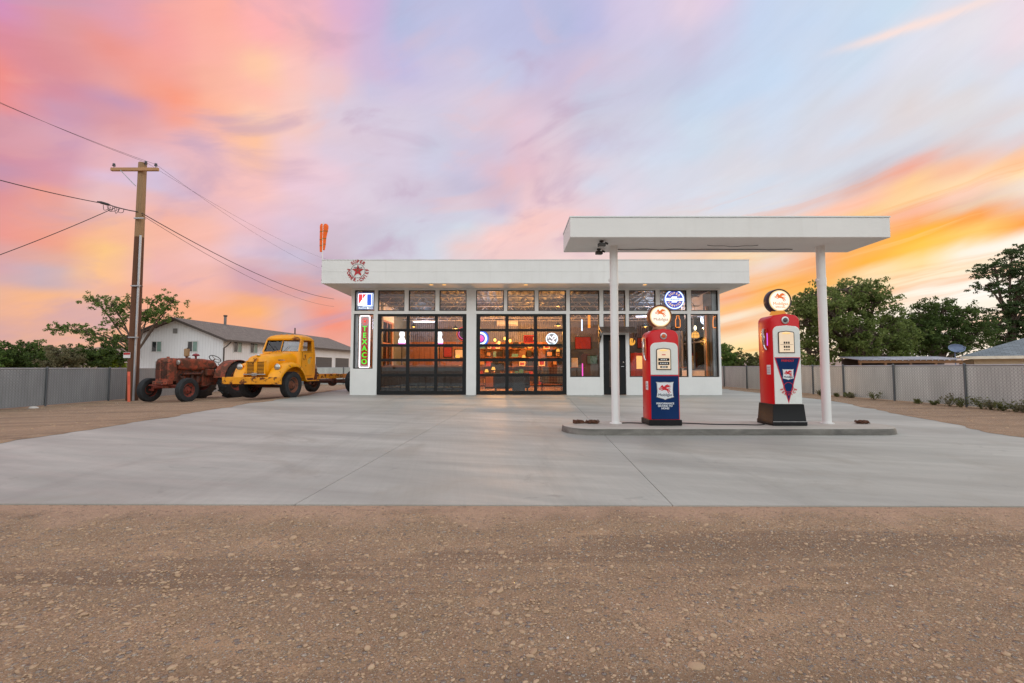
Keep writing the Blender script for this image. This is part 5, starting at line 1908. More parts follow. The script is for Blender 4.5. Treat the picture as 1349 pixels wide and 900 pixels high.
def rr(x0, x1, y0, y1, r, z, n=5):
    return [(x, y, z) for x, y in rrect(x0, x1, y0, y1, r, n)]


# ---- tractor (faces -y)
tr = thing('tractor', 'old rusty red farm tractor with wide front axle and black tyres', 'tractor', (-11.72, 15.60, gz(-11.72, 15.6) + .005), R(-8))
WZ, RW = .40, .68
for s in (-1, 1):
    wheel(tr, 'front_wheel', s * .725, 0, WZ, .405, .20, .235, TRED2, s, 0, 6)
    wheel(tr, 'rear_wheel', s * .74, 2.14, RW, .69, .36, .40, TRED2, s, 15, 6, .08)
mb = MB()                                               # radiator shell
mb.loft([rr(-.255, .255, -.30, .10, .09, .70), rr(-.265, .265, -.315, .10, .10, 1.05), rr(-.265, .265, -.31, .10, .11, 1.36), rr(-.24, .24, -.28, .10, .11, 1.45), rr(-.16, .16, -.2, .08, .09, 1.49)], TREDP)
sh = mb.build('radiator_shell', tr, sharp=50)
mb = MB()
for i in range(17):
    z = .80 + i * .034
    for s in (-1, 1):
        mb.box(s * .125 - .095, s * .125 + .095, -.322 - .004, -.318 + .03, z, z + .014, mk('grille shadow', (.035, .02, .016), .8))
mb.box(-.022, .022, -.333, -.30, .76, 1.42, TREDP)
mb.build('grille', sh)
mb = MB()
mb.box(-.285, .285, -.34, -.12, .60, .715, TREDP)
mb.box(-.12, .12, -.36, -.34, .63, .69, IRON)
for s in (-1, 1):
    mb.cyl((s * .21, -.345, .66), (s * .21, -.335, .66), .022, DKIN, n=12)
mb.build('front_bolster', tr, bevel=.012)
mb = MB()                                               # hood / tank
def hood_ring(y, w, z0, z1, r):
    return [(x, y, z) for x, z in rrect(-w, w, z0, z1, r, 6)]
mb.loft([hood_ring(.10, .258, 1.09, 1.475, .10), hood_ring(.5, .264, 1.07, 1.495, .10), hood_ring(1.2, .264, 1.06, 1.485, .10), hood_ring(1.65, .255, 1.08, 1.44, .10), hood_ring(1.83, .20, 1.16, 1.36, .10), hood_ring(1.90, .10, 1.21, 1.30, .04)], TREDP)
mb.build('hood', tr, sharp=50)
MB().cyl((0, -.06, 1.48), (0, -.06, 1.535), .045, TREDP, n=16).build('radiator_cap', tr)
mb = MB()                                               # engine block and side gear
mb.box(-.17, .17, .12, 1.2, .62, 1.115, IRON)
mb.box(-.21, .21, .25, .95, .72, .80, IRON)
mb.box(-.14, .14, .14, 1.15, .46, .619, IRON)
for i in range(4):
    y = .36 + i * .2
    mb.cyl((.16, y, .98), (.26, y, .94), .035, IRON, n=10)
    mb.cyl((-.16, y, .98), (-.25, y, .94), .035, IRON, n=10)
mb.tube([(.26, .30, .94), (.27, .6, .94), (.26, 1.05, .94), (.22, 1.16, 1.04)], .045, IRON, 10)
mb.tube([(-.25, .30, .94), (-.26, 1.05, .94)], .04, IRON, 10)
mb.cyl((.19, .22, .80), (.19, .40, .80), .075, IRON, n=16)
mb.cyl((.20, .72, .70), (.20, .72, .90), .06, IRON, n=14)
mb.cyl((.23, .95, .62), (.23, .95, .84), .065, IRON, n=14)
mb.tube(smooth([(.20, .22, .9), (.24, .4, 1.02), (.20, .6, 1.08), (.22, .8, 1.0), (.24, 1.0, .9)], 5), .014, DKIN, 6)
mb.tube(smooth([(.22, 1.1, .75), (.27, .9, .60), (.25, .6, .58), (.20, .3, .62)], 5), .012, DKIN, 6)
mb.build('engine', tr, bevel=.01)
mb = MB()
mb.box(-.20, .20, 1.2, 1.62, .48, 1.08, TREDP)
mb.box(-.17, .17, 1.62, 2.5, .52, .98, TREDP)
mb.cyl((-.58, 2.14, RW), (.58, 2.14, RW), .13, TREDP, n=20)
mb.box(.205, .33, 1.25, 1.6, .86, 1.10, TREDP)
mb.build('transmission', tr, bevel=.03)
mb = MB()                                               # front axle
mb.tube([(-.62, 0, .47), (-.3, 0, .52), (.3, 0, .52), (.62, 0, .47)], [.045, .055, .055, .045], TRED2, 10)
for s in (-1, 1):
    mb.cyl((s * .60, 0, .36), (s * .60, 0, .60), .04, TRED2, n=12)
    mb.cyl((s * .58, 0, WZ), (s * .74, 0, WZ), .045, TRED2, n=12)
    mb.tube([(s * .56, .06, .45), (s * .12, .9, .50)], .03, TRED2, 8)
    mb.tube([(s * .60, .0, .58), (s * .60, -.16, .56)], .018, TRED2, 8)
mb.tube([(-.60, -.16, .56), (.60, -.16, .56)], .016, TRED2, 8)
mb.box(-.12, .12, -.12, .14, .46, .60, TREDP)
mb.build('front_axle', tr)
mb = MB()                                               # air cleaner can and muffler cap
mb.cyl((.06, .62, 1.49), (.06, .62, 1.56), .035, IRON, n=14)
mb.lathe([(.05, 1.55), (.085, 1.58), (.088, 1.80), (.08, 1.83), (.03, 1.84)], mk('tan dusty can', lin((150, 120, 86)), .6, var=.2, rust=lin((100, 60, 40)), rusta=.6), 20, M=Matrix.Translation((.06, .62, 0)))
mb.cyl((.11, .60, 1.83), (.11, .60, 1.87), .03, DKIN, n=10)
mb.build('air_stack', tr)
mb = MB()
mb.lathe([(.035, 1.48), (.035, 1.58), (.10, 1.585), (.125, 1.61), (.09, 1.65), (.03, 1.675), (.004, 1.68)], mk('dull red cap', lin((140, 50, 56)), .6, var=.2), 20, M=Matrix.Translation((.03, 1.05, 0)))
mb.build('breather_cap', tr)
MB().lathe([(.05, 1.49), (.05, 1.52), (.03, 1.53), (.004, 1.53)], IRON, 16, M=Matrix.Translation((-.02, .80, 0))).build('fuel_cap', tr)
for s in (-1, 1):
    mb = MB()
    M = Matrix.Translation((s * .33, .02, 1.34)) @ RX90
    mb.lathe([(.02, -.11), (.07, -.07), (.085, 0), (.088, .02)], TREDP, 20, M=M)
    mb.lathe([(.080, .021), (.05, .032), (.004, .036)], LENS, 20, M=M)
    mb.tube([(s * .33, .04, 1.26), (s * .27, .05, 1.24)], .014, IRON, 6)
    mb.build('headlight', tr)
mb = MB()                                               # steering wheel and column
M = Matrix.Translation((0, 1.98, 1.50)) @ Matrix.Rotation(R(-38), 4, 'X')
mb.tube([(.21 * math.cos(q), .21 * math.sin(q), 0) for q in [2 * PI * i / 32 for i in range(32)]], .014, DKIN, 8, True, M=M)
for q in (0, 2 * PI / 3, 4 * PI / 3):
    mb.cyl((0, 0, 0), (.21 * math.cos(q + .5), .21 * math.sin(q + .5), 0), .009, IRON, n=6, M=M)
mb.cyl((0, 0, 0), (0, 0, -.6), .018, IRON, n=8, M=M)
mb.build('steering_wheel', tr)
mb = MB()
mb.box(-.19, .19, 2.36, 2.66, 1.08, 1.12, IRON)
mb.box(-.19, .19, 2.62, 2.66, 1.121, 1.34, IRON)
mb.box(-.03, .03, 2.40, 2.62, .98, 1.079, IRON)
mb.build('seat', tr, bevel=.02)
for s in (-1, 1):                                       # rear fenders
    mb = MB()
    st0 = []
    for i in range(17):
        a = R(172 - i * 8.6)
        yy, zz = 2.14 + .76 * math.cos(a), RW + .76 * math.sin(a)
        st0.append([(s * .50, yy, zz), (s * .94, yy, zz), (s * .94, 2.14 + .785 * math.cos(a), RW + .785 * math.sin(a)), (s * .50, 2.14 + .785 * math.cos(a), RW + .785 * math.sin(a))])
    mb.loft(st0, TREDP)
    mb.build('fender', tr)
mb = MB()
mb.tube(smooth([(.24, 1.55, .60), (.36, 1.2, .50), (.44, .9, .50)], 5), .016, IRON, 8)
mb.tube([(.16, 2.2, 1.0), (.22, 1.9, 1.32)], .014, IRON, 8)
mb.tube([(-.16, 2.2, 1.0), (-.2, 1.95, 1.28)], .014, IRON, 8)
mb.build('lever', tr)

# ---- truck (faces -y)
tk = thing('flatbed_truck', 'old yellow cab truck with bare rusty chassis, rounded fenders and wide bumper', 'truck', (-8.34, 15.81, gz(-8.34, 15.8) + .03), R(-8.6))
WZ = .45
for s in (-1, 1):
    wheel(tk, 'front_wheel', s * .76, 0, WZ, .455, .25, .27, BROWNR, s, 0, 6, .05)
    wheel(tk, 'rear_wheel', s * .93, 3.95, WZ, .455, .25, .27, BROWNR, s, 0, 6, .09)
# chassis
mb = MB()
for s in (-1, 1):
    x = s * .40
    mb.box(x - .035, x + .035, -.62, 5.0, .60, .615, YELR)
    mb.box(x - .035, x + .035, -.62, 5.0, .765, .78, YELR)
    mb.box(x - .006 + s * .029, x + .006 + s * .029, -.62, 5.0, .6155, .7645, YELR)
    for yy in (3.3, 4.6):
        mb.box(x - .03, x + .03, yy - .05, yy + .05, .50, .60, IRON)
    for k in range(5):
        mb.box(x - .035, x + .035, 3.95 - .62 + .06 * k, 3.95 + .62 - .06 * k, .54 - .012 * k, .55 - .012 * k, IRON)
        mb.box(x - .035, x + .035, -.50 + .05 * k, .50 - .05 * k, .585 - .012 * k, .593 - .012 * k, IRON)
for yy in (-.5, .9, 1.9, 2.9, 4.0, 4.9):
    mb.box(-.37, .37, yy - .05, yy + .05, .64, .74, YELR)
mb.build('chassis', tk)
mb = MB()
mb.cyl((-.80, 3.95, WZ), (.80, 3.95, WZ), .07, IRON, n=14)
mb.ell((0, 3.95, WZ), (.20, .20, .20), IRON, 16, 10)
mb.cyl((0, 3.9, WZ), (0, 1.2, .60), .045, IRON, n=12)
mb.build('rear_axle', tk)
mb = MB()
mb.tube([(-.74, 0, WZ), (-.5, 0, .40), (.5, 0, .40), (.74, 0, WZ)], .05, IRON, 10)
mb.tube([(-.66, .14, .42), (.66, .14, .42)], .02, IRON, 8)
mb.box(-.30, .30, -.45, .9, .46, .66, IRON)
mb.build('front_axle', tk)
mb = MB()
mb.lathe([(.20, 0), (.215, .03), (.215, .62), (.20, .65)], mk('grey drum', lin((130, 132, 136)), .5, metal=.3, var=.15, rust=lin((110, 80, 60)), rusta=.66), 24, M=Matrix.Translation((-.30, 2.0, .99)) @ Matrix.Rotation(PI / 2, 4, 'Y'))
mb.build('fuel_tank', tk)
# bumper
mb = MB()
mb.box(-1.06, 1.06, -.97, -.90, .50, .735, YELR)
for s in (-1, 1):
    mb.box(s * .42 - .05, s * .42 + .05, -.899, -.62, .58, .68, YELR)
mb.build('bumper', tk, bevel=.015)
# nose and hood
def nose_ring(y, w, z0, z1, k=1.0, n=10):
    out = [(-w * .98, y, z0), ]
    for i in range(n * 2 + 1):
        a = PI - PI * i / (2 * n)
        c, s_ = math.cos(a), math.sin(a)
        e = .55
        out.append((w * math.copysign(abs(c) ** e, c), y, z0 + (z1 - z0) * (.62 + .38 * abs(s_) ** .8) if 0 < i < 2 * n else z0 + (z1 - z0) * .62))
    out.append((w * .98, y, z0))
    return out
mb = MB()
mb.loft([nose_ring(-.76, .33, .80, 1.26), nose_ring(-.74, .37, .76, 1.36), nose_ring(-.64, .41, .74, 1.44), nose_ring(-.35, .46, .74, 1.50), nose_ring(.0, .53, .76, 1.56), nose_ring(.46, .66, .76, 1.60)], YEL)
hd = mb.build('hood', tk, sharp=55)
MB().tube([(0, -.72, 1.40), (0, -.35, 1.512), (0, .0, 1.572), (0, .44, 1.65)], .012, YEL, 8).build('hood_hinge', hd)
MB().lathe([(.004, .0), (.06, .005), (.055, .035), (.004, .05)], CHROME, 16, M=Matrix.Translation((0, -.66, 1.43)) @ Matrix.Rotation(R(-20), 4, 'X')).build('hood_ornament', hd)
for s in (-1, 1):
    MB().box(s * .515 - .006, s * .515 + .006, -.22, .06, 1.285, 1.31, CHROME, M=Matrix.Translation((s * .0, 0, 0)) @ Matrix.Rotation(s * -.17, 4, 'Z')).build('hood_trim', hd)
mb = MB()
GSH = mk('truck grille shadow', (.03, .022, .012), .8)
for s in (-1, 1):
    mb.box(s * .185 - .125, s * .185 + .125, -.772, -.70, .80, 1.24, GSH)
    for i in range(10):
        z = .81 + i * .045
        mb.box(s * .185 - .13, s * .185 + .13, -.795, -.765, z, z + .018, YEL)
mb.box(-.055, .055, -.79, -.7, .78, 1.34, YEL)
for s in (-1, 1):
    mb.box(s * .335 - .025, s * .335 + .025, -.785, -.70, .78, 1.27, YEL)
mb.build('grille', tk, bevel=.006)
mb = MB()
mb.box(-.40, .40, -.835, -.80, .80, .835, mk('dull chrome trim', (.5, .5, .5), .3, metal=.9, var=.2))
mb.box(-.09, .09, -.845, -.80, .765, .865, mk('dull chrome trim', (.5, .5, .5), .3))
mb.build('grille_bar', tk, bevel=.01)
for s in (-1, 1):
    mb = MB()
    M = Matrix.Translation((s * .69, -.62, 1.06)) @ RX90 @ Matrix.Diagonal((.88, .88, 1, 1))
    mb.lathe([(.03, -.17), (.09, -.10), (.125, -.01), (.128, .02), (.118, .03)], YEL, 24, M=M)
    mb.lathe([(.119, .0301), (.124, .036), (.112, .044)], CHROME, 24, M=M, cap=False)
    mb.lathe([(.113, .036), (.08, .058), (.004, .068)], LENS, 24, M=M)
    mb.cyl((s * .69, -.57, .98), (s * .66, -.50, .90), .035, YEL, n=12)
    mb.build('headlight', tk)
    # front fender: an arch swept over the wheel
    rings = []
    path = [(-.80, .72), (-.74, .86), (-.62, 1.02), (-.45, 1.14), (-.22, 1.215), (.0, 1.225), (.22, 1.17), (.42, 1.04), (.56, .88), (.66, .70), (.74, .585)]
    for i, (yy, zz) in enumerate(path):
        q = i / (len(path) - 1)
        cy, cz = .0, .45
        n_ = Vector((yy - cy, zz - cz)).normalized()
        def P(x, d):
            return (s * x, yy + n_.x * d, zz + n_.y * d)
        inner = .44 + .10 * q
        outer = .965 - .10 * max(0, .35 - q) / .35
        rings.append([P(inner, -.02), P(inner + .1, .0), P(outer - .14, .0), P(outer - .05, -.03), P(outer, -.09), P(outer + .003, -.15), P(outer - .012, -.15), P(outer - .014, -.09), P(outer - .07, -.045), P(outer - .16, -.02), P(inner + .1, -.03), P(inner, -.04)])
    mb = MB()
    mb.loft(rings, YEL)
    # inner apron that joins fender and hood
    mb.prism([(-.72, .60), (-.72, .82), (-.45, 1.08), (.0, 1.20), (.46, 1.06), (.46, .60), (.40, .60), (.36, .82), (.0, .95), (-.36, .82), (-.42, .60)], s * .47, s * .485, YEL, M=Matrix(((0, 1, 0, 0), (1, 0, 0, 0), (0, 0, 1, 0), (0, 0, 0, 1))))
    mb.build('front_fender', tk, sharp=50)
    mb = MB()
    mb.box(s * .76 - .16, s * .76 + .16, .70, 1.45, .555, .585, YELR)
    mb.box(s * .76 - .12, s * .76 + .12, .9, 1.0, .44, .554, IRON)
    mb.build('running_board', tk, bevel=.008)
# cab shell
mb = MB()
yA, yB = .44, 1.50
hw = .76
SIDE = Matrix(((0, 1, 0, 0), (1, 0, 0, 0), (0, 0, 1, 0), (0, 0, 0, 1)))
lower = [rr(-hw + .03, hw - .03, yA + .02, yB - .02, .10, .66), rr(-hw, hw, yA, yB, .12, .80), rr(-hw, hw, yA, yB, .12, 1.50), rr(-hw + .01, hw - .01, yA + .01, yB - .01, .12, 1.615)]
mb.loft(lower, YEL, cap=False)
roof = [rr(-.725, .725, yA + .13, yB - .005, .20, 2.03), rr(-.715, .715, yA + .10, yB - .015, .21, 2.075), rr(-.69, .69, yA + .11, yB - .05, .23, 2.13), rr(-.63, .63, yA + .17, yB - .12, .25, 2.19), rr(-.52, .52, yA + .28, yB - .23, .24, 2.232), rr(-.34, .34, yA + .44, yB - .40, .14, 2.252)]
mb.loft(roof, YEL)
# pillars and rear wall
for s in (-1, 1):
    mb.loft([[(s * .735, yA + .03, 1.605), (s * .735, yA + .13, 1.605), (s * .68, yA + .10, 1.605), (s * .675, yA + .03, 1.605)],
             [(s * .695, yA + .20, 2.07), (s * .695, yA + .29, 2.07), (s * .645, yA + .26, 2.07), (s * .635, yA + .19, 2.07)]], YEL)
    mb.loft([[(s * .752, yB - .28, 1.605), (s * .752, yB - .11, 1.605), (s * .71, yB - .10, 1.605), (s * .71, yB - .28, 1.605)],
             [(s * .712, yB - .24, 2.08), (s * .70, yB - .12, 2.08), (s * .65, yB - .12, 2.08), (s * .66, yB - .24, 2.08)]], YEL)
    mb.loft([[(s * .742, yB - .12, 1.605), (s * .66, yB - .015, 1.605), (s * .40, yB - .012, 1.605), (s * .40, yB - .05, 1.605), (s * .62, yB - .06, 1.605), (s * .70, yB - .14, 1.605)],
             [(s * .70, yB - .14, 2.09), (s * .60, yB - .03, 2.09), (s * .40, yB - .025, 2.09), (s * .40, yB - .06, 2.09), (s * .56, yB - .07, 2.09), (s * .66, yB - .15, 2.09)]], YEL)
mb.box(-.40, .40, yB - .055, yB - .015, 1.59, 1.68, YEL)
mb.box(-.40, .40, yB - .058, yB - .026, 2.0, 2.09, YEL)
mb.box(-.62, .62, yA + .03, yA + .11, 1.56, 1.615, YEL)
mb.box(-.62, .62, yA + .16, yA + .25, 2.045, 2.09, YEL)
cab = mb.build('cab', tk, sharp=50)
mb = MB()
mb.box(-.70, .70, yB - .42, yB - .1, .85, 1.28, DKIN)
mb.box(-.70, .70, yB - .2, yB - .1, 1.281, 1.62, DKIN)
mb.box(-.70, .70, yA + .05, yA + .16, 1.2, 1.58, DKIN)
mb.box(-.72, .72, yA + .05, yB - .08, .70, .74, DKIN)
mb.build('cab_bench', cab, bevel=.02)
mb = MB()
M = Matrix.Translation((.36, yA + .34, 1.56)) @ Matrix.Rotation(R(-50), 4, 'X')
mb.tube([(.19 * math.cos(q), .19 * math.sin(q), 0) for q in [2 * PI * i / 28 for i in range(28)]], .012, DKIN, 8, True, M=M)
mb.cyl((0, 0, 0), (0, 0, -.4), .016, DKIN, n=8, M=M)
mb.cyl((-.19, 0, 0), (.19, 0, 0), .008, DKIN, n=6, M=M)
mb.build('steering_wheel', cab)
for s in (-1, 1):
    x0, x1 = (s * .02, s * .665)
    q = [(x0, yA + .045, 1.62), (x1, yA + .075, 1.62), (s * .63, yA + .225, 2.05), (s * .02, yA + .195, 2.05)]
    q2 = [(x, y + .006, z) for x, y, z in q]
    mb = MB()
    mb.loft([q, q2], TGLASS)
    ws = mb.build('windshield', cab)
    mb = MB()
    for a_, b_ in zip(q, q[1:] + q[:1]):
        mb.cyl(Vector(a_) + Vector((0, -.004, 0)), Vector(b_) + Vector((0, -.004, 0)), .011, DKIN, n=6)
    mb.build('seal', ws)
    mb = MB()
    mb.tube([(s * .10, yA + .02, 1.61), (s * .30, yA + .08, 1.82)], .006, DKIN, 6)
    mb.build('wiper', cab)
    # door with an open window
    mb = MB()
    ring = [(yA + .16, .76), (yB - .30, .76), (yB - .26, 1.2), (yB - .27, 1.59), (yA + .16, 1.59), (yA + .13, 1.2)]
    mb.prism(ring, s * (hw + .001), s * (hw + .012), YEL, M=SIDE)
    dr = mb.build('door', tk, bevel=.006)
    mb = MB()
    mb.tube([(s * (hw + .005), y, z) for y, z in ring], .006, mk('door gap', (.05, .03, .01), .9), 6, True)
    wf = [(yA + .17, 1.615), (yB - .29, 1.615), (yB - .27, 1.75), (yB - .275, 2.0), (yB - .34, 2.055), (yA + .34, 2.055), (yA + .28, 2.0)]
    mb.tube([(s * (.748 - (z - 1.61) * .11), y, z) for y, z in wf], .012, YEL, 8, True)
    mb.build('window_frame', dr)
    mb = MB()
    mb.tube([(s * (hw + .02), yB - .40, 1.42), (s * (hw + .045), yB - .42, 1.42), (s * (hw + .045), yB - .53, 1.40)], .011, CHROME, 8)
    mb.build('door_handle', dr)
    MB().prism([(.09 * math.cos(2 * PI * i / 24), .11 * math.sin(2 * PI * i / 24)) for i in range(24)], s * (hw + .0125), s * (hw + .0135), mk('faded door roundel', lin((214, 176, 90)), .6, var=.25, vscale=14), M=Matrix.Translation((0, 1.0, 1.28)) @ SIDE).build('door_roundel', dr)
mb = MB()
mb.tube([(-.012, yA + .035, 1.61), (-.012, yA + .185, 2.055)], .014, YEL, 8)
mb.build('windshield_divider', cab)
mb = MB()
for s in (-1, 0, 1):
    mb.ell((s * .22, yA + .36, 2.245), (.035, .05, .022), mk('clearance lamp', lin((190, 120, 40)), .3), 12, 8)
mb.build('roof_lamp', cab)
MB().cyl((.66, 1.62, .60), (.66, 1.62, 1.0), .05, IRON, n=12).build('step_post', tk)
mb = MB()
mb.box(.44, .70, .78, 1.42, .60, .80, IRON)
mb.build('battery_box', tk, bevel=.01)

# ------------------------------------------------------------------ windsock
SOCK = mk('orange windsock cloth', lin((250, 104, 16)), .7, var=.1)
SOCKB = mk('windsock band', lin((120, 104, 30)), .7)
p = at(424.5, 372, 16.06)
top = at(425, 294, 16.06)
PX = rx0 - .045
t = thing('windsock', 'limp orange windsock hanging from a thin white pole at the roof corner', 'windsock', (PX, 16.06, 3.99))
h = top.z - 3.99
mb = MB()
mb.cyl((0, 0, 0), (0, 0, h + .03), .014, WHITE2, n=12)
mb.box(-.012, .043, -.02, .02, .12, .15, DARK)
mb.box(-.012, .043, -.02, .02, .62, .65, DARK)
mb.build('pole', t)
for sx, ln, tilt, w0 in ((-.055, 1.02, .0, .088), (.075, .95, -.06, .098)):
    mb = MB()
    rings = []
    rg = random.Random(3 if sx < 0 else 8)
    for i in range(15):
        q = i / 14
        z = h - .02 - q * ln
        w = w0 * (1 - .45 * q) * (.85 + .15 * math.sin(min(1, q * 6) * PI / 2))
        if i == 0:
            w *= .55
        cx = sx + tilt * q + (.0 if sx < 0 else .012 * math.sin(q * 9))
        rings.append([(cx + w * math.cos(a) * (1 + .18 * math.sin(3 * a + q * 4)), .03 + .6 * w * math.sin(a), z) for a in [2 * PI * k / 14 for k in range(14)]])
    mb.loft(rings, SOCK)
    s0 = mb.build('sock', t, sharp=60)
    mb = MB()
    for k in (4, 8, 11):
        mb.loft([[(c + (x - c) * 1.05, .03 + (y - .03) * 1.05, z + dz) for (x, y, z) in rings[k]] for c, dz in ((sx, .012), (sx, -.012))], SOCKB, cap=False)
    mb.build('band', s0)

# ------------------------------------------------------------------ utility pole and its lines
POLE = mk('weathered pole wood', lin((96, 62, 42)), .85, var=.3, vscale=3, streak=(14, 14, .5), bump=.25, bscale=12)
POLEU = mk('pale upper pole wood', lin((150, 118, 86)), .8, var=.25, vscale=3, streak=(14, 14, .5), bump=.2, bscale=12)
ARM = mk('crossarm wood', lin((182, 138, 98)), .8, var=.2, vscale=3, streak=(.6, 12, 12))
STEEL = mk('galvanised steel', lin((170, 172, 176)), .4, metal=.7)
PY = 16.6
base = at(174, 521, PY)
tp = at(188, 215, PY)
gzp = gz(base.x, PY)
t = thing('utility_pole', 'tall brown wooden utility pole with crossarm and grey conduit', 'utility pole', (base.x, PY, gzp))
dx, hgt = tp.x - base.x, tp.z - gzp
on = lambda z: Vector((dx * z / hgt, 0, z))
mb = MB()
zs_ = [-.3, 0, 2, 4, 6.0]
mb.tube([on(z) for z in zs_], [.19, .185, .172, .158, .146], POLE, 20)
mb.build('pole', t)
mb = MB()
mb.tube([on(6.0), on(7), on(hgt - .02), on(hgt)], [.1465, .140, .132, .126], POLEU, 20)
mb.build('pole_top', t)
zc_ = at(182, 226, PY).z - gzp
ca = on(zc_)
xl, xr = at(152, 226.5, PY).x - base.x, at(213.5, 225, PY).x - base.x
mb = MB()
mb.box(xl, xr, -.22, -.13, zc_ - .06, zc_ + .06, ARM)
arm = mb.build('crossarm', t, bevel=.01)
mb = MB()
mb.tube([(ca.x - .62, -.235, zc_ - .05), (ca.x - .08, -.17, zc_ - .62)], .014, STEEL, 6)
mb.build('arm_brace', t)
INS = mk('grey porcelain', (.10, .10, .12), .25)
tips = []
for x, z, y in ((xl + .09, zc_ + .06, -.175), (xr - .10, zc_ + .06, -.175), (ca.x + .16, hgt - .12, -.05)):
    mb = MB()
    M = Matrix.Translation((x, y, z))
    mb.lathe([(.012, 0), (.012, .06), (.05, .065), (.055, .10), (.03, .11), (.045, .13), (.04, .165), (.004, .18)], INS, 16, M=M)
    mb.build('insulator', t)
    tips.append(Vector((x + base.x, y + PY, z + gzp + .13)))
mb = MB()
rc = lambda z: .17 - .006 * z
mb.tube([on(z) + Vector((rc(z) * .75 + .03, -rc(z) * .62 - .02, 0)) for z in (0, 2, 4, 6.05)], .040, STEEL, 12)
mb.build('conduit', t)
for yy in (290, 378, 445):
    z = at(180, yy, PY).z - gzp
    mb = MB()
    c = on(z)
    mb.box(c.x - .05, c.x + .30, -.235, -.175, z - .02, z + .02, STEEL)
    mb.tube([(c.x + .28, -.2, z), (c.x + .38, -.2, z - .03)], .01, DARK, 6)
    mb.build('standoff_bracket', t)
LINEM = mk('power line', (.03, .028, .03), .6)


def sagline(name, label, a, c, sag, r):
    a, c = Vector(a), Vector(c)
    pts = [a.lerp(c, i / 24) - Vector((0, 0, sag * 4 * (i / 24) * (1 - i / 24))) for i in range(25)]
    return cable(name, label, pts, r, LINEM, 'power line')


zt_ = lambda y: at(182, y, PY)
far = lambda px, py, Y_: at(px, py, Y_)
sagline('power_line', 'thin upper power line from the left edge of the sky to the pole top', tips[2], far(-150, 66, 9.5), .10, .0055)
sagline('power_line', 'thin line running close under the upper one to the right crossarm end', tips[1], far(-150, 70, 9.5), .10, .005)
sagline('power_line', 'thin line from the right end of the crossarm away over the roofs', tips[1], far(470, 366, 46), .9, .0045)
sagline('power_line', 'thin line from the pole top away to the right behind the station', tips[2], far(480, 352, 50), .9, .0045)
svc = at(181, 279, PY - .17)
spl = at(141, 269, PY - .2)
sagline('power_line', 'thick twisted service line from the left edge to the dark splice', spl, far(-120, 203, 11.5), .10, .014)
sagline('power_line', 'short thick line between the dark splice and the pole', spl, svc, .03, .018)
sagline('power_line', 'lower left line that rises to the splice beside the pole', at(153, 273, PY - .19), far(-120, 377, 13.5), .12, .012)
sagline('power_line', 'thick service line falling from the pole to the right behind the station', at(187, 281, PY - .1), far(440, 394, 40), .55, .016)
sagline('power_line', 'thinner line just under the thick service line right of the pole', at(187, 283.5, PY - .1), far(440, 404, 40), .65, .008)
mb = MB()
a_, c_ = Vector(at(128, 265.5, PY - .24)), Vector(at(146, 270.5, PY - .2))
mb.tube([a_, a_.lerp(c_, .3), a_.lerp(c_, .8), c_], [.015, .05, .045, .015], LINEM, 10)
sp_ = mb.build('line_splice')
tag(sp_, 'dark splice sleeve on the service line left of the pole', 'splice')
mb = MB()
rg = random.Random(5)
for i in range(5):
    c0 = Vector(at(136 + i * 5, 270 + i * 1.2, PY - .2))
    mb.tube(smooth([c0, c0 + Vector((rg.uniform(-.05, .1), 0, -.12 - rg.random() * .1)), c0 + Vector((.12 + rg.random() * .1, 0, -.14)), c0 + Vector((.2, 0, .0))], 5), .009, LINEM, 6)
tag(mb.build('drip_loop'), 'small tangle of dark wire loops under the splice', 'wire loop')

# sign on the pole, marker stake
p = at(167.5, 468, PY - .20)
t = thing('warning_sign', 'small white sign with a red top band on the wooden pole', 'sign', (p.x, PY - .205, p.z))
MB().box(-.125, .125, -.008, .0, -.10, .10, mk('sign white', lin((214, 214, 214)), .5)).build('plate', t)
MB().box(-.115, .115, -.012, -.0085, .015, .09, mk('sign red', lin((178, 30, 36)), .5)).build('band', t)
g = at(171, 505, 15.9)
t = thing('marker_post', 'orange flat marker stake standing in front of the wooden pole', 'marker post', (g.x, g.y, gz(g.x, g.y) - .02), rz=.1)
mb = MB()
SAL = mk('salmon plastic', lin((236, 112, 84)), .6, var=.06)
M = Matrix.Rotation(R(-2.5), 4, 'Y')
mb.box(-.045, .045, -.006, .006, 0, 1.07, SAL, M=M)
mb.build('stake', t, bevel=.003)
MB().box(-.028, .028, -.010, -.007, .62, .92, mk('stake label', lin((214, 90, 70)), .6), M=M).build('stake_label', t)
g = Vector((-14.05, 13.45, 0))
mb = MB()
mb.loft([[(r_ * math.cos(a) * (1 + .2 * math.sin(3 * a)), r_ * .6 * math.sin(a), z) for a in [2 * PI * k / 12 for k in range(12)]] for r_, z in ((.13, 0), (.12, .03), (.07, .05), (.02, .055))], mk('pale litter', lin((205, 200, 196)), .7))
o = mb.build('plastic_bag', loc=(g.x, g.y, gz(g.x, g.y)))
tag(o, 'crumpled white plastic bag lying below the left fence', 'litter')

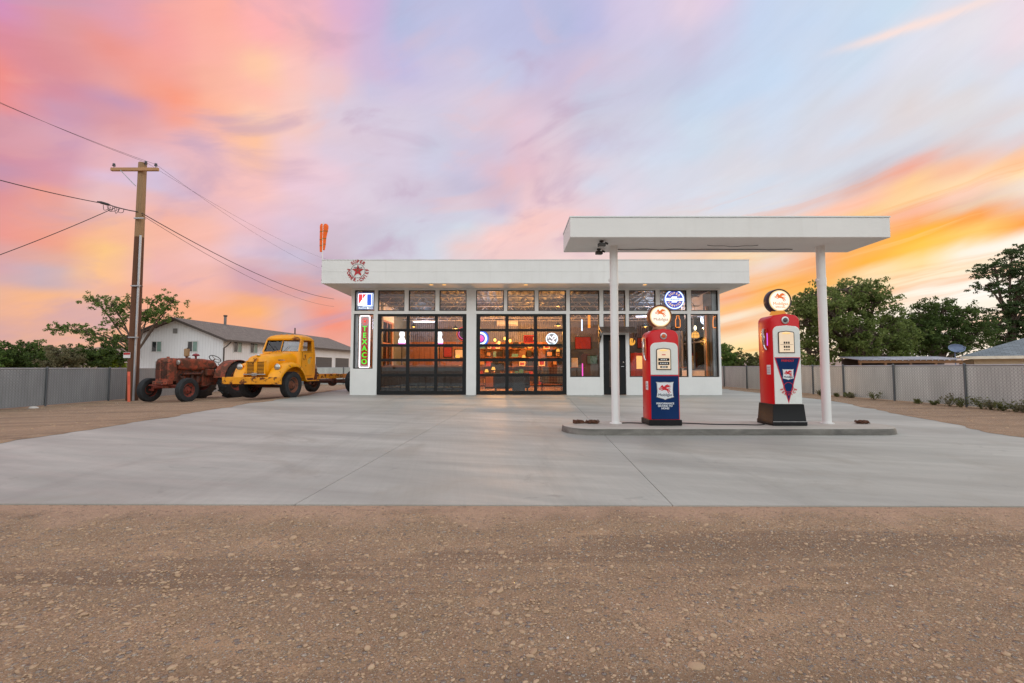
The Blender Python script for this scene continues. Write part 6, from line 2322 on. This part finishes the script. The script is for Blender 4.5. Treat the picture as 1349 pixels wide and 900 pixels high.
# ------------------------------------------------------------------ chain link fences
def fence_mat(name, slat, wire):
    m = bpy.data.materials.new(name)
    b = NB(nt(m))
    out = b.n('ShaderNodeOutputMaterial')
    p = b.n('ShaderNodeBsdfPrincipled')
    b.link(p.outputs[0], out.inputs[0])
    o = b.obj()
    s = b.n('ShaderNodeSeparateXYZ')
    b.link(o, s.inputs[0])
    k = 1 / .085
    def saw(e):
        return b.math('ABSOLUTE', b.math('SUBTRACT', b.math('FRACT', b.math('MULTIPLY', e, k)), .5))
    d1 = saw(b.math('ADD', s.outputs[0], s.outputs[2]))
    d2 = saw(b.math('SUBTRACT', s.outputs[0], s.outputs[2]))
    wmask = b.rng(b.math('MAXIMUM', d1, d2), .40, .45, 0, 1)
    sl = b.math('ABSOLUTE', b.math('SUBTRACT', b.math('FRACT', b.math('MULTIPLY', s.outputs[0], 1 / .085)), .5))
    gapm = b.rng(sl, .44, .47, 0, .5)
    n1 = b.noise(b.mapping(o, (2, 2, .4)), 1.2, 5, .6)
    c = b.mix(b.rng(n1, .3, .7), tuple(v * .78 for v in slat), tuple(min(1, v * 1.12) for v in slat))
    c = b.mix(gapm, c, (.02, .02, .02))
    c = b.mix(b.math('MULTIPLY', wmask, .8), c, wire)
    b.link(c, p.inputs['Base Color'])
    p.inputs['Roughness'].default_value = .6
    bn = b.n('ShaderNodeBump')
    bn.inputs['Strength'].default_value = .5
    bn.inputs['Distance'].default_value = .01
    b.link(wmask, bn.inputs['Height'])
    b.link(bn.outputs[0], p.inputs['Normal'])
    return m


SLAT_L = fence_mat('grey slatted chain link', lin((152, 155, 157)), lin((112, 114, 118)))
SLAT_R = fence_mat('pale slatted chain link', lin((204, 207, 201)), lin((140, 142, 142)))
FPOST = mk('fence post steel', lin((92, 96, 100)), .5, metal=.4)
FRAIL = mk('fence rail steel', lin((176, 178, 180)), .45, metal=.5)


def fence(label, p0, p1, h0, posts, slat, side=1, rail=FRAIL):
    p0, p1 = Vector(p0), Vector(p1)
    d = p1 - p0
    L_ = d.length
    ang = math.atan2(d.y, d.x)
    z0 = gz(p0.x, p0.y)
    z1 = gz(p1.x, p1.y)
    t = thing('chain_link_fence', label, 'fence', (p0.x, p0.y, min(z0, z1)), rz=ang)
    top = h0 - min(z0, z1)
    mb = MB()
    mb.box(0, L_, -.012, .012, .03, top - .02, slat)
    mb.build('slat_panel', t)
    MB().cyl((0, 0, top), (L_, 0, top), .022, rail, n=10).build('top_rail', t)
    first = None
    for s in posts:
        mb = MB()
        mb.cyl((s, side * .045, -.1), (s, side * .045, top + .02), .026, FPOST, n=10)
        mb.lathe([(.035, 0), (.03, .03), (.004, .04)], FPOST, 10, M=Matrix.Translation((s, side * .045, top + .02)))
        mb.build('post', t)
    return t


# left run (seen from its right flank), right run, back run
fence('grey slatted chain link fence along the left side behind the tractor', (-14.45, 32, 0), (-14.45, 9.5, 0), .985, [32 - y for y in (30, 27.6, 25.4, 23.2, 21, 18.7, 16.35, 14.15, 11.9, 9.7)], SLAT_L)
fence('pale slatted chain link fence with dark posts along the right side', (12.25, 8.6, 0), (11.55, 31, 0), 1.075, [y - 8.6 for y in (10.1, 12.2, 14.4, 16.5, 18.1, 21.2, 22.9, 25.2, 27.5, 29.8)], SLAT_R)
fence('pale slatted chain link fence crossing behind the filling station', (-14.40, 32.1, 0), (11.5, 31.1, 0), 1.03, [i * 2.6 for i in range(10)], SLAT_R, -1)

# ------------------------------------------------------------------ houses
SIDING = None


def siding_mat(name, c, pitch):
    m = bpy.data.materials.new(name)
    b = NB(nt(m))
    out = b.n('ShaderNodeOutputMaterial')
    p = b.n('ShaderNodeBsdfPrincipled')
    b.link(p.outputs[0], out.inputs[0])
    o = b.obj()
    s = b.n('ShaderNodeSeparateXYZ')
    b.link(o, s.inputs[0])
    u = b.math('ADD', s.outputs[0], s.outputs[1])
    f = b.math('ABSOLUTE', b.math('SUBTRACT', b.math('FRACT', b.math('MULTIPLY', u, 1 / pitch)), .5))
    rib = b.rng(f, .36, .46, 0, 1, True)
    n1 = b.noise(b.mapping(o, (1, 1, .3)), .9, 5, .6)
    k = b.mix(b.rng(n1, .3, .7), tuple(v * .94 for v in c), tuple(min(1, v * 1.04) for v in c))
    k = b.mix(b.math('MULTIPLY', rib, .30), k, tuple(v * .7 for v in c))
    b.link(k, p.inputs['Base Color'])
    p.inputs['Roughness'].default_value = .5
    bn = b.n('ShaderNodeBump')
    bn.inputs['Distance'].default_value = .03
    bn.inputs['Strength'].default_value = .7
    b.link(rib, bn.inputs['Height'])
    b.link(bn.outputs[0], p.inputs['Normal'])
    return m


def shingle_mat(name, c):
    m = bpy.data.materials.new(name)
    b = NB(nt(m))
    out = b.n('ShaderNodeOutputMaterial')
    p = b.n('ShaderNodeBsdfPrincipled')
    b.link(p.outputs[0], out.inputs[0])
    o = b.obj()
    br = b.n('ShaderNodeTexBrick')
    b.link(o, br.inputs['Vector'])
    br.inputs['Scale'].default_value = 1
    br.inputs['Brick Width'].default_value = .32
    br.inputs['Row Height'].default_value = .18
    br.inputs['Mortar Size'].default_value = .012
    br.inputs[1].default_value = (*tuple(v * .8 for v in c), 1)
    br.inputs[2].default_value = (*tuple(v * 1.25 for v in c), 1)
    br.inputs[3].default_value = (*tuple(v * .45 for v in c), 1)
    n1 = b.noise(o, 1.4, 6, .65)
    k = b.mix(b.rng(n1, .35, .7, 0, .4), br.outputs[0], tuple(v * .75 for v in c))
    b.link(k, p.inputs['Base Color'])
    p.inputs['Roughness'].default_value = .9
    return m


WSID = siding_mat('white ribbed siding', lin((222, 224, 228)), .30)
ROOFB = shingle_mat('brown grey shingles', lin((122, 112, 106)))
FASC = mk('dark brown fascia', lin((70, 62, 58)), .6)
DGLASS = mk('dark window glass', (.02, .025, .03), .06, spec=.8)
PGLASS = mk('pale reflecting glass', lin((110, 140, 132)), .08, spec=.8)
HX0, HX1, HY0, HY1 = -39.3, -28.9, 46.0, 77.0
EZ, RZ = 3.95, 5.95
hg = -.45
t = thing('white_house', 'long two storey white sided house with brown roof behind the tractor', 'house', ((HX0 + HX1) / 2, HY0, hg), R(-5))
hw_, hl = (HX1 - HX0) / 2, HY1 - HY0
e, r = EZ - hg, RZ - hg
mb = MB()
gb = [(-hw_, 0), (hw_, 0), (hw_, e), (0, r - .12), (-hw_, e)]
mb.prism(gb, 0, hl, WSID)
mb.build('wall', t)
mb = MB()
ov = .75
sl = (r - e) / hw_
th = .16
for s in (-1, 1):
    q0, q1 = (0, r), (s * (hw_ + ov), e - sl * ov)
    pts = [q0, q1, (q1[0], q1[1] + th), (0, r + th)]
    mb.prism(pts if s > 0 else pts[::-1], -.55, hl + .4, ROOFB)
rfh = mb.build('roof', t)
mb = MB()
for s in (-1, 1):
    q1 = (s * (hw_ + ov), e - sl * ov)
    for y in (-.60, hl + .401):
        mb.prism([(0, r - .06), (q1[0], q1[1] - .06), (q1[0], q1[1] + th + .02), (0, r + th + .02)], y, y + .049, FASC)
    mb.box(min(q1[0], q1[0] + s * .11), max(q1[0], q1[0] + s * .11), -.6, hl + .4, q1[1] - .02, q1[1] + .16, FASC)
mb.build('fascia', rfh)
MB().cyl((.6, 6.2, r - .3), (.6, 6.2, r + .95), .14, mk('flue steel', lin((120, 116, 116)), .5, metal=.4), n=14).cyl((.6, 6.2, r + .96), (.6, 6.2, r + 1.12), .20, FASC, n=14).build('flue', rfh)
MB().cyl((.3, 21, r - .2), (.3, 21, r + .95), .09, FASC, n=12).build('vent_pipe', rfh)


def house_window(t, face, u, z, w, h, panes=2):
    """face: 'gable' looks -y, 'side' looks +x"""
    M = Matrix.Identity(4) if face == 'gable' else Matrix.Translation((hw_, 0, 0)) @ Matrix.Rotation(PI / 2, 4, 'Z')
    mb = MB()
    f = mk('white window trim', lin((200, 200, 200)), .5)
    mb.box(u - w / 2 - .08, u + w / 2 + .08, -.05, -.003, z - .08, z, f, M=M)
    mb.box(u - w / 2 - .08, u + w / 2 + .08, -.05, -.003, z + h, z + h + .08, f, M=M)
    for x in (u - w / 2 - .08, u + w / 2):
        mb.box(x, x + .08, -.05, -.003, z + .001, z + h - .001, f, M=M)
    mb.box(u - .03, u + .03, -.045, -.003, z + .001, z + h - .001, f, M=M)
    o = mb.build('window', t)
    MB().box(u - w / 2, u - .031, -.02, -.004, z, z + h, DGLASS, M=M).build('pane', o)
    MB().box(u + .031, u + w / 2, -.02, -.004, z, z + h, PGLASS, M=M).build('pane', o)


wz = 2.78 - hg - .1
for u in (-1.95, 1.95):
    house_window(t, 'gable', u, wz, 1.0, .98)
for u in (2.1, 4.7):
    house_window(t, 'side', u, wz, 1.15, 1.0)
MB().box(-.22, .22, -.06, -.003, r - 1.45, r - .95, mk('grey gable vent', lin((120, 118, 118)), .6)).build('gable_vent', t)
mb = MB()
mb.tube([(hw_ + .75, .1, e - .35), (hw_ + .35, .05, e - .75), (hw_ + .08, .05, e - .95), (hw_ + .08, .05, 0.1)], .06, FASC, 8)
mb.build('downpipe', t)
for u0, u1 in ((17.9, 22.6), (23.7, 28.3)):
    M = Matrix.Translation((hw_, 0, 0)) @ Matrix.Rotation(PI / 2, 4, 'Z')
    mb = MB()
    mb.box(u0, u1, -.05, -.003, .05, 3.0, mk('dark garage door', lin((66, 68, 74)), .45), M=M)
    for k in range(1, 4):
        mb.box(u0 + .02, u1 - .02, -.056, -.051, .05 + k * .675 - .012, .05 + k * .675 + .012, FASC, M=M)
    g_ = mb.build('garage_door', t)
    mb = MB()
    for x in (u0 - .10, u1):
        mb.box(x, x + .10, -.06, -.003, .05, 3.1, WHITE2, M=M)
    mb.box(u0, u1, -.06, -.003, 3.001, 3.1, WHITE2, M=M)
    mb.build('door_frame', g_)

# house at the right edge: hipped grey shingle roof
ROOFG = shingle_mat('blue grey shingles', lin((122, 132, 138)))
t = thing('tan_house', 'low tan house with grey hip roof beyond the right fence', 'house')
c = at(1266, 470, 28)
ez = c.z
hgz = gz(27, 28)
t.location = (c.x, 28, hgz)
t.rotation_euler = (0, 0, R(-41))
ez -= hgz
TAN2 = mk('tan stucco house', lin((214, 202, 178)), .8, var=.05)
CREAMB = mk('cream eave board', lin((226, 218, 200)), .6)
MB().box(.6, 14, .6, 9, 0, ez - .12, TAN2).build('wall', t)
mb = MB()
vs = [(0, 0, ez), (15, 0, ez), (15, 9.6, ez), (0, 9.6, ez), (4.6, 4.8, ez + 1.75), (10.4, 4.8, ez + 1.75)]
mb.add(vs, [(0, 1, 5, 4), (1, 2, 5), (2, 3, 4, 5), (3, 0, 4), (3, 2, 1, 0)], ROOFG)
rr_o = mb.build('roof', t)
mb = MB()
mb.box(-.03, 15.03, -.05, -.001, ez - .15, ez + .02, CREAMB)
mb.box(-.03, -.001, .0, 9.6, ez - .15, ez + .02, CREAMB)
mb.box(0, 15, 0, .6, ez - .152, ez - .125, CREAMB)
mb.build('eave_board', rr_o)
f = MB()
f.box(1.6, 4.2, .55, .597, ez - .62, ez - .50, WHITE2)
f.box(1.6, 1.7, .55, .597, ez - 1.5, ez - .621, WHITE2)
f.box(4.1, 4.2, .55, .597, ez - 1.5, ez - .621, WHITE2)
fo = f.build('window', t)
MB().box(1.7, 4.1, .57, .595, ez - 1.5, ez - .621, DGLASS).build('pane', fo)
# satellite dish
p = at(1262, 459, 27.5)
t = thing('satellite_dish', 'grey satellite dish on a short mast at the left end of the tan house', 'satellite dish', (p.x, 27.6, hgz))
DISH = mk('dish grey', lin((104, 120, 150)), .45)
M = Matrix.Translation((0, 0, p.z - hgz)) @ Matrix.Rotation(R(-10), 4, 'Z') @ Matrix.Rotation(R(68), 4, 'X')
MB().lathe([(.004, -.10), (.16, -.085), (.30, -.03), (.40, .04), (.39, .05), (.29, -.015), (.15, -.07), (.004, -.085)], DISH, 28, M=M @ Matrix.Diagonal((1.15, .7, 1, 1)), cap=False).build('dish', t)
mb = MB()
mb.cyl((0, .1, 0), (0, .1, p.z - hgz), .03, DISH, n=10)
mb.build('mast', t)
mb = MB()
mb.tube([(0, .0, -.2), (.0, -.42, -.12), (.02, -.5, .02)], .014, DISH, 6, M=Matrix.Translation((0, 0, p.z - hgz)))
mb.box(-.04, .06, -.54, -.46, .0, .08, DISH, M=Matrix.Translation((0, 0, p.z - hgz)))
mb.build('feed_arm', t)
# long low shed roof
a, c = at(1132, 474.5, 25), at(1270, 472.5, 25)
t = thing('carport', 'long low open shed with pale metal roof beyond the right fence', 'shed', ((a.x + c.x) / 2, 26, gz(22, 26)))
zb_ = a.z - gz(22, 26)
L2 = (c.x - a.x) / 2
mb = MB()
SHEDR = mk('pale metal shed roof', lin((176, 180, 194)), .35, metal=.5, var=.2, vscale=1)
mb.loft([[(-L2, -1, zb_), (L2, -1, zb_ + .03), (L2, -1, zb_ + .07), (-L2, -1, zb_ + .04)], [(-L2, .6, zb_ + .18), (L2, .6, zb_ + .21), (L2, .6, zb_ + .25), (-L2, .6, zb_ + .22)]], SHEDR)
for i in range(18):
    x = -L2 + .1 + i * (2 * L2 - .2) / 17
    mb.box(x - .02, x + .02, -1.01, -.98, zb_ - .02, zb_ + .085, SHEDR)
mb.build('roof', t)
mb = MB()
mb.box(-L2 + .02, L2 - .02, -.95, -.88, zb_ - .16, zb_ - .003, mk('shed timber', lin((128, 92, 62)), .8, var=.25))
mb.build('beam', t)
mb = MB()
mb.box(-L2 + .1, L2 - .1, 0.4, 0.5, 0, zb_ + .1, mk('dark shed boards', lin((62, 50, 42)), .9))
mb.build('back_board', t)
for i in range(5):
    x = -L2 + .1 + i * (2 * L2 - .2) / 4
    MB().box(x - .05, x + .05, -.96, -.87, 0, zb_ - .161, mk('shed timber', lin((128, 92, 62)), .8)).build('post', t)

# ------------------------------------------------------------------ trees and shrubs
def leaf_mat(name, c0, c1, trans=.5):
    m = bpy.data.materials.new(name)
    b = NB(nt(m))
    out = b.n('ShaderNodeOutputMaterial')
    p = b.n('ShaderNodeBsdfPrincipled')
    tl = b.n('ShaderNodeBsdfTranslucent')
    mx = b.n('ShaderNodeMixShader')
    g = b.n('ShaderNodeNewGeometry')
    o = b.obj()
    n1 = b.noise(o, .9, 3, .6)
    f = b.math('ADD', b.math('MULTIPLY', g.outputs['Random Per Island'], .65), b.math('MULTIPLY', n1, .45), clamp=True)
    c = b.mix(f, c0, c1)
    b.link(c, p.inputs['Base Color'])
    p.inputs['Roughness'].default_value = .6
    p.inputs['Specular IOR Level'].default_value = .3
    b.link(c, tl.inputs[0])
    mx.inputs[0].default_value = trans
    b.link(p.outputs[0], mx.inputs[1])
    b.link(tl.outputs[0], mx.inputs[2])
    b.link(mx.outputs[0], out.inputs[0])
    return m


BARK = mk('grey brown bark', lin((92, 78, 68)), .9, var=.35, vscale=5, streak=(6, 6, 1), bump=.4, bscale=14)
LF_ELM = leaf_mat('elm leaves', lin((66, 84, 40)), lin((146, 162, 92)))
LF_DARK = leaf_mat('dark leaves', lin((46, 64, 32)), lin((106, 128, 66)))
LF_PINE = leaf_mat('cool dark leaves', lin((44, 64, 42)), lin((104, 128, 78)))
LF_SHRUB = leaf_mat('shrub leaves', lin((58, 84, 40)), lin((130, 156, 80)))
LF_LIME = leaf_mat('bright shrub leaves', lin((104, 138, 30)), lin((180, 200, 70)))
LF_OLIVE = leaf_mat('olive leaves', lin((74, 82, 46)), lin((132, 136, 84)))
LF_TWIG = leaf_mat('dry greyish leaves', lin((92, 92, 66)), lin((140, 136, 104)))


def leaves_np(P, N, spread, size, rg, droop=0.0, flat=1.0):
    """N leaf faces round each of the points P"""
    k = len(P) * N
    c = np.repeat(P, N, 0)
    d = rg.normal(0, 1, (k, 3))
    d /= np.linalg.norm(d, axis=1, keepdims=True) + 1e-9
    rad = rg.random((k, 1)) ** .5
    off = d * rad * spread
    off[:, 2] *= flat
    off[:, 2] -= droop * rad[:, 0] ** 2 * spread
    c = c + off
    a = rg.normal(0, 1, (k, 3))
    a /= np.linalg.norm(a, axis=1, keepdims=True)
    q = rg.normal(0, 1, (k, 3))
    bb = np.cross(a, q)
    bb /= np.linalg.norm(bb, axis=1, keepdims=True) + 1e-9
    s = size * rg.uniform(.6, 1.3, (k, 1))
    a, bb = a * s, bb * s * .5
    V = np.stack([c - a, c + bb * 1.0, c + a, c - bb * 1.0], 1).reshape(-1, 3)
    F = np.arange(k * 4).reshape(-1, 4)
    return V, F


def tree(name, label, base, lobes, trunk, leaf, seed, dens=1.0, N=26, spread=.42, size=.085, droop=.2, group=None, cat='tree', limb_r=.10, flat=.8, fork=.35, clump=1.0):
    """lobes: (centre, radii) ellipsoids in world coordinates; trunk: (radius, height of the first fork, lean)"""
    rg = np.random.default_rng(seed)
    t = thing(name, label, cat, base, group=group)
    base = Vector(base)
    fork_p = Vector((trunk[2], 0, trunk[1]))
    mb = MB()
    n = 7
    pts = [Vector((fork_p.x * (i / (n - 1)) ** 1.5 + rg.normal(0, .03), rg.normal(0, .03), fork_p.z * i / (n - 1))) for i in range(n)]
    pts[0] = Vector((0, 0, -.1))
    mb.tube(pts, [trunk[0] * (1.25 if i == 0 else 1 - .25 * i / n) for i in range(n)], BARK, 10)
    clusters = []
    for c, rad in lobes:
        c = Vector(c) - base
        rad = Vector(rad)
        st = pts[-1].lerp(pts[-2], rg.random())
        mid = st.lerp(c, .5) + Vector((rg.normal(0, .12), rg.normal(0, .12), abs(rg.normal(0, .1)) + .06 * (c - st).length))
        limb = smooth([st, mid, c, c + Vector((rad.x * .25 * np.sign(c.x - st.x), 0, rad.z * .3))], 4)
        m = len(limb)
        r0 = min(trunk[0] * .7, limb_r * (.6 + .4 * (rad.x + rad.z) / 2))
        mb.tube(limb, [r0 * (1 - .75 * i / (m - 1)) for i in range(m)], BARK, 7)
        vol = rad.x * rad.y * rad.z
        k = max(6, int(dens * 9 * (vol ** .67)))
        d = rg.normal(0, 1, (k, 3))
        d /= np.linalg.norm(d, axis=1, keepdims=True)
        rr_ = rg.uniform(.35, 1.08, (k, 1)) ** .6
        Q = np.array(c) + d * rr_ * np.array(rad)
        # uneven outline: some clusters drop out, some stick out
        keep = rg.random(k) > .12
        Q = Q[keep]
        clusters.append(Q)
        for q in Q[:: max(1, int(len(Q) / 22))]:
            a = limb[rg.integers(m // 3, m)]
            q = Vector(q)
            mm = a.lerp(q, .5) + Vector((0, 0, .10 * (q - a).length))
            mb.tube([a, mm, q], [r0 * .26, r0 * .17, .007], BARK, 5)
    mb.build('trunk', t)
    P = np.concatenate(clusters)
    sub = []
    for _ in range(3):
        sub.append(P + rg.normal(0, spread * .75 * clump, P.shape) * np.array([1, 1, .6]))
    P = np.concatenate(sub)
    V, F = leaves_np(P, N, spread * .62, size, rg, droop, flat)
    o = mesh_np('crown', V, F, [leaf], False, t)
    return t


def lobe(px, py, Y, rx, rz, ry=None, dy=0.0):
    """ellipsoid lobe given by its place and size in the survey"""
    p = at(px, py, Y + dy)
    k = Y / 600
    return (tuple(p), (rx * k, (ry or rx) * k * .9, rz * k))


# right: big elm behind the canopy post
Yt = 34
g = at(1128, 485, Yt)
tree('elm_tree', 'big rounded green elm behind the right canopy post and fence', (g.x, Yt, gz(g.x, Yt)),
     [lobe(1078, 395, Yt, 30, 24), lobe(1118, 388, Yt, 34, 22), lobe(1152, 402, Yt, 26, 24), lobe(1066, 430, Yt, 24, 30), lobe(1100, 425, Yt, 30, 24, dy=1.5), lobe(1170, 432, Yt, 24, 22),
      lobe(1068, 464, Yt, 26, 20), lobe(1112, 462, Yt, 26, 18), lobe(1186, 448, Yt, 24, 18), lobe(1135, 440, Yt, 22, 16, dy=-1.5), lobe(1090, 410, Yt, 24, 22, dy=-2), lobe(1150, 462, Yt, 26, 16), lobe(1188, 470, Yt, 22, 12), lobe(1056, 412, Yt, 14, 16)],
     (.40, 2.4, .5), LF_ELM, 21, 2.4, 26, .50, .105, .5, limb_r=.17)
Yt = 37
g = at(1243, 485, Yt)
tree('broadleaf_tree', 'dark spreading tree between the elm and the tall right tree', (g.x, Yt, gz(g.x, Yt)),
     [lobe(1206, 436, Yt, 26, 16), lobe(1240, 414, Yt, 26, 18), lobe(1268, 420, Yt, 24, 18), lobe(1284, 442, Yt, 22, 18), lobe(1222, 458, Yt, 24, 14), lobe(1256, 452, Yt, 24, 14), lobe(1214, 416, Yt, 16, 14), lobe(1190, 424, Yt, 16, 14), lobe(1184, 446, Yt, 22, 16), lobe(1230, 436, Yt, 26, 18)],
     (.30, 2.0, -.3), LF_DARK, 33, 2.7, 26, .46, .10, .2, limb_r=.14)
Yt = 39
g = at(1336, 485, Yt)
tree('locust_tree', 'tall layered dark tree at the right edge above the tan house', (g.x, Yt, gz(g.x, Yt)),
     [lobe(1334, 332, Yt, 16, 9), lobe(1312, 356, Yt, 24, 10), lobe(1350, 358, Yt, 26, 14), lobe(1302, 378, Yt, 18, 8), lobe(1340, 384, Yt, 24, 10), lobe(1368, 390, Yt, 24, 20), lobe(1326, 408, Yt, 26, 10), lobe(1310, 428, Yt, 22, 12), lobe(1346, 428, Yt, 24, 16), lobe(1380, 420, Yt, 24, 24), lobe(1326, 446, Yt, 24, 12)],
     (.34, 5.4, .0), LF_PINE, 45, 2.6, 26, .40, .095, .1, flat=.5, limb_r=.12)
Yt = 30
for k, (px, py, rx, rz, lf, lab) in enumerate(((958, 468, 17, 16, LF_SHRUB, 'round green shrub beyond the fence beside the white station corner'), (985, 474, 15, 12, LF_OLIVE, 'olive green shrub between the station and the taller pump'), (1030, 470, 22, 20, LF_ELM, 'green shrub at the foot of the elm, left of its trunk'))):
    g = at(px, 485, Yt)
    tree('shrub', lab, (g.x, Yt, gz(g.x, Yt)), [lobe(px, py, Yt, rx, rz), lobe(px + rx * .5, py + 8, Yt, rx * .7, rz * .7), lobe(px - rx * .4, py + 9, Yt, rx * .7, rz * .6)], (.08, .5, 0), lf, 60 + k, 4.5, 30, .28, .075, .2, cat='shrub', limb_r=.05)
# left: shrubs beyond the fence, sparse tree
sh_l = [(-28, 470, 26, 17, LF_SHRUB, 'dark green shrub cut by the left edge of the picture'), (18, 468, 26, 18, LF_DARK, 'dark bush second from the left beyond the grey fence'), (52, 470, 20, 14, LF_SHRUB, 'mid green shrub left of the dry greyish bush'),
        (82, 468, 18, 16, LF_TWIG, 'dry greyish bush in the middle of the left hedge'), (112, 466, 20, 18, LF_DARK, 'dark tall bush left of the lime green bush'), (140, 474, 16, 12, LF_LIME, 'bright lime green bush beside the wooden pole'), (152, 460, 14, 16, LF_DARK, 'dark bush behind the lime green bush near the white house')]
for k, (px, py, rx, rz, lf, lab) in enumerate(sh_l):
    Yt = 27 + (k % 3) * 1.6 + (3 if 'behind' in lab else 0)
    g = at(px, 485, Yt)
    tree('shrub', lab, (g.x, Yt, gz(g.x, Yt)), [lobe(px, py, Yt, rx, rz), lobe(px + rx * .7, py + 6, Yt, rx * .7, rz * .7), lobe(px - rx * .6, py + 7, Yt, rx * .7, rz * .7)], (.08, .6, 0), lf, 80 + k, 4.2, 30, .30, .08, .2, cat='shrub', limb_r=.05)
Yt = 44
g = at(176, 485, Yt)
tree('sparse_tree', 'sparse open branched tree behind the wooden utility pole', (g.x, Yt, gz(g.x, Yt)),
     [lobe(84, 433, Yt, 16, 6), lobe(112, 436, Yt, 16, 6), lobe(128, 398, Yt, 12, 9), lobe(150, 404, Yt, 16, 12), lobe(168, 394, Yt, 12, 8), lobe(156, 426, Yt, 14, 7), lobe(190, 412, Yt, 16, 14), lobe(200, 398, Yt, 10, 8), lobe(226, 398, Yt, 14, 10), lobe(216, 414, Yt, 14, 8), lobe(142, 442, Yt, 14, 5)],
     (.26, 3.0, .2), LF_SHRUB, 101, 2.3, 20, .38, .10, .1, limb_r=.10, clump=1.2)
Yt = 58
g = at(238, 485, Yt)
tree('shrub', 'small green treetop showing over the left slope of the white house roof', (g.x, Yt, gz(g.x, Yt)), [lobe(230, 418, Yt, 10, 8), lobe(240, 424, Yt, 8, 6)], (.15, 4.5, 0), LF_SHRUB, 120, 2.0, 24, .4, .09, .2, cat='shrub', limb_r=.08)


# weeds along the foot of the right fence
def weed(label, x, y, h, w, seed, m):
    rg = np.random.default_rng(seed)
    t = thing('weed', label, 'weed', (x, y, gz(x, y)), group='weeds along the right fence')
    mb = MB()
    P = []
    for i in range(9):
        a = rg.uniform(0, 2 * PI)
        tip = Vector((w * math.cos(a) * rg.random(), w * .6 * math.sin(a) * rg.random(), h * rg.uniform(.5, 1)))
        mb.tube([(0, 0, -.02), tip * .5 + Vector((0, 0, .05 * h)), tip], [.006, .004, .002], m, 4)
        P += [tip * q for q in (.5, .75, 1)]
    mb.build('stem', t)
    V, F = leaves_np(np.array([tuple(p) for p in P]), 7, .10 * (h / .35) ** .5, .028, rg)
    mesh_np('leaf_tuft', V, F, [m], False, t)


spots = [(1248, .40, 'largest weed clump at the right fence, left of the long gap'), (1262, .30, None), (1290, .34, None), (1302, .24, None), (1318, .22, None), (1336, .32, None), (1345, .26, None), (1150, .34, None), (1113, .20, None), (1120, .16, None), (1205, .15, None), (1228, .14, None), (1080, .22, None), (1102, .14, None)]
for k, (px, h, lab) in enumerate(spots):
    f_ = (px - 674.5) / 600
    yy = 12.0 / f_
    x_ = 12.0 - .031 * (yy - 8.6)
    weed(lab or 'small dry green weed growing at the foot of the right fence', x_ - .02, x_ / f_, h * .8, h, 200 + k, LF_OLIVE if k % 3 else LF_TWIG)

# the dark wood across the road behind the viewer, which the shop windows mirror
rg = np.random.default_rng(77)
Vs, Fs, off = [], [], 0
for i in range(34):
    x = -75 + i * 4.6 + rg.normal(0, 1)
    h = rg.uniform(4.5, 7.5)
    P = np.stack([rg.normal(x, 2.0, 60), rg.normal(-40, 1.5, 60), rg.uniform(.4, 1, 60) ** .8 * h], 1)
    P[:, 0] = x + (P[:, 0] - x) * np.clip(1.25 - P[:, 2] / h, .25, 1)
    v, f = leaves_np(P, 14, 1.3, .55, rg)
    Vs.append(v)
    Fs.append(f + off)
    off += len(v)
tag(mesh_np('far_wood', np.concatenate(Vs), np.concatenate(Fs), [LF_DARK]), 'dark wood across the road mirrored in the shop windows', 'wood', kind='stuff')
